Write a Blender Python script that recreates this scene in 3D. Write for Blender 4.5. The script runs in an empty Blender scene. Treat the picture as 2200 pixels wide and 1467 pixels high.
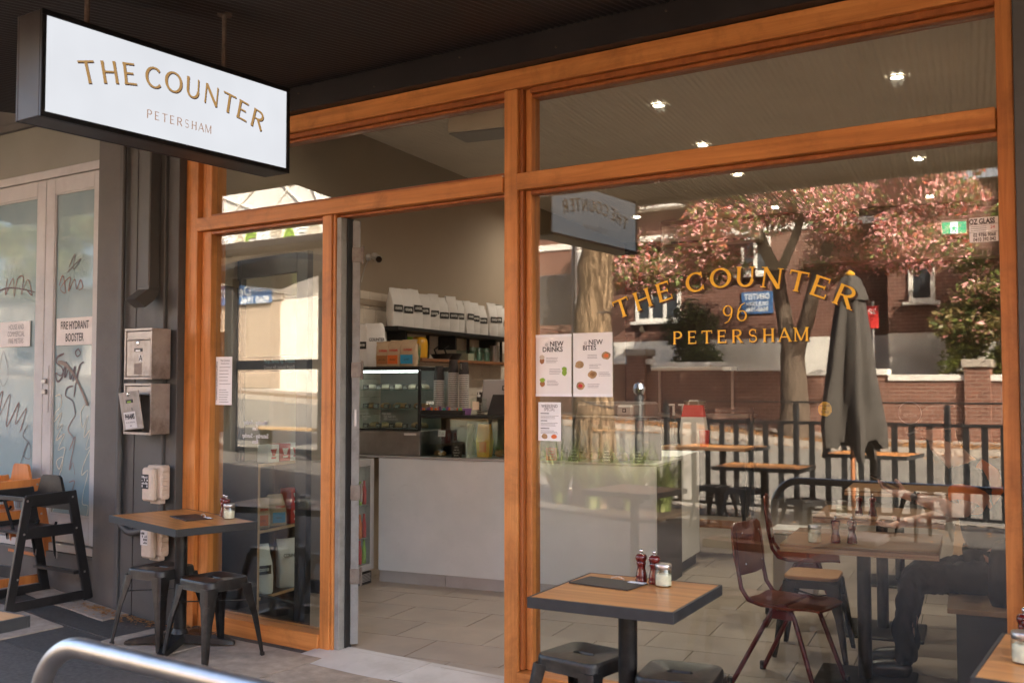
import bpy, bmesh, math, random
from math import sin, cos, pi, radians, sqrt, atan2
from mathutils import Vector, Matrix
random.seed(7)
S = bpy.context.scene
C = S.collection
# ---------------------------------------------------------------- camera
cam = bpy.data.cameras.new('camera'); camo = bpy.data.objects.new('camera', cam); C.objects.link(camo)
cam.sensor_width = 36.0; cam.lens = 36.0; cam.clip_start = 0.05; cam.clip_end = 500
camo.location = (0, -4.5, 1.56); camo.rotation_euler = (radians(92.51), 0, radians(34.05))
cam.dof.use_dof = True; cam.dof.focus_distance = 6.0; cam.dof.aperture_fstop = 3.2
S.camera = camo
# ---------------------------------------------------------------- sky and sun
SUN_EL, SUN_AZ = 34.0, 58.0            # azimuth from the shop's depth axis (+y) towards +x
w = bpy.data.worlds.new('World'); S.world = w; w.use_nodes = True
nt = w.node_tree; nt.nodes.clear()
sk = nt.nodes.new('ShaderNodeTexSky'); sk.sky_type = 'NISHITA'; sk.sun_disc = False
sk.sun_elevation = radians(SUN_EL); sk.sun_rotation = radians(SUN_AZ); sk.dust_density = 6.0; sk.ozone_density = 0.25; sk.air_density = 0.8
bg = nt.nodes.new('ShaderNodeBackground'); bg.inputs[1].default_value = 0.15
wo = nt.nodes.new('ShaderNodeOutputWorld')
nt.links.new(sk.outputs[0], bg.inputs[0]); nt.links.new(bg.outputs[0], wo.inputs[0])
sl = bpy.data.lights.new('sun', 'SUN'); sl.energy = 5.0; sl.angle = radians(0.55); sl.color = (1.0, 0.90, 0.76)
so = bpy.data.objects.new('sun', sl); C.objects.link(so)
_d = Vector((sin(radians(SUN_AZ))*cos(radians(SUN_EL)), cos(radians(SUN_AZ))*cos(radians(SUN_EL)), sin(radians(SUN_EL))))
so.rotation_euler = _d.to_track_quat('Z', 'Y').to_euler(); so.location = _d*60
S.view_settings.view_transform = 'Standard'; S.view_settings.look = 'None'
S.view_settings.exposure = 3.3; S.view_settings.gamma = 1.0; S.view_settings.use_curve_mapping = False
cy = S.cycles
cy.use_denoising = True; cy.use_adaptive_sampling = True; cy.adaptive_threshold = 0.018; cy.adaptive_min_samples = 32
try: cy.denoiser = 'OPENIMAGEDENOISE'
except Exception: pass
cy.max_bounces = 6; cy.diffuse_bounces = 4; cy.glossy_bounces = 3; cy.transmission_bounces = 4; cy.transparent_max_bounces = 14
cy.caustics_reflective = False; cy.caustics_refractive = False; cy.sample_clamp_indirect = 4.0

# ================================================================ helpers
def link(o, parent=None):
    C.objects.link(o)
    if parent is not None: o.parent = parent
    return o
def tag(o, label, cat, group=None):
    o['label'] = label; o['category'] = cat
    if group: o['group'] = group
    return o
def thing(name, label, cat, loc=(0, 0, 0), rz=0, group=None):
    o = bpy.data.objects.new(name, None); C.objects.link(o)
    o.location = loc; o.rotation_euler = (0, 0, rz); o.empty_display_size = 0.1
    return tag(o, label, cat, group)
def stru(o):
    o['kind'] = 'structure'; return o
def relabel(o, label, group=None):
    o['label'] = label
    if group: o['group'] = group
    return o
def dup(o, loc=None, rz=None, parent=None):
    c = o.copy(); C.objects.link(c)
    if parent is not None: c.parent = parent
    if loc is not None: c.location = loc
    if rz is not None: c.rotation_euler = (0, 0, rz)
    for ch in list(o.children): dup(ch, parent=c)
    return c

class MB:
    """collects faces for one mesh"""
    def __init__(s): s.v = []; s.f = []; s.m = []
    def add(s, vs, fs, mi=0):
        b = len(s.v); s.v += [tuple(p) for p in vs]
        for f in fs: s.f.append(tuple(i+b for i in f)); s.m.append(mi)
        return s
    def box(s, x0, x1, y0, y1, z0, z1, b=0.0, mi=0):
        if b <= 0:
            vs = [(x0,y0,z0),(x1,y0,z0),(x1,y1,z0),(x0,y1,z0),(x0,y0,z1),(x1,y0,z1),(x1,y1,z1),(x0,y1,z1)]
            return s.add(vs, [(3,2,1,0),(4,5,6,7),(0,1,5,4),(1,2,6,5),(2,3,7,6),(3,0,4,7)], mi)
        vs = []; idx = {}
        X = (x0, x1); Y = (y0, y1); Z = (z0, z1)
        for i in (0, 1):
            for j in (0, 1):
                for k in (0, 1):
                    sx, sy, sz = (1-2*i)*b, (1-2*j)*b, (1-2*k)*b
                    idx[i,j,k,0] = len(vs); vs.append((X[i], Y[j]+sy, Z[k]+sz))
                    idx[i,j,k,1] = len(vs); vs.append((X[i]+sx, Y[j], Z[k]+sz))
                    idx[i,j,k,2] = len(vs); vs.append((X[i]+sx, Y[j]+sy, Z[k]))
        fs = []
        q = idx
        fs.append((q[0,0,0,0], q[0,0,1,0], q[0,1,1,0], q[0,1,0,0])); fs.append((q[1,0,0,0], q[1,1,0,0], q[1,1,1,0], q[1,0,1,0]))
        fs.append((q[0,0,0,1], q[1,0,0,1], q[1,0,1,1], q[0,0,1,1])); fs.append((q[0,1,0,1], q[0,1,1,1], q[1,1,1,1], q[1,1,0,1]))
        fs.append((q[0,0,0,2], q[0,1,0,2], q[1,1,0,2], q[1,0,0,2])); fs.append((q[0,0,1,2], q[1,0,1,2], q[1,1,1,2], q[0,1,1,2]))
        for a in (0, 1):
            for c in (0, 1):
                fs.append((q[0,a,c,1], q[1,a,c,1], q[1,a,c,2], q[0,a,c,2]))
                fs.append((q[a,0,c,0], q[a,1,c,0], q[a,1,c,2], q[a,0,c,2]))
                fs.append((q[a,c,0,0], q[a,c,1,0], q[a,c,1,1], q[a,c,0,1]))
                for d in (0, 1): fs.append((q[a,c,d,0], q[a,c,d,1], q[a,c,d,2]))
        return s.add(vs, fs, mi)
    def loft(s, rings, cap0=True, cap1=True, closed=True, mi=0):
        n = len(rings[0]); vs = [p for r in rings for p in r]; fs = []
        for i in range(len(rings)-1):
            for j in range(n if closed else n-1):
                k = (j+1) % n
                fs.append((i*n+j, i*n+k, (i+1)*n+k, (i+1)*n+j))
        if cap0: fs.append(tuple(range(n-1, -1, -1)))
        if cap1: fs.append(tuple((len(rings)-1)*n+j for j in range(n)))
        return s.add(vs, fs, mi)
    def lathe(s, prof, seg=16, o=(0, 0, 0), cap0=True, cap1=True, mi=0):
        return s.loft([[(o[0]+r*cos(2*pi*j/seg), o[1]+r*sin(2*pi*j/seg), o[2]+z) for j in range(seg)] for r, z in prof], cap0, cap1, True, mi)
    def tube(s, pts, r, seg=8, mi=0, cap=True):
        pts = [Vector(p) for p in pts]; rings = []; ref = None
        rr = r if isinstance(r, (list, tuple)) else [r]*len(pts)
        for i, p in enumerate(pts):
            t = (pts[min(i+1, len(pts)-1)]-pts[max(i-1, 0)]).normalized()
            if ref is None:
                ref = Vector((0, 0, 1)) if abs(t.z) < .9 else Vector((1, 0, 0))
            n = (ref - t*ref.dot(t)).normalized(); ref = n; bvec = t.cross(n)
            rings.append([tuple(p+(n*cos(2*pi*j/seg)+bvec*sin(2*pi*j/seg))*rr[i]) for j in range(seg)])
        return s.loft(rings, cap, cap, True, mi)
    def bar(s, a, b, w, t, up=(0, 0, 1), mi=0, bev=0):
        """rectangular bar from a to b: w across (perpendicular to up), t along up"""
        a, b = Vector(a), Vector(b); d = (b-a); L = d.length; d.normalize(); u = Vector(up)
        n = (u - d*u.dot(d)).normalized(); sd = d.cross(n)
        t2 = MB().box(0, L, -w/2, w/2, -t/2, t/2, bev)
        return s.add([tuple(a+d*p[0]+sd*p[1]+n*p[2]) for p in t2.v], t2.f, mi)
    def prism(s, poly, z0, z1, mi=0):
        return s.loft([[(x, y, z0) for x, y in poly], [(x, y, z1) for x, y in poly]], mi=mi)
    def xf(s, M):
        s.v = [tuple(M @ Vector(p)) for p in s.v]; return s
    def build(s, name, mats, parent=None, smooth=False, loc=None, rot=None, angle=None):
        me = bpy.data.meshes.new(name); me.from_pydata(s.v, [], s.f)
        if not isinstance(mats, (list, tuple)): mats = [mats]
        for m in mats: me.materials.append(m)
        if len(mats) > 1: me.polygons.foreach_set('material_index', s.m)
        bm = bmesh.new(); bm.from_mesh(me); bmesh.ops.recalc_face_normals(bm, faces=bm.faces); bm.to_mesh(me); bm.free()
        if smooth:
            me.polygons.foreach_set('use_smooth', [True]*len(me.polygons))
            me.set_sharp_from_angle(angle=radians(angle or 38))
        me.update()
        o = bpy.data.objects.new(name, me); link(o, parent)
        if loc is not None: o.location = loc
        if rot is not None: o.rotation_euler = rot
        return o
def box(name, m, parent, *a, b=0.0, **k): return MB().box(*a, b=b).build(name, m, parent, **k)
def arc(c, r, a0, a1, n, plane='xz'):
    out = []
    for i in range(n+1):
        t = radians(a0+(a1-a0)*i/n); x, y = r*cos(t), r*sin(t)
        out.append((c[0]+x, c[1], c[2]+y) if plane == 'xz' else ((c[0]+x, c[1]+y, c[2]) if plane == 'xy' else (c[0], c[1]+x, c[2]+y)))
    return out
def rrect(w, d, r, n=5):
    """rounded rectangle outline centred on the origin"""
    pts = []
    for cx, cyy, a in ((w/2-r, d/2-r, 0), (-w/2+r, d/2-r, 90), (-w/2+r, -d/2+r, 180), (w/2-r, -d/2+r, 270)):
        for i in range(n+1):
            t = radians(a+90*i/n); pts.append((cx+r*cos(t), cyy+r*sin(t)))
    return pts

# interior frame: the shop's walls stand 10 degrees off the street line
A10 = radians(10)
def I(u, v, z=0.0): return Vector((u*cos(A10)-v*sin(A10), u*sin(A10)+v*cos(A10), z))
def gz(x, y):
    """ground height: the street climbs towards -x and the far side stands higher"""
    t = max(0.0, -5.6-x); t = t*t/(t+0.5) if t > 0 else 0
    z = -0.03+0.075*min(t, 3.0)+0.05*max(0.0, t-3.0)
    k = min(1.0, max(0.0, (-y-8.0)/8.5)); z += 0.38*k
    return z

# ---------------------------------------------------------------- deferred text
TEXTS = []
def text(s, size, m, parent, loc, rot=(pi/2, 0, 0), name='lettering', align='CENTER', ext=0.0, sx=1.0, sp=1.0, bold=0.0):
    cu = bpy.data.curves.new(name, 'FONT'); cu.body = s; cu.size = size; cu.align_x = align; cu.align_y = 'CENTER'
    cu.extrude = ext; cu.space_character = sp; cu.resolution_u = 3; cu.offset = bold
    o = bpy.data.objects.new(name, cu); o.data.materials.append(m); C.objects.link(o); o.parent = parent
    o.location = loc; o.rotation_euler = rot; o.scale = (sx, 1, 1)
    TEXTS.append(o); return o
def flush_texts():
    bpy.context.view_layer.update(); dg = bpy.context.evaluated_depsgraph_get()
    for o in TEXTS:
        me = bpy.data.meshes.new_from_object(o.evaluated_get(dg)); n = o.name
        p = o.parent; mt = o.matrix_basis.copy(); bpy.data.objects.remove(o)
        q = bpy.data.objects.new(n.split('.')[0], me); C.objects.link(q); q.parent = p; q.matrix_basis = mt
    TEXTS.clear()

# ---------------------------------------------------------------- stroke lettering (cap height 1)
def el(cx, cyy, rx, ry, a0, a1, n, wf): 
    out = []
    for i in range(n+1):
        t = radians(a0+(a1-a0)*i/n); out.append((cx+rx*cos(t), cyy+ry*sin(t), wf(t)))
    return out
TH, TN = .155, .085
_v = lambda x, a=0., b=1., w=TH: [(x, a, w*1.18), (x, a+(b-a)*.18, w), (x, a+(b-a)*.82, w), (x, b, w*1.18)]
_h = lambda y, a, b, w=TN: [(a, y, w), (b, y, w)]
_sv = lambda x, y: [(x-.13, y, .045), (x+.13, y, .045)]
_sh = lambda x, y0, y1: [(x, y0, .045), (x, y1, .045)]
_c = lambda t: TN+(TH*1.1-TN)*abs(cos(t))**1.3
GL = {
 'T': (.86, [_v(.43), _h(.955, .02, .84), _sv(.43, .02), _sh(.03, .78, 1.0), _sh(.83, .78, 1.0)]),
 'H': (.92, [_v(.15), _v(.77), _h(.52, .15, .77), _sv(.15, .02), _sv(.15, .98), _sv(.77, .02), _sv(.77, .98)]),
 'E': (.80, [_v(.15), _h(.955, .05, .68), _h(.52, .15, .58), _h(.045, .05, .72), _sh(.68, .78, 1.0), _sh(.72, .0, .24), _sh(.58, .42, .62)]),
 'C': (.95, [el(.5, .5, .42, .46, 42, 318, 22, _c), _sh(.82, .66, .98), _sh(.82, .03, .3)]),
 'O': (1.04, [el(.52, .5, .43, .46, 0, 360, 28, _c)]),
 'U': (.94, [[(.15, 1., TH*1.15), (.15, .8, TH), (.15, .4, TH)]+el(.46, .38, .31, .34, 180, 360, 14, lambda t: TN+(TH-TN)*abs(cos(t)))+[(.77, .4, TN), (.77, 1., TN*1.1)], _sv(.15, .98), _sv(.77, .98)]),
 'N': (.98, [_v(.13, w=TN), _v(.83, w=TN), [(.13, .98, TH*1.1), (.83, .02, TH*1.1)], _sv(.13, .02), _sv(.10, .98), _sv(.83, .98)]),
 'R': (.90, [_v(.15), el(.42, .74, .30, .225, 90, -90, 12, lambda t: TN+(TH-TN)*abs(cos(t))), _h(.965, .1, .43, .07), _h(.515, .15, .43, .07), [(.42, .52, TH), (.80, .02, TH)], _sv(.15, .02), _sv(.80, .02)]),
 'P': (.82, [_v(.15), el(.42, .72, .30, .245, 90, -90, 12, lambda t: TN+(TH-TN)*abs(cos(t))), _h(.965, .1, .43, .07), _h(.475, .15, .43, .07), _sv(.15, .02)]),
 'S': (.74, [el(.37, .73, .25, .23, 35, 250, 14, lambda t: TN)+[(.37, .5, TH*1.05)]+el(.37, .27, .28, .23, 70, -145, 14, lambda t: TN), _sh(.60, .72, .97), _sh(.12, .03, .28)]),
 'A': (.98, [[(.06, .0, TN), (.47, 1., TN)], [(.45, 1., TH), (.90, .0, TH)], _h(.34, .2, .72, .07), _sv(.07, .02), _sv(.89, .02)]),
 'M': (1.12, [_v(.12, w=TN), _v(.98, w=TH), [(.13, .98, TH), (.55, .05, TH*.8)], [(.55, .05, TN), (.97, .98, TN)], _sv(.12, .02), _sv(.98, .02), _sv(.1, .98), _sv(1.0, .98)]),
 '9': (.70, [el(.34, .66, .25, .3, 0, 360, 20, _c), [(.59, .62, TH), (.54, .3, TH*.8), (.36, .0, TN), (.15, -.1, .05)]]),
 '6': (.70, [el(.36, .32, .25, .3, 0, 360, 20, _c), [(.11, .36, TH), (.16, .68, TH*.8), (.34, .98, TN), (.55, 1.08, .05)]]),
 ' ': (.55, []),
}
def stroke(mb, pts, sc=1.0, M=None, z=0.0, mi=0, wmul=1.0, th=0.0):
    """a flat ribbon along 2D points (x, y, width), in the x-z plane after M"""
    n = len(pts); L = []; R = []
    for i in range(n):
        ax, ay = pts[max(i-1, 0)][:2]; bx, by = pts[min(i+1, n-1)][:2]
        dx, dy = bx-ax, by-ay; l = sqrt(dx*dx+dy*dy) or 1; nx, ny = -dy/l, dx/l; hw = pts[i][2]*wmul/2
        L.append((pts[i][0]+nx*hw, pts[i][1]+ny*hw)); R.append((pts[i][0]-nx*hw, pts[i][1]-ny*hw))
    vs = [(x*sc, 0, y*sc) for x, y in L]+[(x*sc, 0, y*sc) for x, y in R]
    if M is not None: vs = [tuple(M @ Vector(p)) for p in vs]
    mb.add(vs, [(i, i+1, n+i+1, n+i) for i in range(n-1)], mi)
def glyph(ch, h, loc, ang, m, parent, name='letter', serif=True, wx=1.0, wm=1.0, rz=0.0):
    adv, st = GL[ch]; mb = MB()
    for k, s in enumerate(st):
        if not serif and s[0][2] < .05: continue
        stroke(mb, [(x-adv/2, y-.5, q*wm) for x, y, q in s], h, Matrix.Diagonal((wx, 1, 1, 1)), 0)
    # strokes overlap in one plane: step each by a hair so no two faces share a plane
    k = 0; off = 0
    for s in st:
        if not serif and s[0][2] < .05: continue
        for i in range(len(s)*2):
            x, y, z = mb.v[off+i]; mb.v[off+i] = (x, y-0.00012*k, z)
        off += len(s)*2; k += 1
    o = mb.build(name, m, parent)
    o.matrix_basis = Matrix.Translation(loc) @ Matrix.Rotation(rz, 4, 'Z') @ Matrix.Rotation(-ang, 4, 'Y')
    return o
# ================================================================ materials (all procedural)
def nm(name):
    m = bpy.data.materials.new(name); m.use_nodes = True; n = m.node_tree; n.nodes.clear()
    out = n.nodes.new('ShaderNodeOutputMaterial'); return m, n, out
def N(n, t, **k):
    x = n.nodes.new(t)
    for a, b in k.items(): setattr(x, a, b)
    return x
def c4(c): return (c[0], c[1], c[2], 1.0)
def ramp(n, fac, stops):
    r = N(n, 'ShaderNodeValToRGB'); e = r.color_ramp.elements
    e[0].position, e[0].color = stops[0][0], c4(stops[0][1]); e[1].position, e[1].color = stops[-1][0], c4(stops[-1][1])
    for p, c in stops[1:-1]:
        k = e.new(p); k.color = c4(c)
    n.links.new(fac, r.inputs[0]); return r.outputs[0]
def mix(n, f, a, b):
    x = N(n, 'ShaderNodeMixRGB')
    for i, v in ((0, f), (1, a), (2, b)):
        if hasattr(v, 'is_linked'): n.links.new(v, x.inputs[i])
        elif i == 0: x.inputs[0].default_value = v
        else: x.inputs[i].default_value = c4(v)
    return x.outputs[0]
def coord(n, scale=(1, 1, 1), kind='Object', loc=(0, 0, 0), rot=(0, 0, 0)):
    tc = N(n, 'ShaderNodeTexCoord'); mp = N(n, 'ShaderNodeMapping'); mp.inputs['Scale'].default_value = scale
    mp.inputs['Location'].default_value = loc; mp.inputs['Rotation'].default_value = rot
    n.links.new(tc.outputs[kind], mp.inputs[0]); return mp.outputs[0]
def noise(n, vec, s=5, det=4, rough=.55, dist=0):
    x = N(n, 'ShaderNodeTexNoise'); x.inputs['Scale'].default_value = s; x.inputs['Detail'].default_value = det
    x.inputs['Roughness'].default_value = rough; x.inputs['Distortion'].default_value = dist
    n.links.new(vec, x.inputs['Vector']); return x.outputs['Fac']
def bump(n, h, st=.2, dist=.01):
    b = N(n, 'ShaderNodeBump'); b.inputs['Strength'].default_value = st; b.inputs['Distance'].default_value = dist
    n.links.new(h, b.inputs['Height']); return b.outputs[0]
def principled(n, out, col, rough=.5, metal=0, spec=.5, nrm=None, coat=0, alpha=None):
    p = N(n, 'ShaderNodeBsdfPrincipled')
    if hasattr(col, 'is_linked'): n.links.new(col, p.inputs['Base Color'])
    else: p.inputs['Base Color'].default_value = c4(col)
    if hasattr(rough, 'is_linked'): n.links.new(rough, p.inputs['Roughness'])
    else: p.inputs['Roughness'].default_value = rough
    p.inputs['Metallic'].default_value = metal; p.inputs['Specular IOR Level'].default_value = spec
    p.inputs['Coat Weight'].default_value = coat; p.inputs['Coat Roughness'].default_value = .04
    if nrm is not None: n.links.new(nrm, p.inputs['Normal'])
    n.links.new(p.outputs[0], out.inputs[0]); return p
def pbr(name, col, rough=.55, metal=0, var=.18, s=6, bs=.12, bscale=60, spec=.4, dirt=None, dscale=2.0, damt=.5, coat=0, kind='Object'):
    m, n, o = nm(name); v = coord(n, kind=kind)
    f = noise(n, v, s, 5, .6)
    a = [max(0, c*(1-var)) for c in col]; b = [min(1, c*(1+var)) for c in col]
    cc = ramp(n, f, [(.3, a), (.7, b)])
    if dirt is not None:
        g = noise(n, v, dscale, 6, .7); r = N(n, 'ShaderNodeMapRange'); r.inputs[1].default_value = .48; r.inputs[2].default_value = .75
        r.inputs[3].default_value = 0; r.inputs[4].default_value = damt; n.links.new(g, r.inputs[0])
        cc = mix(n, r.outputs[0], cc, dirt)
    f2 = noise(n, v, bscale, 3, .6)
    rr = N(n, 'ShaderNodeMapRange'); rr.inputs[3].default_value = max(.02, rough-.1); rr.inputs[4].default_value = min(1, rough+.12); n.links.new(f, rr.inputs[0])
    principled(n, o, cc, rr.outputs[0], metal, spec, bump(n, f2, bs, .004) if bs else None, coat)
    return m
def wood(name, c0, c1, c2, axis='z', s=1.0, rough=.38, bs=.08, coat=.0, spec=.4, grime=.0):
    m, n, o = nm(name); sc = {'x': (1.2, 26, 26), 'y': (26, 1.2, 26), 'z': (26, 26, 1.2)}[axis]
    v = coord(n, tuple(k*s for k in sc)); f = noise(n, v, 1.0, 6, .62, .6)
    v2 = coord(n, tuple(k*s*.22 for k in sc)); g = noise(n, v2, 1.0, 3, .5, .3)
    cc = ramp(n, f, [(.28, c0), (.5, c1), (.74, c2)])
    cc = mix(n, .35, cc, ramp(n, g, [(.3, c0), (.7, c2)]))
    v3 = coord(n, tuple(k*s*5 for k in sc)); h = noise(n, v3, 1.0, 2, .5)
    if grime > 0:
        v4 = coord(n, (1.6, 1.6, 1.6)); q = noise(n, v4, 1.5, 8, .72, .4); r = N(n, 'ShaderNodeMapRange'); r.inputs[1].default_value = .50; r.inputs[2].default_value = .78; r.inputs[3].default_value = 0; r.inputs[4].default_value = grime; n.links.new(q, r.inputs[0]); cc = mix(n, r.outputs[0], cc, tuple(k*.55 for k in c0))
    principled(n, o, cc, rough, 0, spec, bump(n, h, bs, .002), coat)
    return m
def emit(name, col, st, base=None):
    m, n, o = nm(name); e = N(n, 'ShaderNodeEmission'); e.inputs[0].default_value = c4(col); e.inputs[1].default_value = st
    n.links.new(e.outputs[0], o.inputs[0]); return m
def clear(name, tint=(.95, .97, .96), base=.05, mul=1.0, dirty=0.0, rough=0.0):
    """clear pane: see-through with a mirror reflection that grows at grazing angles, on both faces"""
    m, n, o = nm(name)
    lw = N(n, 'ShaderNodeLayerWeight'); lw.inputs[0].default_value = .5
    pw = N(n, 'ShaderNodeMath', operation='POWER'); n.links.new(lw.outputs['Facing'], pw.inputs[0]); pw.inputs[1].default_value = 4.0
    ml = N(n, 'ShaderNodeMath', operation='MULTIPLY_ADD'); n.links.new(pw.outputs[0], ml.inputs[0]); ml.inputs[1].default_value = .9*mul; ml.inputs[2].default_value = base
    ml.use_clamp = True
    t = N(n, 'ShaderNodeBsdfTransparent'); t.inputs[0].default_value = c4(tint)
    g = N(n, 'ShaderNodeBsdfGlossy'); g.inputs['Roughness'].default_value = rough; g.inputs[0].default_value = (1, 1, 1, 1)
    mx = N(n, 'ShaderNodeMixShader'); n.links.new(ml.outputs[0], mx.inputs[0]); n.links.new(t.outputs[0], mx.inputs[1]); n.links.new(g.outputs[0], mx.inputs[2])
    res = mx.outputs[0]
    if dirty > 0:
        d = N(n, 'ShaderNodeBsdfDiffuse'); d.inputs[0].default_value = (.8, .78, .74, 1)
        v = coord(n, (3, 3, .6)); f = noise(n, v, 2.2, 6, .7)
        r = N(n, 'ShaderNodeMapRange'); r.inputs[1].default_value = .45; r.inputs[2].default_value = .85; r.inputs[3].default_value = dirty*.25; r.inputs[4].default_value = dirty; n.links.new(f, r.inputs[0])
        m2 = N(n, 'ShaderNodeMixShader'); n.links.new(r.outputs[0], m2.inputs[0]); n.links.new(res, m2.inputs[1]); n.links.new(d.outputs[0], m2.inputs[2]); res = m2.outputs[0]
    n.links.new(res, o.inputs[0]); return m
def brick(name, c1, c2, mortar, sx=1.0, rough=.85, kind='Object', rot=(pi/2, 0, 0), bw=.235, rh=.086):
    m, n, o = nm(name); v = coord(n, (1, 1, 1), kind, rot=rot)
    b = N(n, 'ShaderNodeTexBrick'); n.links.new(v, b.inputs[0])
    b.inputs['Color1'].default_value = c4(c1); b.inputs['Color2'].default_value = c4(c2); b.inputs['Mortar'].default_value = c4(mortar)
    b.inputs['Scale'].default_value = 1.0; b.inputs['Mortar Size'].default_value = .011; b.inputs['Mortar Smooth'].default_value = .2
    b.inputs['Brick Width'].default_value = bw; b.inputs['Row Height'].default_value = rh; b.inputs['Bias'].default_value = -.1
    f = noise(n, v, 3, 5, .6); cc = mix(n, .35, b.outputs[0], mix(n, f, c1, c2))
    inv = N(n, 'ShaderNodeMath', operation='SUBTRACT'); inv.inputs[0].default_value = 1; n.links.new(b.outputs['Fac'], inv.inputs[1])
    principled(n, o, cc, rough, 0, .25, bump(n, inv.outputs[0], .6, .008)); return m

M = {}
# timber shopfront: oiled cedar, grain along each member
for ax in 'xyz':
    M['cedar_'+ax] = wood('cedar_'+ax, (.36, .115, .025), (.60, .215, .050), (.78, .335, .092), ax, 1.15, .48, .30, .02, grime=.75)
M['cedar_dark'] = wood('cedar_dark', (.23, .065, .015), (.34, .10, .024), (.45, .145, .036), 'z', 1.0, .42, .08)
M['glass'] = clear('window_glass', (.92, .94, .92), .072, 1.0, .004)
M['glass_small'] = clear('clear_glass', (.93, .97, .95), .04, .8)
M['glass_shelf'] = clear('shelf_glass', (.82, .93, .9), .05, .8)
M['gold'] = pbr('gold_leaf', (.98, .53, .045), .42, .0, .08, 30, 0, spec=.3)
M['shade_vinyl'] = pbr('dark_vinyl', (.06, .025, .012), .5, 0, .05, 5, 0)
M['black_metal'] = pbr('black_metal', (.022, .0215, .021), .36, .55, .35, 18, .16, 70, .5, dirt=(.10, .085, .075), dscale=14, damt=.35)
M['black_paint'] = pbr('black_paint', (.018, .018, .018), .42, 0, .3, 10, .10, 80, .5)
M['black_wood'] = pbr('black_wood', (.016, .015, .015), .36, 0, .35, 8, .15, 70, .5, dirt=(.06, .05, .045), dscale=6, damt=.3)
M['table_wood'] = wood('table_wood', (.30, .105, .026), (.58, .23, .060), (.74, .34, .10), 'x', .8, .36, .08, .12)
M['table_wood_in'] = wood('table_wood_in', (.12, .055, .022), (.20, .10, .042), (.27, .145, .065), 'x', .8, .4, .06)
M['stool_wood'] = wood('stool_wood', (.30, .14, .05), (.42, .21, .08), (.5, .27, .11), 'x', .8, .4, .06)
M['ply_edge'] = wood('ply_edge', (.24, .11, .05), (.44, .25, .13), (.58, .37, .22), 'x', 3.0, .5, .1)
M['bench_wood'] = wood('bench_wood', (.24, .14, .075), (.33, .20, .11), (.40, .26, .15), 'x', .8, .4, .06)
M['edge_band'] = pbr('edge_band', (.035, .036, .037), .45, .1, .15, 20, .08, 100)
M['mill_red'] = wood('mill_red', (.05, .004, .004), (.10, .007, .006), (.16, .014, .010), 'z', 1.5, .16, .02, .6)
M['chrome'] = pbr('chrome', (.75, .75, .74), .18, 1, .05, 10, 0)
M['steel'] = pbr('brushed_steel', (.44, .42, .40), .36, 1, .10, 20, .05, 120)
M['steel_dark'] = pbr('dark_steel', (.30, .28, .27), .38, .9, .15, 8, .05, 100)
M['letterbox'] = pbr('letterbox_metal', (.36, .32, .285), .45, .55, .16, 7, .10, 90, dirt=(.09, .055, .035), dscale=5, damt=.75)
M['sugar'] = pbr('sugar', (.78, .66, .50), .9, 0, .10, 60, .3, 200)
M['paper'] = pbr('paper', (.93, .93, .92), .8, 0, .03, 4, 0)
M['paper_warm'] = pbr('poster_paper', (.88, .86, .82), .8, 0, .03, 4, 0)
M['ink'] = pbr('ink', (.035, .033, .032), .7, 0, .05, 4, 0)
M['ink_grey'] = pbr('ink_grey', (.25, .24, .23), .8, 0, .05, 4, 0)
M['chalk'] = pbr('chalk', (.62, .62, .58), .9, 0, .1, 90, 0)
M['chalk_blue'] = pbr('chalk_blue', (.20, .42, .45), .9, 0, .1, 90, 0)
M['chalk_red'] = pbr('chalk_red', (.45, .12, .07), .9, 0, .1, 90, 0)
M['white_vinyl'] = pbr('white_vinyl', (.75, .75, .73), .6, 0, .03, 4, 0)
M['red'] = pbr('red_print', (.55, .03, .025), .5, 0, .06, 9, 0)
M['orange'] = pbr('orange_print', (.72, .16, .03), .5, 0, .06, 9, 0)
M['brown_print'] = pbr('brown_print', (.36, .15, .05), .5, 0, .06, 9, 0)
M['blue'] = pbr('blue_print', (.04, .30, .52), .5, 0, .06, 9, 0)
M['kraft'] = pbr('kraft_paper', (.50, .37, .24), .8, 0, .10, 20, .15, 90)
M['bag_white'] = pbr('bag_white', (.72, .70, .67), .42, 0, .05, 8, .35, 14, .5)
M['bag_white2'] = pbr('bag_white_front', (.80, .79, .78), .42, 0, .05, 8, .35, 16, .5)
M['grey_trim'] = pbr('grey_trim', (.29, .285, .262), .5, 0, .10, 8, .08, 60, dirt=(.10, .08, .07), dscale=7, damt=.6)
M['hinge'] = pbr('hinge_metal', (.22, .19, .16), .5, .7, .25, 20, .1, 90, dirt=(.10, .05, .03), dscale=15, damt=.6)
M['soffit'] = pbr('soffit_sheet', (.028, .023, .021), .5, .1, .2, 4, .05, 60)
M['beam'] = pbr('beam_paint', (.018, .014, .013), .45, 0, .2, 5, .06, 60)
M['sign_case'] = pbr('sign_case', (.034, .030, .028), .4, .3, .2, 8, .06, 70)
M['sign_black'] = pbr('sign_black', (.008, .008, .008), .35, .2, .1, 8, 0)
M['rod'] = pbr('rusty_rod', (.10, .07, .055), .65, .4, .35, 25, .2, 80, dirt=(.22, .17, .13), dscale=12, damt=.8)
M['wall_dark'] = pbr('painted_timber_dark', (.088, .085, .079), .52, 0, .10, 3, .14, 45, .35, dirt=(.05, .04, .035), dscale=2.2, damt=.45)
M['wall_mid'] = pbr('painted_timber_brown', (.118, .106, .093), .6, 0, .14, 3, .22, 38, .3, dirt=(.07, .055, .045), dscale=2.5, damt=.5)
M['door_grey'] = pbr('painted_door', (.48, .46, .43), .5, 0, .07, 4, .10, 60, .4, dirt=(.20, .16, .14), dscale=3, damt=.35)
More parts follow.
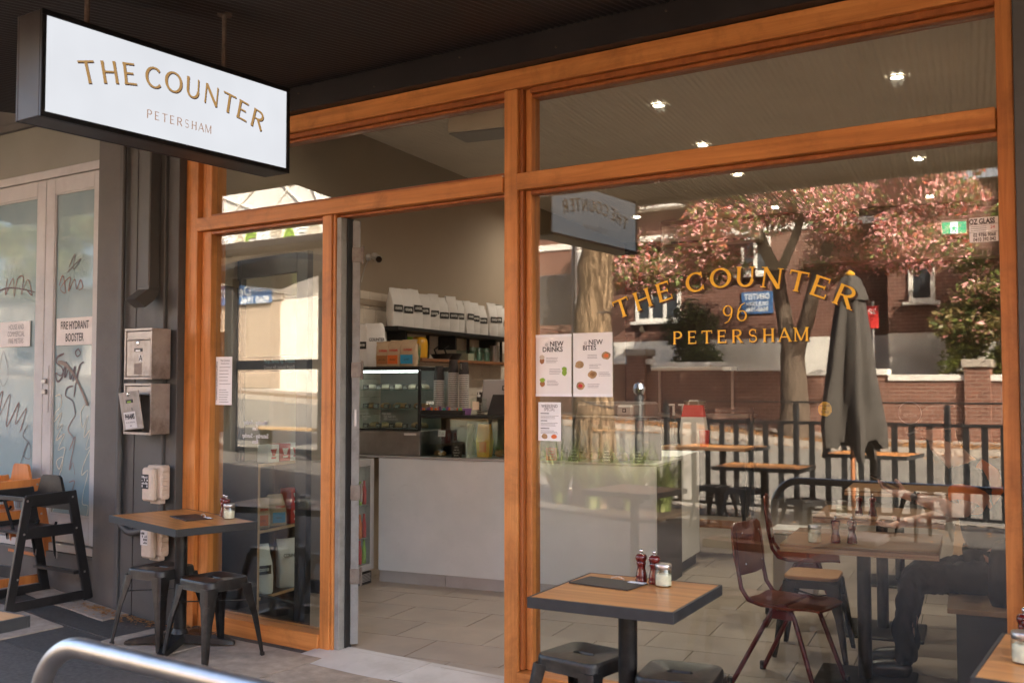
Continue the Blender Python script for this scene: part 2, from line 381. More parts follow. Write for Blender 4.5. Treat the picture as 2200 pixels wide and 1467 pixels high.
def frosted():
    m, n, o = nm('frosted_glass'); v = coord(n); f = noise(n, v, 1.3, 4, .6)
    cc = ramp(n, f, [(.3, (.17, .26, .27)), (.7, (.26, .34, .34))])
    principled(n, o, cc, .6, 0, .5, None, .7); return m
M['frosted'] = frosted()
M['frost_top'] = pbr('panel_glass', (.24, .225, .18), .35, 0, .08, 2, .03, 20, .5, coat=.4)
M['sign_plate'] = pbr('sign_plate', (.68, .62, .56), .5, 0, .05, 5, 0, dirt=(.45, .38, .33), dscale=4, damt=.4)
M['spray_dark'] = pbr('spray_dark', (.14, .11, .115), .7, 0, .3, 25, 0)
M['spray_red'] = pbr('spray_faded_red', (.24, .135, .115), .7, 0, .3, 25, 0)
M['spray_cream'] = pbr('spray_cream', (.60, .56, .44), .7, 0, .15, 25, 0)
M['spray_tan'] = pbr('spray_tan', (.24, .19, .155), .7, 0, .2, 25, 0)
M['spray_grey'] = pbr('spray_grey', (.17, .165, .165), .7, 0, .3, 25, 0)
M['meter_box'] = pbr('meter_box', (.60, .50, .40), .5, 0, .07, 6, .05, 60, .4, dirt=(.30, .23, .17), dscale=5, damt=.45)
M['sticker'] = pbr('sticker', (.62, .60, .58), .6, 0, .05, 5, 0)
# floors and ground
M['tile_floor'] = pbr('floor_tile', (.345, .285, .235), .36, 0, .12, 5, .06, 60, .45, dirt=(.22, .185, .155), dscale=1.6, damt=.5)
M['tile_floor2'] = pbr('floor_tile_b', (.365, .305, .25), .38, 0, .12, 5, .06, 60, .45, dirt=(.23, .195, .165), dscale=1.6, damt=.5)
M['grout'] = pbr('grout', (.07, .055, .045), .9, 0, .2, 10, .1, 60)
M['ramp_stone'] = pbr('ramp_stone', (.52, .485, .455), .55, 0, .08, 4, .08, 90, .4, dirt=(.27, .23, .20), dscale=2.5, damt=.5)
M['asphalt'] = pbr('asphalt', (.085, .074, .066), .85, 0, .35, 40, .5, 180, .3, dirt=(.13, .112, .097), dscale=1.2, damt=.6)
M['asphalt_new'] = pbr('asphalt_dark', (.066, .059, .053), .8, 0, .3, 40, .5, 160, .35)
M['road'] = pbr('road', (.155, .14, .12), .85, 0, .25, 30, .4, 120, .3, dirt=(.20, .18, .16), dscale=.6, damt=.6)
M['concrete'] = pbr('old_concrete', (.36, .29, .23), .85, 0, .22, 14, .5, 120, .3, dirt=(.17, .135, .11), dscale=2.2, damt=.7)
M['kerb'] = pbr('kerb', (.34, .29, .24), .85, 0, .2, 5, .4, 60, .3, dirt=(.14, .11, .09), dscale=2.5, damt=.6)
M['verge'] = pbr('verge', (.16, .11, .075), .95, 0, .4, 9, .5, 60, .2, dirt=(.10, .11, .05), dscale=.8, damt=.5)
M['soil'] = pbr('soil', (.05, .035, .025), .95, 0, .4, 20, .6, 60, .2, dirt=(.12, .07, .04), dscale=9, damt=.6)
M['far_path'] = pbr('far_path', (.26, .22, .185), .85, 0, .2, 5, .3, 60, .3)
# interior
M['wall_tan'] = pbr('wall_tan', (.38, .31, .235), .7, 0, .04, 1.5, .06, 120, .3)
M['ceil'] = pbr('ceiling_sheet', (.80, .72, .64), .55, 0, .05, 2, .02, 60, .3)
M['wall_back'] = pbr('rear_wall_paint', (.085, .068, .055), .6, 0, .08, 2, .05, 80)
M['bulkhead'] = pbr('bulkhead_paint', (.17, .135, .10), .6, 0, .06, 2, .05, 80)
M['plastic_dim'] = pbr('dull_plastic', (.36, .30, .235), .5, 0, .04, 5, 0)
M['wall_tile'] = pbr('wall_tile', (.72, .64, .54), .28, 0, .07, 3, .05, 12, .5)
def counterm():
    m, n, o = nm('counter_panel'); v = coord(n); f = noise(n, v, 2.2, 6, .65); cc = ramp(n, f, [(.3, (.70, .72, .71)), (.7, (.80, .81, .80))])
    q = noise(n, coord(n, (3, 3, 9)), 5.0, 8, .8, 1.0); r = N(n, 'ShaderNodeMapRange'); r.inputs[1].default_value = .60; r.inputs[2].default_value = .74; r.inputs[3].default_value = 0; r.inputs[4].default_value = .5; n.links.new(q, r.inputs[0])
    cc = mix(n, r.outputs[0], cc, (.45, .42, .39)); h = noise(n, v, 140, 3, .6); principled(n, o, cc, .55, 0, .3, bump(n, h, .25, .004)); return m
M['counter_white'] = counterm()
M['counter_top'] = pbr('counter_top', (.40, .38, .37), .35, 0, .06, 4, 0)
M['fridge_grey'] = pbr('fridge_grey', (.46, .43, .41), .4, .3, .06, 4, .03, 60)
M['shelf_wood'] = wood('shelf_wood', (.16, .06, .025), (.24, .10, .04), (.30, .14, .06), 'y', .8, .5, .06)
M['pale_wood'] = wood('pale_wood', (.36, .22, .11), (.46, .30, .16), (.54, .37, .21), 'z', .8, .5, .06)
M['cup_dark'] = pbr('cup_dark', (.035, .028, .026), .5, 0, .1, 6, 0)
M['cup_white'] = pbr('cup_white', (.60, .57, .53), .5, 0, .06, 6, 0)
M['yellow'] = pbr('yellow_enamel', (.72, .36, .02), .3, 0, .06, 4, 0, coat=.5)
M['plastic_white'] = pbr('white_plastic', (.62, .60, .57), .4, 0, .04, 5, 0)
M['plastic_grey'] = pbr('grey_plastic', (.33, .31, .305), .4, 0, .04, 5, 0)
M['plastic_tan'] = pbr('tan_plastic', (.95, .78, .60), .5, 0, .04, 5, 0)
M['green'] = pbr('green_print', (.25, .42, .04), .6, 0, .1, 5, 0)
M['purple'] = pbr('purple_print', (.20, .10, .26), .6, 0, .1, 5, 0)
M['teal'] = pbr('teal_print', (.05, .30, .26), .6, 0, .1, 5, 0)
M['food'] = pbr('pastry', (.32, .16, .06), .7, 0, .4, 25, .4, 40)
M['food2'] = pbr('sandwich', (.42, .27, .13), .8, 0, .4, 25, .4, 40)
M['cream'] = pbr('cream', (.60, .52, .40), .7, 0, .1, 25, .3, 40)
M['red_ply'] = wood('red_ply', (.10, .016, .008), (.17, .030, .014), (.25, .055, .022), 'z', 1.2, .28, .04, .4)
M['red_tube'] = pbr('red_tube', (.10, .010, .012), .3, .2, .1, 8, 0, coat=.4)
M['banquette'] = pbr('banquette_panel', (.055, .058, .062), .6, 0, .06, 4, .04, 60)
M['lamp'] = emit('downlight_lens', (1, .86, .66), 3)
M['led'] = emit('led_strip', (.90, 1, .95), 1.2)
M['exit_green'] = emit('exit_green', (.0, .34, .16), .22)
M['exit_white'] = emit('exit_white', (.80, .95, .88), .2)
def lightbox():
    m, n, o = nm('lightbox_face'); v = coord(n, (1, 1, 1)); g = N(n, 'ShaderNodeTexNoise'); g.inputs['Scale'].default_value = 3.5; g.inputs['Detail'].default_value = 2; n.links.new(v, g.inputs['Vector'])
    r = N(n, 'ShaderNodeMapRange'); r.inputs[1].default_value = .3; r.inputs[2].default_value = .7; r.inputs[3].default_value = .083; r.inputs[4].default_value = .089; n.links.new(g.outputs['Fac'], r.inputs[0])
    e = N(n, 'ShaderNodeEmission'); e.inputs[0].default_value = (.93, .95, 1.0, 1); n.links.new(r.outputs[0], e.inputs[1]); n.links.new(e.outputs[0], o.inputs[0]); return m
M['lightbox'] = lightbox()
M['lightbox_gold'] = emit('lightbox_gold', (.52, .30, .11), .088)
M['lightbox_brown'] = emit('lightbox_brown', (.45, .25, .16), .098)
M['lightbox_shadow'] = emit('lightbox_shadow', (.05, .03, .035), .10)
# street across the road
M['brick'] = brick('house_brick', (.105, .042, .029), (.165, .066, .043), (.27, .20, .16))
M['brick_side'] = brick('house_brick_side', (.17, .055, .035), (.24, .085, .05), (.20, .14, .11), rot=(pi/2, 0, pi/2))
M['brick_wall'] = brick('low_wall_brick', (.13, .055, .037), (.20, .085, .055), (.30, .23, .185))
M['render'] = pbr('white_render', (.66, .61, .54), .8, 0, .06, 2, .15, 40, .3, dirt=(.42, .36, .30), dscale=.7, damt=.4)
M['render_grey'] = pbr('grey_render', (.55, .53, .50), .8, 0, .06, 2, .15, 40, .3)
M['white_paint'] = pbr('white_paint', (.66, .62, .56), .5, 0, .05, 3, .05, 40)
M['roof_tile'] = pbr('roof_tile', (.26, .09, .05), .8, 0, .3, 6, .5, 20)
M['slate'] = pbr('slate_roof', (.13, .14, .16), .7, 0, .25, 6, .4, 14)
M['dark_glass'] = pbr('dark_pane', (.03, .035, .04), .08, 0, .2, 2, 0, spec=.8)
M['sock'] = pbr('sock', (.02, .02, .02), .9)
M['sign_blue'] = pbr('sign_blue', (.045, .12, .27), .5, 0, .05, 3, 0)
def barkm(name, c0, c1):
    m, n, o = nm(name); v = coord(n, (24, 24, 2.6)); f = noise(n, v, 1.0, 6, .65, .8); v2 = coord(n, (3, 3, 1.5)); g = noise(n, v2, 1.0, 4, .6)
    cc = mix(n, .35, ramp(n, f, [(.42, c0), (.55, c1)]), ramp(n, g, [(.3, c0), (.7, c1)]))
    principled(n, o, cc, .95, 0, .15, bump(n, f, 1.0, .05)); return m
M['shutter'] = pbr('roller_shutter', (.42, .33, .25), .5, .1, .06, 3, .05, 40)
M['bark'] = barkm('bark', (.030, .018, .010), (.30, .20, .12))
M['bark_dark'] = barkm('bark_dark', (.05, .036, .026), (.15, .11, .08))
def leafm(name, c1, c2):
    m, n, o = nm(name); v = coord(n); f = noise(n, v, 7, 2, .5); cc = ramp(n, f, [(.35, c1), (.65, c2)])
    d = N(n, 'ShaderNodeBsdfPrincipled'); n.links.new(cc, d.inputs['Base Color']); d.inputs['Roughness'].default_value = .5
    t = N(n, 'ShaderNodeBsdfTranslucent'); n.links.new(cc, t.inputs[0])
    x = N(n, 'ShaderNodeMixShader'); x.inputs[0].default_value = .35; n.links.new(d.outputs[0], x.inputs[1]); n.links.new(t.outputs[0], x.inputs[2]); n.links.new(x.outputs[0], o.inputs[0]); return m
M['leaf_pink'] = leafm('leaf_pink', (.70, .24, .24), (.84, .50, .46))
M['leaf_red'] = leafm('leaf_red', (.46, .06, .05), (.54, .22, .10))
M['leaf_olive'] = leafm('leaf_olive', (.16, .13, .04), (.30, .21, .08))
M['leaf_green'] = leafm('leaf_green', (.07, .11, .025), (.19, .23, .055))
M['leaf_dark'] = leafm('leaf_dark', (.018, .03, .012), (.04, .06, .02))
M['leaf_lime'] = leafm('leaf_lime', (.18, .22, .04), (.30, .30, .06))
M['grass_blade'] = leafm('grass_blade', (.12, .17, .04), (.34, .36, .14))
M['leaf_litter'] = leafm('leaf_litter', (.36, .15, .05), (.50, .26, .09))
M['canvas'] = pbr('parasol_canvas', (.060, .051, .043), .85, 0, .12, 3, .2, 120, .3)
M['parasol_pole'] = pbr('parasol_pole', (.50, .19, .08), .45, 0, .1, 5, 0)
M['fence_black'] = pbr('fence_black', (.020, .020, .021), .5, .1, .15, 6, .04, 60)
M['base_grey'] = pbr('base_grey', (.30, .28, .26), .6, .2, .1, 6, .04, 60)
# person
M['skin'] = pbr('skin', (.62, .36, .26), .5, 0, .07, 9, .06, 140, .35)
M['cloth_black'] = pbr('cloth_black', (.012, .012, .013), .9, 0, .2, 6, .2, 120, .2)
M['cloth_navy'] = pbr('cloth_charcoal', (.011, .011, .013), .85, 0, .2, 6, .2, 120, .2)
M['cloth_orange'] = pbr('cloth_orange', (.62, .16, .03), .8, 0, .08, 6, .15, 120, .2)
M['cap'] = pbr('cap_cloth', (.045, .034, .030), .9, 0, .15, 6, .2, 120, .2)
M['leather'] = pbr('black_leather', (.012, .011, .011), .35, 0, .2, 6, .1, 60, .5)
M['screen'] = pbr('dark_screen', (.008, .008, .009), .1, 0, .05, 3, 0, spec=.6)
# ================================================================ the setting
def sheet(name, m, xs, ys, dz=0.0, parent=None, zf=gz, jit=0):
    mb = MB(); nx, ny = len(xs), len(ys)
    vs = [(x+random.uniform(-jit, jit), y+random.uniform(-jit, jit), zf(x, y)+dz) for y in ys for x in xs]
    mb.add(vs, [(j*nx+i, j*nx+i+1, (j+1)*nx+i+1, (j+1)*nx+i) for j in range(ny-1) for i in range(nx-1)])
    return mb.build(name, m, parent)
def fr(a, b, s):
    n = max(1, int(round((b-a)/s))); return [a+(b-a)*i/n for i in range(n+1)]
XS = fr(-45, -12, 3)+fr(-12, -4, .4)[1:]+fr(-4, 20, 3)[1:]
stru(MB().add([(-220, -220, -.7), (220, -220, -.7), (220, 220, -.7), (-220, 220, -.7)], [(0, 1, 2, 3)]).build('ground', M['verge']))
foot = stru(sheet('footpath', M['asphalt'], XS, fr(-8.0, 0.03, .4)))
stru(sheet('road', M['road'], XS, fr(-16.5, -8.12, 1.0), -.13))
mb = MB()
for yk, y1 in ((-8.13, -8.0), (-16.62, -16.46)):
    for i in range(len(XS)-1):
        a, b = XS[i], XS[i+1]
        for s_ in range(max(1, int((b-a)/1.0))):
            n_ = max(1, int((b-a)/1.0)); p, q = a+(b-a)*s_/n_, a+(b-a)*(s_+1)/n_-.012
            z0, z1 = gz(p, yk), gz(q, yk)
            mb.add([(p, yk, z0-.2), (q, yk, z1-.2), (q, y1, z1-.2), (p, y1, z0-.2), (p, yk, z0+.006), (q, yk, z1+.006), (q, y1, z1+.006), (p, y1, z0+.006)],
                   [(3, 2, 1, 0), (4, 5, 6, 7), (0, 1, 5, 4), (1, 2, 6, 5), (2, 3, 7, 6), (3, 0, 4, 7)])
stru(mb.build('kerb', M['kerb']))
stru(sheet('verge', M['verge'], XS, fr(-18.2, -16.6, .8)))
stru(sheet('far_footpath', M['far_path'], XS, fr(-19.6, -18.2, .7), .004))
stru(sheet('far_yard', M['verge'], XS, fr(-60, -19.6, 6), -.01))
# worn slabs and bitumen patches of the footpath beside the building
def patch(name, m, pts, dz, th=.0):
    cx = sum(p[0] for p in pts)/len(pts); cyy = sum(p[1] for p in pts)/len(pts)
    out = []
    for i in range(len(pts)):
        a, b = pts[i], pts[(i+1) % len(pts)]
        L = max(1, int(sqrt((a[0]-b[0])**2+(a[1]-b[1])**2)/.12))
        for k in range(L):
            t = k/L; j = random.uniform(-.008, .008); out.append((a[0]+(b[0]-a[0])*t+j, a[1]+(b[1]-a[1])*t+random.uniform(-.008, .008)))
    vs = [(cx, cyy, gz(cx, cyy)+dz)]+[(x, y, gz(x, y)+dz) for x, y in out]+[(x, y, gz(x, y)-.02) for x, y in out]; n = len(out)
    return MB().add(vs, [(0, 1+i, 1+(i+1) % n) for i in range(n)]+[(1+i, 1+n+i, 1+n+(i+1) % n, 1+(i+1) % n) for i in range(n)]).build(name, m, foot)
for nme, m_, pts, dz in (
    ('concrete_strip', 'concrete', [(-8.6, .02), (-6.15, -.10), (-6.15, -.30), (-8.6, -.22)], .012),
    ('bitumen_strip', 'asphalt_new', [(-7.2, -.27), (-5.75, -.33), (-5.75, -.52), (-7.2, -.5)], .006),
    ('paving_slab', 'concrete', [(-8.6, -.26), (-7.22, -.28), (-7.22, -.85), (-8.6, -.8)], .010),
    ('paving_slab', 'concrete', [(-7.2, -.53), (-6.2, -.54), (-6.2, -.98), (-7.2, -.95)], .009),
    ('bitumen_patch', 'asphalt_new', [(-6.18, -.55), (-5.7, -.55), (-5.7, -.95), (-6.18, -.98)], .004),
    ('paving_slab', 'concrete', [(-5.72, -.20), (-5.12, -.16), (-5.12, -.62), (-5.72, -.60)], .013),
    ('paving_slab', 'concrete', [(-5.10, -.10), (-4.30, -.10), (-4.30, -.86), (-5.10, -.80)], .011),
    ('paving_slab', 'concrete', [(-4.28, -.24), (-3.2, -.24), (-3.2, -.90), (-4.28, -.86)], .009),
    ('paving_slab', 'asphalt', [(-3.18, -.05), (-2.2, -.05), (-2.2, -.90), (-3.18, -.90)], .010),
    ('paving_slab', 'asphalt', [(-2.18, -.05), (-.4, -.05), (-.4, -.90), (-2.18, -.90)], .010)):
    patch(nme, M[m_], pts, dz)
mb = MB()
for i in range(420):           # dirt and dead leaves along the foot of the wall
    x = random.uniform(-6.6, -5.2); y = -.12-abs(random.gauss(0, .06)); 
    if x > -5.75: y += .08
    s_ = random.uniform(.006, .02); a = random.uniform(0, 6.3); z = gz(x, y)+.016
    mb.add([(x+s_*cos(a), y+s_*sin(a), z), (x-s_*sin(a)*.5, y+s_*cos(a)*.5, z+.006), (x-s_*cos(a), y-s_*sin(a), z+.002), (x+s_*sin(a)*.5, y-s_*cos(a)*.5, z+.004)], [(0, 1, 2, 3)])
o = mb.build('wall_litter', M['leaf_litter']); o['kind'] = 'stuff'
# shop floor: stone tiles in running bond on a grout bed
TW, TD = .60, .40
def fpoly(u0, u1, v0, v1):
    """clip a floor rectangle (u, v) to the inside of the shopfront (y > 0.05)"""
    pts = [I(u0, v0), I(u1, v0), I(u1, v1), I(u0, v1)]; out = []
    for i in range(4):
        a, b = pts[i], pts[(i+1) % 4]; fa, fb = a.y-.06, b.y-.06
        if fa >= 0: out.append((a.x, a.y))
        if fa*fb < 0:
            t = fa/(fa-fb); out.append((a.x+(b.x-a.x)*t, a.y+(b.y-a.y)*t))
    return out
floor = stru(MB().add([tuple(I(-5.6, 1.1, -.010)), tuple(I(-.1, .1, -.010)), tuple(I(-.1, 10.4, -.010)), tuple(I(-5.6, 10.4, -.010))], [(0, 1, 2, 3)]).build('shop_floor', M['grout']))
full = None; row = 0; v = .0
while v < 5.2:
    u = -5.6-(row % 2)*TW/2
    while u < 0:
        P_ = fpoly(max(u, -5.5)+.0028, min(u+TW, -.05)-.0028, v+.0028, v+TD-.0028)
        if len(P_) >= 3 and min(u+TW, -.05) > max(u, -5.5)+.03:
            MB().prism(P_, -.008, random.uniform(-.0008, .0008)).build('floor_tile', M['tile_floor' if random.random() < .6 else 'tile_floor2'], floor)
        u += TW
    v += TD; row += 1
o = MB().add([tuple(I(-5.5, 5.203, .0)), tuple(I(-.05, 5.203, .0)), tuple(I(-.05, 10.3, .0)), tuple(I(-5.5, 10.3, .0))], [(0, 1, 2, 3)]).build('rear_floor', M['tile_floor'], floor)
# stone ramp at the doorway
rt = thing('door_ramp', 'pale grey stone ramp of wide slabs in the doorway', 'ramp')
for a, b in ((-4.44, -3.66), (-3.655, -3.10)):
    MB().add([(a-.05, -.20, -.028), (b-.05, -.24, -.028), (b, .10, .004), (a, .10, .004), (a-.05, -.20, -.06), (b-.05, -.24, -.06), (b, .10, -.06), (a, .10, -.06)],
             [(0, 1, 2, 3), (0, 4, 5, 1), (1, 5, 6, 2), (2, 6, 7, 3), (3, 7, 4, 0), (7, 6, 5, 4)]).build('slab', M['ramp_stone'], rt)
# shop walls and ceiling
U0, U1, V1, CZ = -5.46, -.36, 10.2, 3.70
def wallq(name, m, pts): return stru(MB().add([tuple(p) for p in pts], [tuple(range(len(pts)))]).build(name, m))
lw = wallq('left_wall', M['wall_tan'], [I(U0, 1.10, -.02), I(U0, V1, -.02), I(U0, V1, CZ+.1), I(U0, 1.10, CZ+.1)])
wallq('right_wall', M['wall_tan'], [I(U1, .23, -.02), I(U1, V1, -.02), I(U1, V1, CZ+.1), I(U1, .23, CZ+.1)])
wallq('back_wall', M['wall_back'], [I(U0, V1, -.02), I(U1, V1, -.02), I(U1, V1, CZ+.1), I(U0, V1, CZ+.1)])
def ribbed(name, m, x0, x1, pitch, amp, f, n=6):
    """a ribbed sheet: ribs run along y (f gives the two end points for each x)"""
    mb = MB(); k = int((x1-x0)/pitch*n); r0 = []; r1 = []
    for i in range(k+1):
        x = x0+(x1-x0)*i/k; z = amp*sin(2*pi*i/n); a, b = f(x)
        r0.append((a[0], a[1], a[2]+z)); r1.append((b[0], b[1], b[2]+z))
    return mb.loft([r0, r1], False, False, False).build(name, m, None, True, angle=80)
def cf(u): 
    v0 = max(.0, (.10-u*sin(A10))/cos(A10)); return I(u, v0, CZ), I(u, V1, CZ)
stru(ribbed('ceiling', M['ceil'], U0, U1, .045, .0035, cf))
# tiled splash wall on the left (picked out tile by tile)
zt = 1.02; r_ = 0
while zt < 2.24:
    v = 2.45-(r_ % 2)*.10
    while v < 5.7:
        MB().box(0, .007, .0015, .1985, .0015, .1485, b=.002).build('wall_tile', M['wall_tile'], lw, loc=I(U0, v, zt), rot=(0, 0, A10))
        v += .20
    zt += .15; r_ += 1
mb = MB().bar(I(U0+.012, 1.0, 2.275), I(U0+.012, V1, 2.275), .024, .05); mb.build('picture_rail', M['wall_tan'], lw)

# ================================================================ timber shopfront
sf = thing('shopfront', 'orange cedar framed shopfront with large glass panes below a dark awning', 'shopfront')
Z0, ZT0, ZT1, ZH0, ZH1 = -.03, 2.60, 2.69, 3.15, 3.256
GY = .08
def stick(name, m, *a, b=.004): return MB().box(*a, b=b).build(name, M[m], sf)
stick('post', 'cedar_z', -5.722, -5.60, .0, .16, Z0, ZH1)
stick('post_stop', 'cedar_z', -5.597, -5.50, .035, .16, Z0, ZH0)
stick('post', 'cedar_z', -3.093, -3.008, .0, .15, Z0, ZH0)
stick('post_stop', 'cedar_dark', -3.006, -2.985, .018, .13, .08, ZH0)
stick('post_stop', 'cedar_z', -2.983, -2.945, .045, .13, .08, ZH0)
stick('post', 'cedar_z', -4.438, -4.360, .0, .12, Z0, ZT0)
stick('post_stop', 'cedar_z', -4.358, -4.338, .01, .12, Z0, ZT0)
stick('post', 'cedar_z', -.672, -.608, .0, .15, Z0, ZH1)
stick('transom', 'cedar_x', -5.597, -3.096, -.014, .13, ZT0, ZT1)
stick('transom', 'cedar_x', -3.005, -.675, -.014, .13, ZT0, ZT1)
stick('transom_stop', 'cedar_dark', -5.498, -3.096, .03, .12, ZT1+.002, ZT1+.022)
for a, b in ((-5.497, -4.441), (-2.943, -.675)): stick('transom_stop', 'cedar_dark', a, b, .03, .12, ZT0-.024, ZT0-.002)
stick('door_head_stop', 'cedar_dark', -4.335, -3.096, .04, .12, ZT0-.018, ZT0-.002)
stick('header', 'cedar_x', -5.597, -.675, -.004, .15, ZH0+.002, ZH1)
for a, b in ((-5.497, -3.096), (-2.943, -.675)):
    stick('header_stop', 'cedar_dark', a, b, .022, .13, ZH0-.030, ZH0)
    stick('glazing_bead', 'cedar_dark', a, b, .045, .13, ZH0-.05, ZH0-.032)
stick('sill', 'cedar_x', -5.498, -4.441, -.012, .14, Z0-.01, .075)
stick('sill', 'cedar_x', -3.005, -.675, -.012, .14, Z0-.01, .075)
def pane(x0, x1, z0, z1): return MB().box(x0, x1, GY, GY+.008, z0, z1).build('window_pane', M['glass'], sf)
pane(-5.497, -4.442, .077, ZT0-.026); pane(-5.497, -3.097, ZT1+.024, ZH0-.052)
pane(-2.943, -.676, .077, ZT0-.026); pane(-2.943, -.676, ZT1+.002, ZH0-.052)
# gold leaf lettering on the large pane
LP = [('T', -2.424, 1.955), ('H', -2.308, 1.992), ('E', -2.191, 2.026), ('C', -2.025, 2.062), ('O', -1.896, 2.075), ('U', -1.771, 2.073), ('N', -1.643, 2.060), ('T', -1.522, 2.038), ('E', -1.419, 2.006), ('R', -1.309, 1.958)]
for i, (ch, x, z) in enumerate(LP):
    a = LP[max(0, i-1)]; b = LP[min(9, i+1)]; ang = atan2(b[2]-a[2], b[1]-a[1])*1.05
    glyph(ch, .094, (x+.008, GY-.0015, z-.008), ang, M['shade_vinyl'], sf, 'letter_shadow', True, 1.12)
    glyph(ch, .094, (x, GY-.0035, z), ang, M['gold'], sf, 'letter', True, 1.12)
for ch, x in (('9', -1.860), ('6', -1.792)):
    glyph(ch, .078, (x, GY-.0035, 1.905), 0, M['gold'], sf, 'numeral', True, 1.05, .62)
xs_ = [-2.120+.610*i/8 for i in range(9)]
for ch, x in zip('PETERSHAM', xs_):
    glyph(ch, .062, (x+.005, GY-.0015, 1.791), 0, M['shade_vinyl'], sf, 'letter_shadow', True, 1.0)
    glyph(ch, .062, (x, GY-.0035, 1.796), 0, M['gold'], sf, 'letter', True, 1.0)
# door jamb and folded-back door
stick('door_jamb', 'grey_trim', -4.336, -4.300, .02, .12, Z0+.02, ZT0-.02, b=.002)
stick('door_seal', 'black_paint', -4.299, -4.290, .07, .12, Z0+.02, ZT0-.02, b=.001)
dl = thing('open_door', 'black framed glass door folded back behind the left window pane', 'door', (-4.30, .17, .0), radians(180-9))
def dst(name, *a): return MB().box(*a, b=.003).build(name, M['black_paint'], dl)
dst('stile', .49, .61, -.022, .022, .01, 2.44); dst('stile', 1.27, 1.36, -.022, .022, .01, 2.44)
dst('rail', .61, 1.27, -.022, .022, 2.31, 2.44); mrail = dst('rail', .61, 1.27, -.022, .022, 1.655, 1.765); dst('rail', .61, 1.27, -.022, .022, .01, .16)
MB().box(.61, 1.27, -.003, .003, .16, 1.655).build('door_pane', M['glass_small'], dl)
MB().box(.61, 1.27, -.003, .003, 1.765, 2.31).build('door_pane', M['glass_small'], dl)
for s_, z, sz in (('Monday - Friday', 1.325, .040), ('7am', 1.288, .037), ('Saturday - Sunday', 1.240, .040), ('8am', 1.203, .037)):
    text(s_, sz, M['white_vinyl'], sf, (-5.10, GY-.0015, z), (pi/2, 0, pi), 'hours_lettering', sx=.85, bold=.0006)
text('Mango, Banana, Fig ,  Probiotic', .036, M['chalk_blue'], dl, (.80, .0235, 1.728), (pi/2, 0, pi), 'chalk_lettering', sx=.8)
text('Coconut milk (optional Amandi)', .034, M['chalk'], dl, (.80, .0235, 1.688), (pi/2, 0, pi), 'chalk_lettering', sx=.8)
# the second leaf, edge on at the jamb, with its hinges
d2 = thing('grey_door_leaf', 'scuffed pale grey door leaf seen edge on at the open doorway', 'door', (-4.268, .125, .0), radians(90+43.5))
MB().box(.0, .42, -.022, .026, .015, ZT0-.03, b=.003).build('leaf', M['grey_trim'], d2)
for z in (.42, .92, 1.66, 2.36):
    h = MB().box(-.008, .0, -.032, .030, z-.045, z+.045, b=.001).build('hinge', M['hinge'], d2)
    MB().tube([(-.012, -.036, z-.055), (-.012, -.036, z+.055)], .008, 8).build('hinge_knuckle', M['hinge'], h, True)
MB().box(-.0075, .0, -.004, .008, 1.32, 1.42).build('lock_plate', M['steel'], d2)

# ================================================================ awning
def awning(name, label, x0, x1, z0, sl, yo):
    a = thing(name, label, 'awning')
    r = ribbed('soffit', M['soffit'], x0, x1, .038, .005, lambda x: ((x, -.075, z0-.075*sl), (x, yo+.08, z0+(yo+.08)*sl))); r.parent = a
    MB().box(x0, x1, yo, yo+.06, z0+yo*sl-.03, z0+yo*sl+.30, b=.004).build('fascia', M['beam'], a)
    MB().add([(x0, yo, z0+yo*sl+.31), (x1, yo, z0+yo*sl+.31), (x1, .0, z0+.33), (x0, .0, z0+.33), (x0, yo, z0+yo*sl+.27), (x1, yo, z0+yo*sl+.27), (x1, 0, z0+.29), (x0, 0, z0+.29)],
             [(0, 1, 2, 3), (7, 6, 5, 4), (0, 4, 5, 1), (1, 5, 6, 2), (2, 6, 7, 3), (3, 7, 4, 0)]).build('roof_sheet', M['soffit'], a)
    return a
aw = awning('awning', 'dark ribbed awning soffit over the shopfront', -6.30, 2.6, 3.41, .11, -2.95)
MB().box(-5.74, 2.6, -.07, .10, ZH1+.003, 3.47, b=.004).build('wall_beam', M['beam'], aw)
for i in range(9):
    MB().lathe([(.006, 0), (.006, .004), (.003, .006)], 8).build('bolt', M['rod'], aw, loc=(-5.2+i*.62, -.0705, 3.30+.06*(i % 2)), rot=(pi/2, 0, 0))
awning('neighbour_awning', 'higher dark awning soffit over the grey double doors', -13.0, -6.32, 3.80, .03, -2.95)
# the building: its unseen upper wall is sized to cast shade over the footpath
ub = thing('shop_building', 'shop building, its unseen upper wall above the awning sized to shade the footpath', 'building')
MB().box(-14, 26.0, .12, .5, 3.82, 8.0, b=.01).build('wall', M['brick'], ub)
MB().box(-5.72, 26.0, .11, .12+.3, 3.48, 3.815).build('lintel', M['brick'], ub)
MB().box(-14.1, 26.1, .05, .55, 8.002, 8.15, b=.01).build('parapet_cap', M['kerb'], ub)
MB().box(-14, 5.0, .6, 11.5, 4.05, 4.15).build('roof', M['slate'], ub)
MB().box(-.60, -.20, -.06, .30, -.03, 3.255, b=.004).build('pilaster', M['wall_dark'], ub)
MB().box(-.195, 26.0, .10, .30, -.03, 3.255, b=.004).build('side_wall', M['wall_mid'], ub)
MB().box(.2, .4, .31, 11.4, -.03, 4.0).build('party_wall', M['brick_side'], ub)
MB().box(-9.2, -9.0, .31, 11.4, -.03, 4.0).build('party_wall', M['brick_side'], ub)
MB().box(-9.0, .2, 11.2, 11.4, -.03, 4.0).build('rear_wall', M['brick_side'], ub)
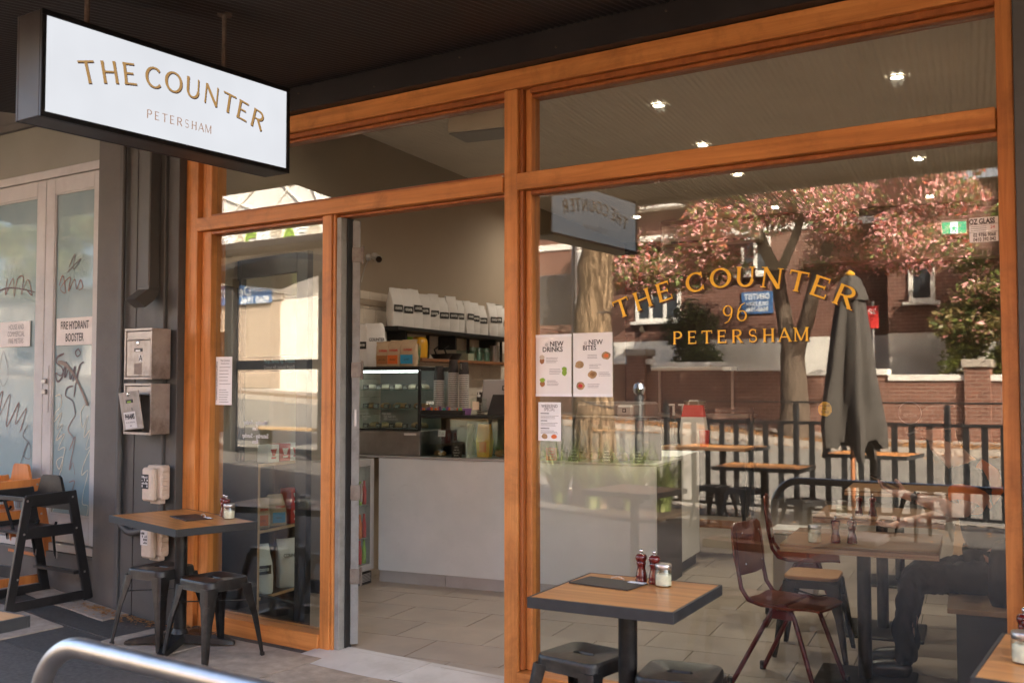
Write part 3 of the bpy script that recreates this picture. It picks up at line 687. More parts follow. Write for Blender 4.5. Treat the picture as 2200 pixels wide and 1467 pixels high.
# ================================================================ hanging light box
sg = thing('hanging_sign', 'white light box sign hung under the awning, gold shop name on it', 'sign', (-3.58, -1.72, 2.57))
SW, SH = .63, .41     # half length along y, height
MB().box(-.155, -.012, -SW, SW, 0, SH, b=.004).build('casing', M['sign_case'], sg)
mb = MB()
for a in ((-SW, SW, 0, .022), (-SW, SW, SH-.022, SH), (-SW, -SW+.020, .022, SH-.022), (SW-.020, SW, .022, SH-.022)):
    mb.box(-.012, .0, a[0], a[1], a[2], a[3], b=.002)
mb.build('rim', M['sign_black'], sg)
MB().box(-.0115, -.006, -SW+.020, SW-.020, .022, SH-.022).build('lit_face', M['lightbox'], sg)
MB().box(-.170, -.156, -SW, SW, 0, SH, b=.003).build('back_frame', M['sign_case'], sg)
MB().box(-.1735, -.171, -SW+.020, SW-.020, .022, SH-.022).build('lit_face', M['lightbox'], sg)
# lettering faces +x; y runs left to right as seen
def sgl(ch, h, y, z, ang, m, name, wx, dx, side=1, wm=1.0, sf_=False):
    if side > 0: return glyph(ch, h, (-.006+dx, y, z), ang, m, sg, name, sf_, wx, wm, pi/2)
    return glyph(ch, h, (-.1735-dx, -y, z), ang, m, sg, name, sf_, wx, wm, -pi/2)
AR = [('T', -.436), ('H', -.340), ('E', -.247), ('C', -.133), ('O', -.034), ('U', .067), ('N', .166), ('T', .262), ('E', .344), ('R', .432)]
for side in (1, -1):
    for ch, y in AR:
        t = y/.435; z = .276-.060*t*t; ang = -.27*t
        sgl(ch, .088, y+.0038, z-.0038, ang, M['lightbox_shadow'], 'letter_shadow', 1.0, .0012, side, .95)
        sgl(ch, .088, y, z, ang, M['lightbox_gold'], 'letter', 1.0, .0026, side, .95)
    for i, ch in enumerate('PETERSHAM'):
        sgl(ch, .036, -.151+.302*i/8, .113, 0, M['lightbox_brown'], 'small_letter', .9, .0014, side, .95)
for y, zt in ((-.39, .625), (.30, .69)):
    MB().tube([(-.085, y, SH), (-.085, y, zt)], .011, 10).build('hanger_rod', M['rod'], sg, True)
    MB().lathe([(.035, zt-.012), (.035, zt)], 12, (-.085, y, 0)).build('rod_flange', M['rod'], sg)
    MB().lathe([(.018, SH), (.018, SH+.02)], 6, (-.085, y, 0)).build('rod_nut', M['rod'], sg)

# ================================================================ neighbouring doors and grey pilaster
G7 = gz(-7, 0)
nb = thing('double_doors', 'pale grey double doors with frosted graffitied glass beside the dark pilaster', 'door', (0, 0, 0))
def lf(name, x0, x1, y0=-.0, z0=.40, z1=3.12):
    L = bpy.data.objects.new(name, None); link(L, nb)
    return L
def leafdoor(x0, x1, zb, zt, px0, px1, pz0, pz1, hx=None):
    L = MB().box(x0, px0, .0, .045, zb, zt, b=.003).build('door_leaf', M['door_grey'], nb)
    MB().box(px1, x1, .0, .045, zb, zt, b=.003).build('stile', M['door_grey'], L)
    MB().box(px0+.001, px1-.001, .0, .045, zb, pz0, b=.003).build('bottom_rail', M['door_grey'], L)
    MB().box(px0+.001, px1-.001, .0, .045, pz1, zt, b=.003).build('top_rail', M['door_grey'], L)
    MB().box(px0-.004, px1+.004, .018, .026, pz0-.004, pz1+.004).build('frosted_pane', M['frosted'], L)
    mb = MB()
    for a in ((px0, px0+.012, pz0, pz1), (px1-.012, px1, pz0, pz1), (px0+.012, px1-.012, pz0, pz0+.012), (px0+.012, px1-.012, pz1-.012, pz1)): mb.box(a[0], a[1], .006, .0175, a[2], a[3])
    mb.build('glazing_bead', M['door_grey'], L)
    return L
LR = leafdoor(-7.385, -6.672, .40, 3.155, -7.27, -6.765, .60, 3.035)
LL = leafdoor(-8.36, -7.392, .40, 3.155, -8.22, -7.505, .60, 3.035)
for z in (.72, 1.78, 2.85):
    h = MB().box(-6.700, -6.674, -.006, -.0005, z-.06, z+.06, b=.001).build('hinge', M['hinge'], LR)
    MB().tube([(-6.672, -.010, z-.065), (-6.672, -.010, z+.065)], .008, 8).build('hinge_pin', M['hinge'], h, True)
lp = MB().box(-7.372, -7.305, -.004, -.0005, 1.36, 1.72, b=.001).build('lock_plate', M['door_grey'], LR)
for z in (1.60, 1.52):
    MB().box(-7.362, -7.315, -.026, -.0045, z-.018, z+.018, b=.004).build('latch', M['steel_dark'], lp)
fm = M['door_grey']
MB().box(-8.6, -6.672, -.012, .05, 3.160, 3.225, b=.003).build('door_head', fm, nb)
MB().box(-6.668, -6.640, -.02, .06, .34, 3.62, b=.003).build('frame_side', fm, nb)
MB().box(-8.6, -6.672, -.03, .06, .335, .392, b=.003).build('threshold', fm, nb)
MB().box(-8.6, -6.672, .018, .026, 3.228, 3.60).build('top_panel', M['frost_top'], nb)
MB().box(-8.6, -6.672, -.012, .05, 3.604, 3.66, b=.003).build('head_rail', M['wall_mid'], nb)
# graffiti tags on the panes
def sgn(name, m, pts, wd, parent, y=.0155):
    mb = MB(); out = []
    for i in range(len(pts)-1):
        p0, p1, p2, p3 = pts[max(i-1, 0)], pts[i], pts[i+1], pts[min(i+2, len(pts)-1)]
        for k in range(6):
            t = k/6; q = [.5*((2*p1[j])+(-p0[j]+p2[j])*t+(2*p0[j]-5*p1[j]+4*p2[j]-p3[j])*t*t+(-p0[j]+3*p1[j]-3*p2[j]+p3[j])*t**3) for j in (0, 1)]
            out.append((q[0], q[1], wd*(1+.25*sin(i*1.7+t*2))))
    out.append((pts[-1][0], pts[-1][1], wd*.5)); out = [(a_, b_, c_*.85) for a_, b_, c_ in out]; stroke(mb, out)
    # lift along the stroke so that where a line crosses itself the faces never share a plane
    n = len(out); mb.v = [(x, y-.0016*((k % n)/n), z) for k, (x, _, z) in enumerate(mb.v)]
    return mb.build(name, M[m], parent)
def tagpx(pts, ox, oz, sc): return [(ox+p[0]*sc, oz-p[1]*sc) for p in pts]
T_ = lambda pts: tagpx(pts, -7.262, 1.84, .00163)
sgn('graffiti_tag', 'spray_dark', T_([(75, 20), (25, 35), (15, 60), (60, 85), (70, 120), (30, 150), (10, 110), (60, 120), (95, 60), (85, 130), (120, 90), (130, 140), (165, 80), (150, 150)]), .016, LR)
sgn('graffiti_tag', 'spray_dark', T_([(185, 0), (165, 15), (180, 35), (205, 20), (185, -2)]), .013, LR)
sgn('graffiti_tag', 'spray_dark', T_([(205, 70), (175, 150), (160, 220), (190, 90), (230, 60)]), .013, LR)
sgn('graffiti_tag', 'spray_dark', T_([(150, 170), (105, 180), (95, 215), (150, 240), (175, 300)]), .014, LR)
sgn('graffiti_tag', 'spray_tan', T_([(30, 60), (90, 70), (160, 120), (220, 190), (270, 260)]), .030, LR, .0130)
C_ = lambda pts: tagpx(pts, -7.262, 1.52, .00175)
sgn('graffiti_tag', 'spray_cream', C_([(10, 20), (50, 15), (55, 60), (15, 90), (5, 130), (60, 90), (30, 160), (70, 140), (25, 210), (85, 180), (40, 250), (90, 240), (55, 330), (30, 300), (75, 280), (70, 330), (55, 360), (60, 430), (5, 520)]), .008, LR)
sgn('graffiti_tag', 'spray_cream', C_([(230, 50), (200, 90), (215, 150), (250, 100), (225, 190), (270, 160), (240, 240), (275, 230), (230, 300), (215, 350), (260, 330), (230, 420), (225, 470), (265, 480), (240, 560), (230, 600), (265, 590)]), .007, LR)
sgn('graffiti_tag', 'spray_red', C_([(160, 100), (110, 160), (150, 200), (120, 250), (165, 190), (125, 330), (150, 300), (165, 350)]), .007, LR)
sgn('graffiti_tag', 'spray_red', C_([(125, 385), (165, 380), (140, 440), (130, 510), (165, 505)]), .008, LR)
R_ = lambda pts: tagpx(pts, -7.25, 2.44, .0019)
sgn('graffiti_tag', 'spray_red', R_([(15, 60), (40, 20), (60, 90), (25, 70), (90, 30), (80, 85), (120, 40), (135, 80), (160, 45), (175, 75), (150, 85)]), .010, LR)
sgn('graffiti_tag', 'spray_grey', R_([(80, -10), (120, -60), (110, 0), (160, -40), (70, 10)]), .013, LR)
Q_ = lambda pts: tagpx(pts, -8.15, 2.42, .0021)
sgn('graffiti_tag', 'spray_dark', Q_([(20, 50), (100, 35), (190, 42), (290, 60)]), .013, LL, .0138)
sgn('graffiti_tag', 'spray_red', Q_([(100, 0), (90, 60), (140, 0), (150, 70), (170, 5), (210, 0), (200, 65), (240, 10), (270, 70), (230, 45)]), .010, LL)
Z_ = lambda pts: tagpx(pts, -8.10, 1.52, .00215)
sgn('graffiti_tag', 'spray_red', Z_([(20, 40), (60, 0), (40, 90), (110, 10), (90, 130), (170, 40), (150, 120), (220, 60), (180, 150)]), .010, LL)
sgn('graffiti_tag', 'spray_grey', Z_([(230, 120), (200, 160), (245, 190), (250, 240), (205, 230), (240, 180), (190, 260), (210, 310), (250, 330)]), .010, LL)
for k in range(5):
    x0 = 30+k*48; sgn('graffiti_tag', 'spray_red', Z_([(x0, 340), (x0+8, 470), (x0+20, 360), (x0+38, 350), (x0+34, 480), (x0+46, 420)]), .010, LL)
sgn('graffiti_tag', 'spray_red', Z_([(60, 500), (160, 480), (260, 520), (200, 590), (90, 570), (70, 510)]), .009, LL)
sgn('graffiti_tag', 'spray_grey', Z_([(30, -60), (60, -150), (95, -60), (60, -20), (28, -70)]), .005, LL)
s1 = thing('hydrant_sign', 'cream plate lettered FIRE HYDRANT BOOSTER on the right frosted door', 'sign', (-6.995, -.002, 1.972), 0)
MB().box(-.235, .235, .0085, .0145, -.103, .103, b=.001).build('plate', M['sign_plate'], s1)
text('FIRE HYDRANT', .085, M['ink'], s1, (0, .0075, .043), sx=.62, bold=.0012); text('BOOSTER', .085, M['ink'], s1, (0, .0075, -.048), sx=.62, bold=.0012)
s2 = thing('meter_sign', 'faded cream plate lettered HOUSE AND COMMERCIAL METERS on the left frosted door', 'sign', (-7.80, -.002, 1.972), 0)
MB().box(-.215, .215, .0085, .0125, -.100, .100, b=.001).build('plate', M['sign_plate'], s2)
for k, s_ in enumerate(('HOUSE AND', 'COMMERCIAL', 'FIRE METERS')): text(s_, .058, M['ink_grey'], s2, (.02, .0075, .055-.055*k), sx=.66)

pw = thing('pilaster_wall', 'dark grey painted timber pilaster between the double doors and the shopfront', 'wall')
MB().box(-6.636, -6.335, -.055, .10, -.05, 3.80, b=.004).build('brown_panel', M['wall_mid'], pw)
MB().box(-8.6, -6.6365, -.05, .03, -.02, .333, b=.004).build('plinth', M['wall_mid'], pw)
for z in (.32, .95, 1.62, 2.30, 2.95):
    pass
MB().box(-6.333, -6.285, -.095, .10, -.05, 3.80, b=.006).build('corner_bead', M['wall_dark'], pw)
MB().box(-6.283, -5.84, -.078, .10, -.05, 3.80, b=.006).build('grey_panel', M['wall_dark'], pw)
MB().box(-5.838, -5.724, -.055, .10, -.05, 3.80, b=.004).build('side_panel', M['wall_dark'], pw)
MB().box(-8.6, -6.637, -.0, .08, 3.662, 3.80, b=.004).build('top_board', M['wall_mid'], pw)
MB().bar((-6.14, -.080, -.03), (-6.14, -.080, 3.4), .004, .004, (0, 1, 0)).build('board_joint', M['cup_dark'], pw)
dp = thing('downpipe', 'square dark grey downpipe with a kicked out foot above the letterboxes', 'downpipe')
MB().box(-5.985, -5.885, -.168, -.079, 2.22, 3.78, b=.008).build('pipe', M['wall_dark'], dp)
mb = MB(); rings = []
for t in (0, 12, 24, 36):
    a = radians(t); k = t/36
    y1, y0 = -.079-.10*k*k-.02*k, -.168-.11*k; z = 2.22-.10*k
    rings.append([(-5.990, y0, z+.02*k), (-5.880, y0, z+.02*k), (-5.880, y1, z-.03*k), (-5.990, y1, z-.03*k)])
mb.loft(rings).build('foot', M['wall_dark'], dp)
MB().box(-5.995, -5.875, -.175, -.0795, 2.212, 2.236, b=.003).build('collar', M['wall_dark'], dp)

def letterbox(z0, label, broken):
    t = thing('letterbox', label, 'letterbox', (-6.045, -.080, z0), 0, 'letterboxes on the pilaster')
    w_, d_, h_ = .285, .140, .335
    mb = MB()
    mb.box(0, w_, -.012, .0, 0, h_); mb.box(0, .006, -d_, -.012, 0, h_, b=.001); mb.box(w_-.006, w_, -d_, -.012, 0, h_, b=.001)
    mb.box(.0065, w_-.0065, -d_, -.012, 0, .006); mb.box(.0065, w_-.0065, -d_, -.012, h_-.006, h_)
    mb.build('body', M['letterbox'], t)
    mb = MB()
    for a in ((-.004, w_+.004, -.004, .014), (-.004, w_+.004, h_-.014, h_+.004), (-.004, .012, .014, h_-.014), (w_-.012, w_+.004, .014, h_-.014)): mb.box(a[0], a[1], -d_-.012, -d_-.001, a[2], a[3], b=.002)
    mb.build('front_rim', M['letterbox'], t)
    fl = MB().box(.016, w_-.016, -d_-.006, -d_+.002, h_-.068, h_-.018, b=.002).build('flap', M['letterbox'], t)
    MB().tube([(.018, -d_-.008, h_-.070), (w_-.018, -d_-.008, h_-.070)], .005, 6).build('flap_lip', M['letterbox'], fl, True)
    if broken: loc, rot = (.006, -d_-.020, .016), (radians(7), radians(-5), radians(-6))
    else: loc, rot = (0, -d_-.004, 0), (0, 0, 0)
    dr = MB().box(.018, w_-.018, -.004, .002, .018 if not broken else .004, h_-.078, b=.0015).build('door', M['letterbox'], t, loc=loc, rot=rot)
    MB().box(.10, .185, -.0065, -.0042, .182, .205).build('window', M['cup_dark'], dr)
    MB().box(.118, .165, -.0075, -.0067, .184, .194).build('slip', M['paper' if not broken else 'green'], dr)
    MB().lathe([(.013, 0), (.011, .006), (.004, .008)], 12, (0, 0, 0)).build('lock', M['chrome'], dr, True, loc=(.14, -.0042, .238), rot=(pi/2, 0, 0))
    if not broken:
        MB().box(.150, .190, -.0055, -.0042, .112, .162).build('label', M['sticker'], dr)
        text('A', .055, M['ink'], dr, (.170, -.0062, .137), bold=.001)
        MB().box(.100, .180, -.0052, -.0042, .030, .104).build('old_label', M['spray_tan'], dr)
    else:
        MB().box(.050, .195, -.0055, -.0042, .012, .122).build('label', M['sticker'], dr)
        text('PHAAMS', .050, M['ink'], dr, (.122, -.0062, .090), sx=.62, bold=.0022)
        text('HES TOLL FRIM EARTH', .014, M['ink'], dr, (.122, -.0062, .052), sx=.8); text('2007', .014, M['ink'], dr, (.122, -.0062, .030))
        text('B', .030, M['ink'], dr, (.165, -.0062, .138))
    return t
letterbox(1.610, 'scratched metal letterbox marked A, the upper of the two on the pilaster', False)
letterbox(1.243, 'metal letterbox with a bent open door and PHAAMS sticker, the lower of the two', True)

def meterbox(z0, h, label, st):
    t = thing('switch_box', label, 'electrical box', (-5.895, -.080, z0), 0, 'cream electrical boxes on the pilaster')
    MB().box(0, .155, -.075, .0, .012, h-.006, b=.010).build('back_case', M['meter_box'], t)
    MB().box(.004, .125, -.118, -.0755, .0, h-.02, b=.012).build('cover', M['meter_box'], t)
    MB().box(.02, .12, -.06, -.01, -.022, .011, b=.004).build('gland', M['meter_box'], t)
    for k in range(4): MB().box(.145, .166, -.070, -.02, .02+k*(h-.06)/3-.008, .02+k*(h-.06)/3+.022, b=.004).build('lug', M['meter_box'], t)
    lb = MB().box(.006, .080, -.1198, -.1182, h*.34, h*.34+.095).build('sticker', M['ink' if st == 0 else 'sticker'], t)
    mb = MB(); random.seed(5+st)
    for r in range(4):
        for c in range(5):
            if random.random() < .72: mb.box(.012+c*.013, .012+c*.013+random.uniform(.006, .011), -.1208, -.1199, h*.34+.010+r*.020, h*.34+.010+r*.020+random.uniform(.008, .016))
    mb.build('sticker_print', M['sticker' if st == 0 else 'ink'], lb)
    return t
meterbox(.800, .240, 'cream plastic switch box with black and white sticker, the upper one above the table', 0)
meterbox(.425, .250, 'cream plastic switch box with portrait sticker, the lower one behind the table', 1)
cd = thing('conduit', 'grey plastic conduit looping down the pilaster to the switch boxes', 'conduit')
MB().tube([(-6.262, -.107, 1.55), (-6.262, -.107, .72)]+arc((-6.122, -.107, .70), .14, 180, 285, 10)[1:]+[(-5.99, -.107, .585), (-5.882, -.125, .66)], .022, 10).build('loop', M['wall_dark'], cd, True)
MB().tube([(-5.80, -.112, .80), (-5.80, -.112, .68)], .020, 10).build('riser', M['wall_dark'], cd, True)
MB().tube([(-6.262, -.105, 1.55), (-6.262, -.105, 3.6)], .016, 10).build('upper_riser', M['wall_dark'], cd, True)
MB().tube([(-5.80, -.102, .40), (-5.80, -.102, .05)], .016, 10).build('tail', M['wall_dark'], cd, True)
MB().lathe([(.017, 0), (.017, .06)], 10).build('end_cap', M['sticker'], cd, loc=(-5.80, -.102, -.01))

# ================================================================ cafe furniture
def table(name, label, loc, rz, wx, wy, h=.75, group='square cafe tables', topm='table_wood', foot_m='black_metal', lean=True, cat='table'):
    t = thing(name, label, cat, loc, rz, group)
    tp = MB().box(-wx/2+.012, wx/2-.012, -wy/2+.012, wy/2-.012, h-.030, h, b=.001).build('table_top', M[topm], t)
    mb = MB(); e = .0115
    for a in ((-wx/2, wx/2, -wy/2, -wy/2+e), (-wx/2, wx/2, wy/2-e, wy/2), (-wx/2, -wx/2+e, -wy/2+e, wy/2-e), (wx/2-e, wx/2, -wy/2+e, wy/2-e)): mb.box(a[0], a[1], a[2], a[3], h-.042, h+.0005, b=.0015)
    mb.build('edge_band', M['edge_band'], t)
    MB().tube([(0, 0, .05), (0, 0, h-.042)], .038, 20).build('column', M['black_metal'], t, True)
    MB().box(-.17, .17, -.17, .17, h-.052, h-.043).build('top_plate', M['black_metal'], t)
    bs = MB().lathe([(.06, .03), (.062, .055), (.046, .085), (.040, .10)], 20).build('base_hub', M['black_metal'], t, True)
    for k in range(4):
        a = radians(45+90*k); d = Vector((cos(a), sin(a), 0)); n = Vector((-sin(a), cos(a), 0)); rings = []
        for s_, w2, zt, zb in ((.03, .045, .075, .022), (.15, .040, .062, .016), (.26, .034, .040, .010), (.325, .028, .028, .006), (.335, .022, .020, .004)):
            p = d*s_; rings.append([tuple(p+n*w2+Vector((0, 0, zb))), tuple(p+n*w2*.85+Vector((0, 0, zt))), tuple(p-n*w2*.85+Vector((0, 0, zt))), tuple(p-n*w2+Vector((0, 0, zb)))])
        MB().loft(rings).build('foot', M[foot_m], t, True, angle=30)
    return t
def mk_stool(name='stool', seatm='black_metal', h=.45, label='', wooden=False):
    t = thing(name, label, 'stool')
    n = 6; outer = rrect(.305, .305, .055, n); ns = len(outer)
    def slot(k):
        x, y = outer[k]; a = atan2(y, x); hw, r = .034, .018
        p = rrect(2*(hw+r), 2*r, r-.0005, n); return p[k]
    s0 = [slot(k) for k in range(ns)]
    rings = [[(x, y, h-.022) for x, y in s0], [(x, y, h-.002) for x, y in s0], [(x*1.12, y*1.12, h) for x, y in s0], [(x*.86, y*.86, h) for x, y in outer], [(x*.90, y*.90, h+.003) for x, y in outer],
             [(x*.965, y*.965, h+.002) for x, y in outer], [(x*.99, y*.99, h-.005) for x, y in outer], [(x, y, h-.014) for x, y in outer], [(x*1.015, y*1.015, h-.05) for x, y in outer], [(x*1.025, y*1.025, h-.056) for x, y in outer], [(x*1.0, y*1.0, h-.056) for x, y in outer]]
    if not wooden: MB().loft(rings, False, False).build('seat', M[seatm], t, True, angle=50)
    else:
        MB().loft([[(x*.98, y*.98, h-.022) for x, y in outer], [(x, y, h-.017) for x, y in outer], [(x, y, h-.004) for x, y in outer], [(x*.975, y*.975, h) for x, y in outer]]).build('seat', M['stool_wood'], t, True)
        MB().loft([[(x*.97, y*.97, h-.023) for x, y in outer], [(x*.99, y*.99, h-.07) for x, y in outer]], False, False).build('apron', M['black_metal'], t, True)
    for sx in (1, -1):
        for sy in (1, -1):
            rings = []
            for z, c, w2, f in ((h-.035, .154, .074, .016), (h-.10, .163, .066, .016), (h*.5, .184, .044, .015), (.012, .208, .026, .012), (.0, .209, .024, .010)):
                # folded channel leg: outer corner rounded, two flanges
                P_ = [(c-w2, c), (c-w2*.45, c+.002), (c-f*.35, c-.001), (c+.000, c-f*.35), (c+.002, c-w2*.45), (c, c-w2), (c-.004, c-w2), (c-.005, c-f*1.1), (c-f*1.1, c-.005), (c-w2, c-.004)]
                rings.append([(sx*x, sy*y, z) for x, y in P_])
            L = MB().loft(rings).build('leg', M[seatm], t, True, angle=35)
            # pressed groove and rubber foot
            MB().box(-.011, .011, -.011, .011, 0, .02, b=.002).build('rubber_foot', M['cup_dark'], L, loc=(sx*.199, sy*.199, .001))
    if not wooden: MB().box(-.10, .10, -.10, .10, h-.050, h-.046).build('slot_shade', M['cup_dark'], t)  # dark plate added below the seat slot to stand for the shade inside
    z = h*.70; c = .165
    for a, b in (((-c, -c), (c, c)), ((-c, c), (c, -c))):
        MB().bar((a[0], a[1], z+(.0 if a[1] < 0 else .006)), (b[0], b[1], z+(.0 if a[1] < 0 else .006)), .018, .004).build('cross_brace', M[seatm], t)
    return t
def mk_mill(label, loc, rz=0, group='dark red pepper mills'):
    t = thing('pepper_mill', label, 'pepper mill', loc, rz, group)
    MB().lathe([(.0235, 0), (.0255, .003), (.0255, .010), (.0225, .016), (.0245, .022), (.0225, .032), (.0175, .052), (.0170, .064), (.0195, .074), (.0205, .080), (.0185, .084)], 20).build('body', M['mill_red'], t, True, angle=50)
    MB().lathe([(.0180, .0845), (.0215, .090), (.0245, .100), (.0240, .107), (.0195, .114), (.0090, .118)], 20).build('head', M['mill_red'], t, True, angle=50)
    MB().lathe([(.004, .118), (.004, .122), (.0075, .125), (.0085, .130), (.0065, .135), (.002, .137)], 12).build('knob', M['chrome'], t, True, angle=60)
    return t
def mk_jar(label, loc, fill=.055, group='sugar jars'):
    t = thing('sugar_jar', label, 'jar', loc, 0, group)
    MB().lathe([(.030, .0), (.034, .002), (.0345, .010), (.0345, .062), (.031, .070), (.031, .082), (.0295, .082), (.0295, .070), (.0328, .061), (.0328, .005), (.002, .004)], 24, cap1=False).build('glass', M['glass_small'], t, True, angle=40)
    MB().lathe([(.0322, .0055), (.0322, fill), (.022, fill+.006), (.006, fill+.002)], 24).build('sugar', M['sugar'], t, True, angle=60)
    MB().lathe([(.0335, .071), (.0345, .073), (.0345, .088), (.0325, .091), (.006, .0915)], 24, cap0=False).build('lid', M['steel'], t, True, angle=40)
    return t
def mk_menu(label, loc, rz):
    t = thing('menu_board', label, 'menu', loc, rz, 'menu clipboards')
    MB().box(-.14, .14, -.085, .085, .001, .006, b=.001).build('board', M['cup_dark'], t)
    MB().box(.06, .135, .055, .083, .0062, .0075).build('paper_edge', M['paper'], t)
    MB().tube([(-.03, .078, .0065), (-.03, .078, .012), (.0, .082, .020), (.03, .078, .012), (.03, .078, .0065)], .0018, 6).build('clip', M['steel'], t, True)
    return t
GA = 'black metal stools by the outdoor tables'
# --- left table
TL = table('cafe_table', 'wooden topped table with black edge before the narrow left window', (-5.235, -.385, gz(-5.2, -.4)+.013), radians(-12), .92, .52, .767, 'outdoor cafe tables')
ZL = gz(-5.2, -.4)+.013+.767
mk_mill('pepper mill on the left outdoor table, the farther of two', (-5.10, -.17, ZL), 0); mk_mill('pepper mill on the left outdoor table, next to the jar', (-5.035, -.205, ZL), 0)
mk_jar('sugar jar with steel lid on the left outdoor table', (-4.975, -.235, ZL), .045)
mk_menu('black menu clipboard on the left outdoor table', (-5.20, -.34, ZL), radians(-18))
st0 = mk_stool('stool', 'black_metal', .46, 'black metal stool under the left table, beside the grey pilaster'); st0['group'] = GA
st0.location = (-5.40, -.40, gz(-5.4, -.4)+.013); st0.rotation_euler = (0, 0, radians(6))
def stool_at(label, x, y, rz, z=None, src=st0, group=GA):
    s_ = dup(src, (x, y, gz(x, y)+.012 if z is None else z), radians(rz)); relabel(s_, label, group); return s_
stool_at('black metal stool in front of the left table, nearest the doorway', -4.85, -.45, -4)
# --- right table
TR = table('cafe_table', 'wooden topped table with black edge before the large window', (-1.943, -.795, gz(-2, -.8)+.010), radians(5.7), .60, .60, .76, 'outdoor cafe tables')
ZR = gz(-2, -.8)+.010+.76
mk_mill('left pepper mill of the pair on the table before the large window', (-1.985, -.590, ZR), 0); mk_mill('right pepper mill on the table before the large window, touching the jar', (-1.920, -.598, ZR), 0)
mk_jar('sugar jar with steel lid on the table before the large window', (-1.866, -.625, ZR), .045)
mk_menu('black menu clipboard on the table before the large window', (-2.075, -.715, ZR), radians(-2))
stool_at('black metal stool left of the column of the table before the large window', -2.19, -.72, -6)
stool_at('black metal stool cut by the bottom edge, right of the column of the table', -1.735, -.755, 12)
# --- table at the lower right corner
table('cafe_table', 'wooden table corner at the lower right edge of the picture', (-.262, -1.05, -.02), radians(1), .62, .62, .765, 'outdoor cafe tables')
mk_mill('pepper mill at the lower right corner, the farther of two', (-.475, -.985, .7455), 0); mk_mill('pepper mill at the lower right corner, behind the jar', (-.455, -1.035, .7455), 0)
mk_jar('sugar jar with steel lid at the lower right corner', (-.462, -1.115, .7455), .05)
# --- table corner at the left edge
table('cafe_table', 'wooden table corner at the left edge behind the steel rail', (-3.80, -2.71, gz(-3.7, -2.6)), radians(4), .62, .60, .77, 'outdoor cafe tables', 'stool_wood')

# ================================================================ high chairs
def highchair(name, label, m, loc, rz):
    t = thing(name, label, 'high chair', loc, rz, 'wooden high chairs')
    w_ = .25; fz = .02
    for sx in (-1, 1):
        x = sx*w_
        sd = MB().bar((x, -.30, 0), (x, -.175, .755), .024, .062, (0, 1, 0), bev=.004).build('front_leg', m, t)
        MB().bar((x, .30, 0), (x, .15, .775), .024, .070, (0, 1, 0), bev=.004).build('rear_leg', m, t)
        MB().bar((x, -.285, .038), (x, .285, .038), .022, .062, bev=.004).build('runner', m, t)
        MB().bar((x, -.195, .730), (x, .175, .735), .022, .085, bev=.006).build('arm', m, t)
        MB().bar((x, -.20, .515), (x, .20, .515), .022, .075, bev=.004).build('side_rail', m, t)
        mb = MB()
        for y, z in ((-.185, .735), (.155, .735), (-.205, .515), (.19, .515), (-.245, .22), (.26, .2)):
            mb.lathe([(.008, 0), (.008, .003), (.004, .005)], 8).xf(Matrix.Identity(4)) if False else mb.box(x+sx*.0125-.003, x+sx*.0125+.003, y-.007, y+.007, z-.007, z+.007, b=.002)
        mb.build('bolts', M['steel'], t)
    MB().box(-w_+.012, w_-.012, -.19, .18, .505, .522, b=.003).build('seat', m, t)
    MB().bar((-w_+.012, .215, .20), (w_-.012, .215, .20), .05, .02).build('rear_stretcher', m, t)
    MB().bar((-w_+.012, -.235, .26), (w_-.012, -.235, .26), .02, .08, bev=.003).build('foot_rest', m, t)
    MB().bar((-w_+.012, -.19, .745), (w_-.012, -.19, .745), .016, .030, bev=.003).build('front_bar', m, t)
    # scooped backrest
    poly = [(-w_+.012, .64), (w_-.012, .64), (w_-.012, .735), (.15, .755), (.11, .86), (.085, .875), (-.085, .875), (-.11, .86), (-.15, .755), (-w_+.012, .735)]
    MB().loft([[(x, .155, z) for x, z in poly], [(x, .175, z) for x, z in poly]]).build('backrest', m, t)
    MB().bar((0, -.19, .735), (0, -.12, .52), .035, .004, (0, 1, 0)).build('crotch_strap', M['cloth_black'], t)
    for sx in (-1, 1):
        MB().tube([(sx*.10, .14, .55), (sx*.13, .10, .46), (sx*.12, .12, .34), (sx*.125, .13, .30)], .009, 6).build('harness_strap', M['cloth_black'], t, True)
        MB().box(sx*.125-.014, sx*.125+.014, .122, .134, .30, .345, b=.003).build('buckle', M['steel_dark'], t)
    return t
highchair('high_chair', 'black wooden high chair standing before the frosted double doors', M['black_wood'], (-6.86, -.40, gz(-6.9, -.4)+.012), radians(2))
M['orange_wood'] = wood('orange_wood', (.44, .13, .03), (.56, .19, .045), (.66, .25, .07), 'z', 1.0, .35, .05, .3)
highchair('high_chair', 'orange wooden high chair at the left edge behind the black one', M['orange_wood'], (-7.50, -.26, gz(-7.5, -.3)+.014), radians(-4))

# ================================================================ steel hoop rail
hr = thing('hoop_rail', 'brushed steel hoop rail in the foreground at lower left', 'rail', (0, -2.85, 0))
r_ = .20; xa, xb, zt = -2.70, -.55, .862
pts = [(xa, 0, gz(xa, -2.85)-.02), (xa, 0, .30)]+arc((xa+r_, 0, zt-r_), r_, 180, 90, 12)+arc((xb-r_, 0, zt-r_), r_, 90, 0, 12)+[(xb, 0, .30), (xb, 0, -.04)]
MB().tube(pts, .0275, 20).build('tube', M['steel'], hr, True, angle=60)
for x in (xa, xb):
    fl = MB().lathe([(.075, -.028), (.075, -.020), (.034, -.019)], 20, (x, 0, 0)).build('floor_flange', M['steel'], hr, True)
ORD = ('first', 'second', 'third', 'fourth', 'fifth', 'sixth', 'seventh', 'eighth', 'ninth', 'tenth', 'eleventh', 'twelfth', 'thirteenth', 'fourteenth', 'fifteenth', 'sixteenth')
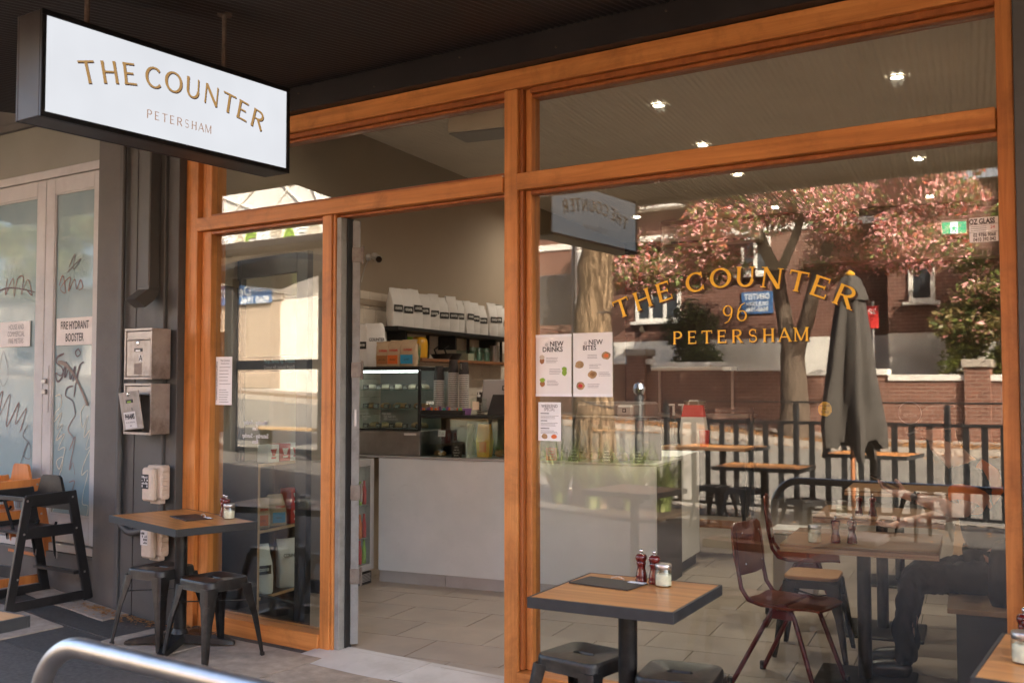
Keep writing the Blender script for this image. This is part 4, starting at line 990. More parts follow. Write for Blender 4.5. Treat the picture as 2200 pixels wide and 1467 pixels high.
# ================================================================ notices on the glass
def flat(name, label, x0, x1, z0, z1, m='paper', cat='notice', y=GY-.0015):
    t = thing(name, label, cat, ((x0+x1)/2, y, (z0+z1)/2))
    MB().box(-(x1-x0)/2, (x1-x0)/2, .0, .0008, -(z1-z0)/2, (z1-z0)/2).build('sheet', M[m], t); return t
def lines(t, x0, x1, z0, n, dz, m='ink_grey', h=.004):
    mb = MB()
    for i in range(n): mb.box(x0, x1-random.uniform(0, .3)*(x1-x0), -.0006, -.0002, z0-i*dz-h/2, z0-i*dz+h/2)
    return mb.build('small_print', M[m], t)
def blob(name, m, t, x, z, rx, rz, y=-.0008):
    n = 14; mb = MB(); vs = [(x, y, z)]+[(x+rx*cos(2*pi*i/n)*random.uniform(.9, 1.1), y, z+rz*sin(2*pi*i/n)*random.uniform(.9, 1.1)) for i in range(n)]
    return mb.add(vs, [(0, 1+i, 1+(i+1) % n) for i in range(n)]).build(name, M[m], t)
t = flat('drinks_poster', 'cream NEW DRINKS poster inside the large window, left of the pair', -2.941, -2.722, 1.507, 1.833, 'paper_warm', 'poster')
MB().box(-.111, .111, -.0003, -.0001, -.163, -.148).build('lower_band', M['paper'], t); MB().box(-.111, .111, -.0003, -.0001, .148, .163).build('upper_band', M['paper'], t)
text('NEW', .036, M['ink'], t, (.020, -.001, .112), bold=.0006); text('DRINKS', .036, M['ink'], t, (-.005, -.001, .083), bold=.0006); text('@', .020, M['ink_grey'], t, (-.042, -.001, .110))
for x, z, m1, m2 in ((-.070, .035, 'cream', 'brown_print'), (.068, -.028, 'green', 'green'), (-.068, -.085, 'green', 'brown_print')):
    blob('drink_picture', m2, t, x, z-.010, .015, .017); blob('drink_top', m1, t, x, z+.008, .016, .012, -.0011)
for x, z in ((-.045, .040), (-.025, -.020), (-.040, -.080)): lines(t, x, x+.075, z, 4, .008, h=.002)
t = flat('bites_poster', 'cream NEW BITES poster inside the large window, right of the pair', -2.711, -2.480, 1.507, 1.835, 'paper_warm', 'poster')
MB().box(-.116, .116, -.0003, -.0001, -.164, -.149).build('lower_band', M['paper'], t)
text('NEW', .036, M['ink'], t, (.018, -.001, .114), bold=.0004); text('BITES', .034, M['ink'], t, (-.018, -.001, .086), bold=.0006); text('@', .020, M['ink_grey'], t, (-.042, -.001, .112))
for x, z, m1 in ((.080, .045, 'orange'), (-.078, .0, 'food2'), (-.002, -.050, 'food'), (-.072, -.108, 'red')):
    blob('food_picture', 'food2', t, x, z, .026, .020); blob('food_detail', m1, t, x, z, .014, .010, -.0011)
for x, z in ((-.03, .05), (-.02, .0), (.035, -.04), (-.03, -.10)): lines(t, x, x+.07, z, 3, .008, h=.002)
t = flat('weekend_notice', 'small white WEEKEND SPECIAL menu below the drinks poster', -2.926, -2.786, 1.275, 1.477, 'paper', 'poster')
text('WEEKEND', .024, M['ink'], t, (0, -.001, .080), sx=.9); text('SPECIAL', .024, M['ink_grey'], t, (0, -.001, .063), sx=.8)
for z in (.042, .004, -.036): lines(t, -.055, .0, z, 1, .01, 'ink', .004); lines(t, -.055, .058, z-.012, 3, .007, h=.002)
blob('food_picture', 'food2', t, -.030, -.078, .018, .014); blob('food_picture', 'orange', t, .028, -.078, .018, .012)
t = flat('licence_notice', 'white footpath licence sheet taped inside the narrow left window', -5.49, -5.33, 1.437, 1.757, 'paper', 'notice')
text('FOOTPATH OCCUPATION LICENCE', .0165, M['ink'], t, (-.068, -.001, .0), (pi/2, -pi/2, 0), sx=.95, bold=.0004)
text('The Counter', .018, M['ink'], t, (.012, -.001, .135)); text('96 Audley Street', .012, M['ink'], t, (.012, -.001, .115))
lines(t, -.045, .07, .09, 6, .022, h=.003); lines(t, -.045, .05, -.06, 6, .016, h=.003)
t = flat('glazier_sticker', 'white OZ GLASS sticker at the upper right of the large window', -.796, -.686, 2.156, 2.258, 'paper', 'sticker')
text('OZ GLASS', .030, M['ink'], t, (-.006, -.001, .034), sx=.72, bold=.001); text('02 9786 9068', .021, M['ink'], t, (.003, -.001, -.022), sx=.74, bold=.0004); text('0410 392 042', .021, M['ink'], t, (.003, -.001, -.041), sx=.74, bold=.0004)
lines(t, -.05, .015, .014, 3, .008, h=.002); text('24', .018, M['red'], t, (.034, -.001, .008)); MB().box(-.055, .055, -.0006, -.0002, .0215, .0228).build('rule', M['ink'], t); MB().box(-.055, .055, -.0006, -.0002, -.011, -.0097).build('rule', M['ink'], t)
t = thing('round_sticker', 'round yellow sticker on the large window beside the parasol reflection', 'sticker', (-1.411, GY+.0095, 1.459))
blob('disc', 'yellow', t, 0, 0, .033, .033, 0)
for k, s_ in enumerate(('NO JUNK', 'MAIL', 'PLEASE')): text(s_, .014, M['ink'], t, (0, -.001, .014-.014*k), sx=.8)
t = thing('ring_sticker', 'round clear vegetarian sticker with a thin dark ring on the large window', 'sticker', (-1.048, GY+.0095, 1.447))
MB().tube(arc((0, 0, 0), .047, 0, 360, 32), .0013, 6).build('ring', M['ink_grey'], t)
text('VEGETARIAN', .012, M['ink_grey'], t, (0, -.001, -.012), sx=.8)

# ================================================================ counter and what stands on it
ct = thing('service_counter', 'long pale grey service counter facing the doorway', 'counter', I(0, 0), A10)
MB().box(-5.14, -2.84, 2.70, 2.73, .092, .985, b=.002).build('front_panel', M['counter_white'], ct)
MB().box(-2.868, -2.84, 2.732, 3.42, .092, .985, b=.002).build('end_panel', M['wall_back'], ct)
MB().box(-5.46, -2.835, 2.695, 3.42, .986, 1.004, b=.003).build('counter_top', M['counter_top'], ct)
u = -5.14
while u < -2.86:
    b_ = min(u+.60, -2.845); MB().box(u+.002, b_-.002, 2.715, 2.728, .0, .0905, b=.001).build('plinth_tile', M['ramp_stone'], ct); u += .60
rc = thing('rear_counter', 'short white counter end on a black plinth beyond the long counter', 'counter', I(0, 0), A10)
MB().box(-3.40, -2.99, 3.85, 4.6, .10, .985, b=.003).build('body', M['counter_white'], rc)
MB().box(-3.38, -3.02, 3.88, 4.58, .0, .099).build('plinth', M['cup_dark'], rc)
# display cabinet
dc = thing('display_cabinet', 'black framed glass food display cabinet lit by a strip light on the counter', 'display cabinet', I(-5.11, 2.73, 1.005), A10)
hw, dd, hh = .33, .50, .715
MB().box(-hw, hw, .0, dd, .0, .20, b=.004).build('motor_panel', M['steel_dark'], dc)
MB().box(-hw, hw, -.004, -.0005, .012, .19, b=.001).build('fascia', M['steel_dark'], dc)
MB().box(-hw-.004, hw+.004, -.012, dd, .685, .715, b=.004).build('top_panel', M['black_paint'], dc)
for x in (-hw, hw-.022): MB().box(x, x+.022, .0, .022, .201, .684, b=.002).build('corner_post', M['black_paint'], dc)
MB().box(-hw, hw, dd-.02, dd, .201, .684).build('back_panel', M['plastic_grey'], dc)
MB().box(-hw+.022, hw-.022, .004, .010, .215, .684).build('front_glass', M['glass_small'], dc)
MB().box(hw-.008, hw-.003, .024, dd-.022, .201, .684).build('side_glass', M['glass_small'], dc)
MB().box(-hw+.02, hw-.02, .03, .05, .668, .682).build('light_strip', M['led'], dc)
MB().box(-hw, hw, -.002, .022, .201, .214, b=.002).build('lower_rail', M['black_paint'], dc)
for z in (.375, .53):
    MB().box(-hw+.024, hw-.01, .03, dd-.03, z-.006, z).build('glass_shelf', M['glass_shelf'], dc)
MB().box(.19, .30, -.0065, -.0042, .165, .182).build('badge', M['sticker'], dc)
for s_, x, z in (('Spinach &', -.20, .335), ('Feta Twist', -.17, .312), ('6.8', -.18, .29), ('Ham melt', .02, .335), ('Veg melt  6.5', .05, .312), ('Mini quiche 6.5', .06, .29)):
    text(s_, .026, M['chalk'], dc, (x, .002, z), name='chalk_lettering', sx=.8)
random.seed(11)
for k, (z, n_, m_) in enumerate(((.216, 5, 'food2'), (.376, 6, 'food'), (.531, 5, 'cream'))):
    for i in range(n_):
        x = -hw+.09+i*(2*hw-.16)/(n_-1)
        f = tag(MB().lathe([(.035, 0), (.045, .012), (.040, .03), (.022, .042)], 12).build('pastry', M[m_] if random.random() < .7 else M['food'], None, True), 'small pastry on the %s shelf of the display cabinet, %s from the left' % (('bottom', 'middle', 'top')[k], ORD[i]), 'pastry', 'pastries in the display cabinet')
        p = Vector((x, random.uniform(.18, .3), z)); f.location = I(-5.11, 2.73, 1.005)+Matrix.Rotation(A10, 3, 'Z') @ p; f.scale = (1, random.uniform(.8, 1.3), 1)
        cc = MB().box(-.028, .028, -.001, .001, 0, .036).build('price_card', M['cup_dark'], None); tag(cc, 'small black price card on the %s shelf of the display cabinet, %s from the left' % (('bottom', 'middle', 'top')[k], ORD[i]), 'price card', 'price cards in the display cabinet')
        cc.location = I(-5.11, 2.73, 1.005)+Matrix.Rotation(A10, 3, 'Z') @ Vector((x, .10, z+.001)); cc.rotation_euler = (radians(-12), 0, A10)
        mb = MB()
        for r in range(2): mb.box(-.020, .020-random.uniform(0, .015), -.0016, -.0011, .020-r*.012, .0235-r*.012)
        mb.build('card_writing', M['chalk'], cc)
# low glass case
lc = thing('glass_case', 'low glass counter case with a black top carrying cups', 'glass case', I(0, 0, 1.005), A10)
MB().box(-4.765, -2.90, 2.725, 2.731, .0, .305).build('front_glass', M['glass_small'], lc)
MB().box(-4.765, -2.90, 2.72, 3.08, .306, .330, b=.003).build('top_panel', M['black_paint'], lc)
MB().box(-4.765, -4.759, 2.733, 3.06, .0, .305).build('side_glass', M['glass_small'], lc)
MB().box(-4.765, -2.90, 3.062, 3.07, .0, .305).build('back_panel', M['cup_dark'], lc)
for u in (-4.36, -3.6): MB().box(u-.003, u+.003, 2.733, 3.06, .0, .305).build('divider', M['glass_shelf'], lc)
def inl(u, v, z=0.0): return I(u, v, 1.005+z)
cj = thing('cookie_jar', 'lidded glass cookie jar with a card, in the low glass case', 'jar', inl(-4.66, 2.85), A10)
MB().lathe([(.050, 0), (.056, .006), (.056, .075), (.044, .095), (.040, .10)], 20, cap1=False).build('glass', M['glass_small'], cj, True)
MB().lathe([(.044, .101), (.040, .115), (.015, .13), (.012, .145), (.002, .148)], 16).build('lid', M['glass_small'], cj, True)
MB().lathe([(.048, .006), (.050, .03), (.03, .04)], 14).build('cookies', M['food'], cj, True)
MB().box(-.032, .032, -.001, .001, .155, .205).build('card', M['paper'], cj, rot=(radians(-8), 0, 0))
text('free range', .010, M['ink'], cj, (0, .020, .186)); text('nut cookies', .010, M['ink'], cj, (0, .017, .172))
for u_, m_, lab in ((-4.46, 'cup_dark', 'black chalk card with a list, in the low glass case'), (-3.66, 'red', 'pink card at the front of the low glass case'), (-3.48, 'cup_dark', 'black chalk card behind the weekend notice in the glass case'), (-3.22, 'cup_dark', 'black chalk card behind the grass reflection in the glass case'), (-2.98, 'cup_dark', 'black chalk card at the right end of the glass case')):
    cc = thing('chalk_card', lab, 'card', inl(u_, 2.745), A10)
    MB().box(-.045, .045, .0, .002, 0, .095).build('board', M[m_], cc)
    for r in range(4): text(('muffins', 'raw balls', 'banana loaf', 'brownie')[r], .018, M['chalk'], cc, (0, -.001, .080-r*.021), sx=.7, name='chalk_lettering')
for i in range(12):
    u_ = -4.30+i*.115
    f = tag(MB().lathe([(.03, 0), (.042, .02), (.036, .05), (.015, .06)], 12).build('muffin', M['food'] if i % 3 else M['cream'], None, True), 'muffin inside the low glass case on the counter, %s from the left' % ORD[i], 'muffin', 'muffins in the low glass case')
    f.location = inl(u_, 2.92+.04*(i % 2), .001)
pk = thing('crisp_packet', 'bright yellow and orange packet standing in the low glass case', 'packet', inl(-4.28, 2.88), A10)
MB().loft([[(-.05, -.03, 0), (.05, -.03, 0), (.05, .03, 0), (-.05, .03, 0)], [(-.06, -.035, .12), (.06, -.035, .12), (.06, .035, .12), (-.06, .035, .12)], [(-.055, -.003, .26), (.055, -.003, .26), (.055, .003, .26), (-.055, .003, .26)]]).build('body', M['yellow'], pk)
MB().box(-.03, .03, -.038, -.036, .04, .12).build('panel', M['orange'], pk)
# cup stacks
ZC = 1.005+.331
def cups(label, u, v, n, dark, r=.042):
    t = thing('cup_stack', label, 'cup stack', I(u, v, ZC), A10, 'stacked takeaway cups')
    prof = []; z = .0
    n = int(n*.82); core = MB().lathe([(r*.90, 0), (r*.90, n*.0152)], 20).build('gap_shade', M['cup_dark'], t, True)  # dark core puts the shade between the white rims into colour
    mb = MB()
    for i in range(n): mb.lathe([(r*.92, z+.0055), (r*1.04, z+.0060), (r*1.05, z+.0140), (r*.92, z+.0146)], 20); z += .0152
    mb.build('cup_rims', M['cup_white'], t, True, angle=30)
    if dark: MB().lathe([(r*.98, z), (r*1.0, z+.008), (r*.78, z+dark), (r*.74, z+dark)], 20).build('dark_cup', M['cup_dark'], t, True)
    return t
cups('tall takeaway cup stack on the glass case, nearest the display cabinet', -4.70, 2.90, 23, .115); cups('tallest takeaway cup stack, the middle of three', -4.585, 2.93, 28, .105); cups('takeaway cup stack, right of the three tall ones', -4.475, 2.90, 26, .10)
cups('short small cup stack behind the sanitiser bottle', -4.375, 3.0, 8, .09, .034)
text('DRIP', .022, M['chalk'], bpy.data.objects['cup_stack.002'], (0, -.046, .385), (pi/2, -pi/2, 0), name='cup_lettering')
ty = thing('tea_tray', 'black tray of colourful tea packets on the glass case', 'tray', I(-4.60, 2.79, ZC), A10)
MB().box(-.20, .20, -.055, .055, 0, .006).build('base', M['black_paint'], ty)
mb = MB()
for a in ((-.20, .20, -.055, -.051), (-.20, .20, .051, .055), (-.20, -.196, -.051, .051), (.196, .20, -.051, .051), (-.07, -.067, -.051, .051), (.067, .07, -.051, .051)): mb.box(a[0], a[1], a[2], a[3], .006, .036)
mb.build('sides', M['black_paint'], ty)
random.seed(3)
for i in range(16):
    x = -.185+i*.024; m_ = random.choice(('green', 'purple', 'teal', 'purple', 'orange', 'plastic_grey', 'purple'))
    f = tag(MB().box(-.011, .011, -.003, .003, 0, random.uniform(.045, .060), b=.001).build('tea_packet', M[m_], None), 'upright %s tea packet in the black tray, %s from the left' % ({'green': 'lime green', 'plastic_grey': 'grey'}.get(m_, m_), ORD[i]), 'tea packet', 'tea packets in the black tray')
    f.location = I(-4.60, 2.79, ZC+.0065)+Matrix.Rotation(A10, 3, 'Z') @ Vector((x, random.uniform(-.03, .0), 0)); f.rotation_euler = (random.uniform(-.4, .1), random.uniform(-.15, .15), A10)
for u_, n_ in ((-4.70, 0), (-4.60, 1), (-4.50, 2)):
    pass
sb = thing('sanitiser_bottle', 'clear pump bottle of sanitiser on the glass case', 'bottle', I(-4.31, 2.83, ZC), A10)
MB().loft([[(x*.055, y*.035, z) for x, y in ((-1, -1), (1, -1), (1, 1), (-1, 1))] for z in (0, .005, .125)]+[[(x*.02, y*.02, .14) for x, y in ((-1, -1), (1, -1), (1, 1), (-1, 1))]]).build('body', M['glass_small'], sb)
MB().box(-.035, .020, -.0365, -.0355, .04, .105).build('label', M['plastic_tan'], sb)
MB().lathe([(.014, .141), (.014, .158), (.006, .16), (.006, .178)], 12).build('collar', M['plastic_white'], sb, True); MB().box(-.010, .028, -.008, .008, .178, .190, b=.003).build('nozzle', M['plastic_white'], sb)
gb = tag(MB().box(-.045, .045, -.004, .004, 0, .055, b=.001).build('checked_card', M['purple'], None), 'small checked card beside the sanitiser bottle', 'card'); gb.location = I(-4.395, 2.77, ZC); gb.rotation_euler = (radians(-18), 0, A10)
tm = thing('order_terminal', 'grey backed order terminal tilted on the glass case', 'screen', I(-4.16, 2.93, ZC), A10+radians(10))
MB().box(-.165, .165, -.012, .012, .02, .285, b=.010).build('back_shell', M['plastic_grey'], tm, rot=(radians(-12), 0, 0))
MB().loft([[(-.10, -.06, 0), (.12, -.06, 0), (.12, .10, 0), (-.10, .10, 0)], [(-.06, -.03, .16), (.09, -.03, .16), (.09, .0, .16), (-.06, .0, .16)]]).build('stand', M['black_paint'], tm)
MB().box(.0, .038, -.0145, -.0122, .195, .232, b=.001).build('emblem', M['ink'], tm, rot=(radians(-12), 0, 0)); MB().box(.009, .029, -.0165, -.0148, .204, .223).build('emblem_inset', M['plastic_grey'], tm, rot=(radians(-12), 0, 0)); 
cr = thing('card_reader', 'small white card reader on the glass case seen through the large window', 'card reader', I(-3.13, 2.90, ZC), A10)
MB().box(-.06, .06, -.02, .03, .0, .085, b=.014).build('shell', M['plastic_white'], cr); MB().box(-.014, .014, -.0215, -.0203, .032, .060).build('emblem', M['ink'], cr); MB().box(-.008, .008, -.023, -.0217, .038, .054).build('emblem_inset', M['plastic_white'], cr)
# bags
def bag(name, label, loc, rz, w_, d_, h_, m, group, band=None, txt='COUNTER', tcol='chalk', tsz=.022, tz=.52, panel=None, panel_txt=None):
    t = thing(name, label, 'bag', loc, rz, group); rings = []; n = 12; lx, ly = random.uniform(-.022, .022), random.uniform(-.012, .02)
    base = rrect(w_, d_, min(d_*.3, .02), 2)
    for z, kx, ky in ((0, .96, .92), (.012, 1, 1), (.35*h_, 1.02, 1.06), (.62*h_, 1.0, .92), (.80*h_, .97, .55), (.90*h_, .96, .25), (1.0*h_, .95+random.uniform(-.03, .02), .06)):
        q_ = (z/h_)**2; rings.append([(x*kx+lx*q_+random.uniform(-.005, .005), y*ky+ly*q_+random.uniform(-.006, .006), z+(random.uniform(-.006, .006) if z > .9*h_ else 0)) for x, y in base])
    MB().loft(rings).build('body', m, t, True, angle=40)
    yf = -d_/2*1.05-.003
    if band:
        MB().box(-w_*.42, w_*.34, yf-.002, yf, h_*tz-.030, h_*tz+.030).build('label_band', M[band], t)
        text(txt, tsz*.95, M[tcol], t, (-w_*.04, yf-.003, h_*tz), sx=.62, bold=.0016)
    elif txt: text(txt, tsz, M[tcol], t, (w_*.08, yf-.002, h_*tz), sx=.78, bold=.0008)
    if panel:
        MB().box(-w_*.38, w_*.38, yf-.002, yf, h_*.10, h_*.44).build('colour_panel', M[panel], t)
        text(panel_txt, .018, M['ink'], t, (0, yf-.003, h_*.26), sx=.8)
    return t
sh = thing('wall_shelf', 'black wall shelf carrying the row of white coffee bags', 'shelf', I(U0, 3.08, 2.05), A10)
MB().box(.01, .27, 0, 2.6, -.01, .022, b=.002).build('board', M['black_paint'], sh)
for v in (.25, 1.2, 2.1): MB().box(.01, .20, v, v+.03, -.14, -.011, b=.002).build('bracket', M['black_paint'], sh)
random.seed(21)
ordn = ('first', 'second', 'third', 'fourth', 'fifth', 'sixth', 'seventh', 'eighth', 'ninth', 'tenth', 'eleventh', 'twelfth', 'thirteenth', 'fourteenth')
for i in range(14):
    v = 3.20+i*.176+random.uniform(-.014, .014)
    bag('coffee_bag', 'white coffee bag on the wall shelf, %s from the doorway side' % ordn[i], I(U0+.16+random.uniform(-.03, .03), v, 2.074), A10+pi/2+random.uniform(-.5, -.05), .145, .085, .335+random.uniform(-.035, .03), M['bag_white'], 'coffee bags on the wall shelf', 'ink', 'COUNTER', 'chalk', .030, .50+random.uniform(-.05, .04))
wsf = thing('wood_shelf', 'dark wooden shelf on black posts below the coffee bags', 'shelf', I(U0, 3.45, 1.785), A10)
MB().box(.01, .30, 0, 2.3, 0, .024, b=.002).build('board', M['shelf_wood'], wsf)
for v in (.55, 1.4, 2.2): MB().box(.03, .055, v, v+.025, .025, .254).build('post', M['black_paint'], wsf)
def onshelf(du, v, z=0.0): return I(U0+du, v, 1.810+z)
jg = thing('yellow_urn', 'round yellow enamel urn on the wooden shelf', 'urn', onshelf(.17, 3.62), A10)
MB().lathe([(.068, 0), (.078, .01), (.080, .12), (.076, .165), (.060, .185), (.030, .195)], 22).build('body', M['yellow'], jg, True); MB().tube(arc((0, -.08, .10), .045, -80, 80, 8, 'yz'), .006, 6).build('handle', M['yellow'], jg, True); MB().box(-.04, .04, -.083, -.079, .09, .13).build('band', M['ink'], jg)
pj_ = tag(MB().box(-.03, .03, -.045, .045, 0, .19, b=.004).build('green_carton', M['green'], None), 'lime green carton beside the yellow urn', 'carton'); pj_.location = onshelf(.12, 3.50); pj_.rotation_euler = (0, 0, A10)
pc = thing('plastic_cups', 'stack of clear plastic cups behind the kraft bags', 'cup stack', I(-5.0, 3.05, 1.735), A10)
for k in range(4): MB().lathe([(.03, 0), (.042, .10), (.044, .105)], 16, cap1=False).build('cup', M['glass_shelf'], pc, True, loc=(0, 0, k*.02))
for i, (v, h_) in enumerate(((4.05, .05), (4.25, .06))):
    p = thing('black_pan', 'black frying pan on the wooden shelf, %s the urn' % ('nearer' if i == 0 else 'farther from'), 'pan', onshelf(.17, v), A10)
    MB().lathe([(.07, 0), (.10, h_), (.104, h_), (.072, .004), (.002, .004)], 18, cap1=False).build('bowl', M['black_paint'], p, True); MB().tube([(0, -.10, h_*.8), (0, -.14, h_+.04), (0, -.06, h_+.07)], .008, 6).build('handle', M['black_paint'], p, True)
tb = thing('clear_tub', 'clear tub of yellow contents on the wooden shelf', 'tub', onshelf(.17, 4.55), A10); MB().box(-.07, .07, -.07, .07, 0, .10, b=.008).build('tub', M['glass_shelf'], tb); MB().box(-.064, .064, -.064, .064, .003, .07).build('contents', M['cream'], tb)
for i in range(5):
    g = thing('drinking_glass', 'tall clear glass on the wooden shelf, %s in the row' % ordn[i], 'glass', onshelf(.15+.03*(i % 2), 4.75+i*.085), A10, 'glasses on the wooden shelf'); MB().lathe([(.028, 0), (.036, .14), (.034, .14), (.026, .006), (.002, .006)], 14, cap1=False).build('glass', M['glass_shelf'], g, True)
sk_ = thing('cocktail_shaker', 'steel milk jug at the end of the wooden shelf', 'jug', onshelf(.17, 5.22), A10); MB().lathe([(.045, 0), (.05, .02), (.048, .16), (.052, .17)], 18).build('body', M['steel'], sk_, True)
# bags on the display cabinet
ZD = 1.005+.716
bag('coffee_bag', 'white coffee bag on the display cabinet, cut by the door edge', I(-5.40, 2.88, ZD), A10+radians(8), .15, .09, .36, M['bag_white2'], 'bags on the display cabinet', 'ink', 'COUNTER', 'chalk', .026, .50)
bag('coffee_bag', 'white coffee bag with black COUNTER print on the display cabinet', I(-5.26, 2.86, ZD), A10+radians(14), .16, .09, .36, M['bag_white2'], 'bags on the display cabinet', None, 'COUNTER', 'ink', .036, .62)
for u_, pn, tx, lab, h_, w_ in ((-5.155, 'brown_print', 'UPTOWN', 'kraft coffee bag with brown panel, left of three', .205, .125), (-5.055, 'orange', 'FRAZIER', 'kraft coffee bag with orange panel, middle of three', .21, .12), (-4.925, 'blue', 'BLEND', 'kraft coffee bag with blue panel, right of three', .215, .145)):
    t = bag('kraft_bag', lab, I(u_, 2.80, ZD), A10+radians(3), w_, .07, h_, M['kraft'], 'kraft bags on the display cabinet', None, 'SUPREME', 'red', .024, .62, pn, tx)
# security camera
cv = thing('security_camera', 'small white security camera on the tan wall above the doorway view', 'camera', I(U0, 3.02, 2.66), A10)
MB().lathe([(.028, 0), (.028, .02), (.012, .03)], 14).build('mount', M['plastic_white'], cv, True, rot=(0, pi/2, 0)); MB().tube([(.02, 0, 0), (.05, .0, .02), (.07, -.01, .0)], .009, 8).build('arm', M['plastic_white'], cv, True)
MB().tube([(.055, .02, .012), (.14, -.045, -.028)], .030, 14).build('housing', M['plastic_white'], cv, True, angle=40); MB().tube([(.1405, -.0455, -.0285), (.146, -.050, -.031)], .027, 14).build('lens', M['screen'], cv, True, angle=40)
MB().tube([(.012, .0, -.02), (.008, -.06, -.10), (.006, -.10, -.22)], .003, 6).build('cable', M['plastic_white'], cv, True)
hb = thing('air_unit', 'tan box shaped air unit hung under the ceiling above the doorway', 'air unit', I(-4.135, 2.55, 3.47), A10)
MB().box(-.235, .235, -.15, .15, .012, .225, b=.014).build('body', M['plastic_tan'], hb); MB().box(-.225, .245, -.14, .16, .0, .0115, b=.004).build('grille', M['plastic_grey'], hb); MB().box(.2355, .252, -.14, .15, .02, .22, b=.004).build('end_cover', M['plastic_grey'], hb)
# drinks fridge
fg = thing('drinks_fridge', 'small grey glass door drinks fridge left of the counter', 'fridge', I(-5.145, 2.37, 0), A10+pi/2)
MB().box(-.27, .27, .05, .30, .10, .985, b=.006).build('cabinet', M['fridge_grey'], fg)
mb = MB()
for a in ((-.27, -.235, .11, .985), (.215, .27, .11, .985), (-.235, .215, .11, .16), (-.235, .215, .93, .985)): mb.box(a[0], a[1], .0, .048, a[2], a[3], b=.003)
mb.build('door_frame', M['fridge_grey'], fg); MB().box(-.235, .215, .006, .011, .16, .93).build('door_glass', M['glass_small'], fg)
MB().box(-.27, .27, .02, .30, .0, .095, b=.004).build('grille', M['cup_dark'], fg)
for i in range(6): MB().box(.05, .25, .015, .0195, .022+i*.011, .027+i*.011).build('grille_slat', M['fridge_grey'], fg)
for z in (.36, .62): MB().box(-.233, .213, .013, .049, z, z+.006).build('shelf', M['steel'], fg)
random.seed(4)
for z in (.165, .368, .628):
    for i in range(7):
        b_ = thing('drink_bottle', 'drink bottle on the %s shelf of the fridge, %s from the left' % ({.165: 'bottom', .368: 'middle', .628: 'top'}[z], ORD[i]), 'bottle', I(-5.145, 2.37, z)+Matrix.Rotation(A10+pi/2, 3, 'Z') @ Vector((-.20+i*.062, .031, .001)), A10, 'drinks in the fridge')
        MB().lathe([(.016, 0), (.0175, .01), (.0175, .11), (.009, .15), (.009, .185)], 10).build('bottle', M[random.choice(('red', 'green', 'orange', 'red', 'plastic_white', 'brown_print'))], b_, True)
# shelf unit seen through the narrow window
su = thing('shelf_unit', 'low black shelf unit with pale wood edges behind the left window', 'shelf', I(-5.30, 1.18, 0), A10)
for v in (0, .56):
    p_ = MB().box(-.15, .148, v, v+.018, .0, 1.04, b=.001).build('side_panel', M['black_wood'], su); MB().box(.1485, .152, v-.001, v+.019, .0, 1.04).build('wood_edge', M['pale_wood'], p_)
for z in (.13, .575, 1.02):
    p_ = MB().box(-.15, .148, .019, .559, z, z+.018, b=.001).build('shelf_board', M['black_wood'], su); MB().box(.1485, .152, .019, .559, z-.001, z+.019).build('wood_edge', M['pale_wood'], p_)
MB().box(-.15, -.14, .019, .559, .02, 1.02).build('back_panel', M['black_wood'], su)
RS = A10+pi/2
bag('coffee_bag', 'white coffee bag on the bottom shelf behind the left window, left one', I(-5.22, 1.32, .149), RS-.5, .14, .08, .33, M['bag_white2'], 'bags on the low shelf', 'ink', 'COUNTER', 'chalk', .026, .5)
bag('coffee_bag', 'white coffee bag on the bottom shelf behind the left window, right one', I(-5.21, 1.60, .149), RS-.6, .15, .09, .34, M['bag_white2'], 'bags on the low shelf', None, 'COUNTER', 'ink', .034, .66)
for v, pn, tx, lab in ((1.28, 'orange', 'FRAZIER', 'kraft bag with orange panel on the middle shelf behind the left window'), (1.47, 'blue', 'BLEND', 'kraft bag with blue panel on the middle shelf behind the left window')):
    bag('kraft_bag', lab, I(-5.21, v, .594), RS-.55, .12, .06, .21, M['kraft'], 'kraft bags on the low shelf', None, 'SUPREME', 'red', .022, .62, pn, tx)
for k, (v, z, m_) in enumerate(((1.635, .594, 'red'), (1.635, .716, 'red'), (1.50, 1.039, 'red'), (1.62, 1.039, 'paper'), (1.37, 1.039, 'paper'))):
    bx = thing('filter_box', ('red filter paper box on the middle shelf, lower of two', 'red filter paper box on the middle shelf, upper of two', 'red filter paper box on top of the low shelf', 'white filter paper box on top of the low shelf, right', 'white filter paper box on top of the low shelf, left')[k], 'box', I(-5.215, v, z), RS-.1, 'filter paper boxes')
    MB().box(-.055, .055, -.05, .05, 0, .12, b=.002).build('carton', M[m_], bx)
    MB().loft([[(-.030, -.0525, .09), (.030, -.0525, .09), (.012, -.0525, .045), (-.012, -.0525, .045)], [(-.030, -.0505, .09), (.030, -.0505, .09), (.012, -.0505, .045), (-.012, -.0505, .045)]]).build('cup_mark', M['paper' if m_ == 'red' else 'red'], bx)
    MB().box(-.022, .022, -.0525, -.0505, .024, .036).build('cup_base_mark', M['paper' if m_ == 'red' else 'red'], bx)

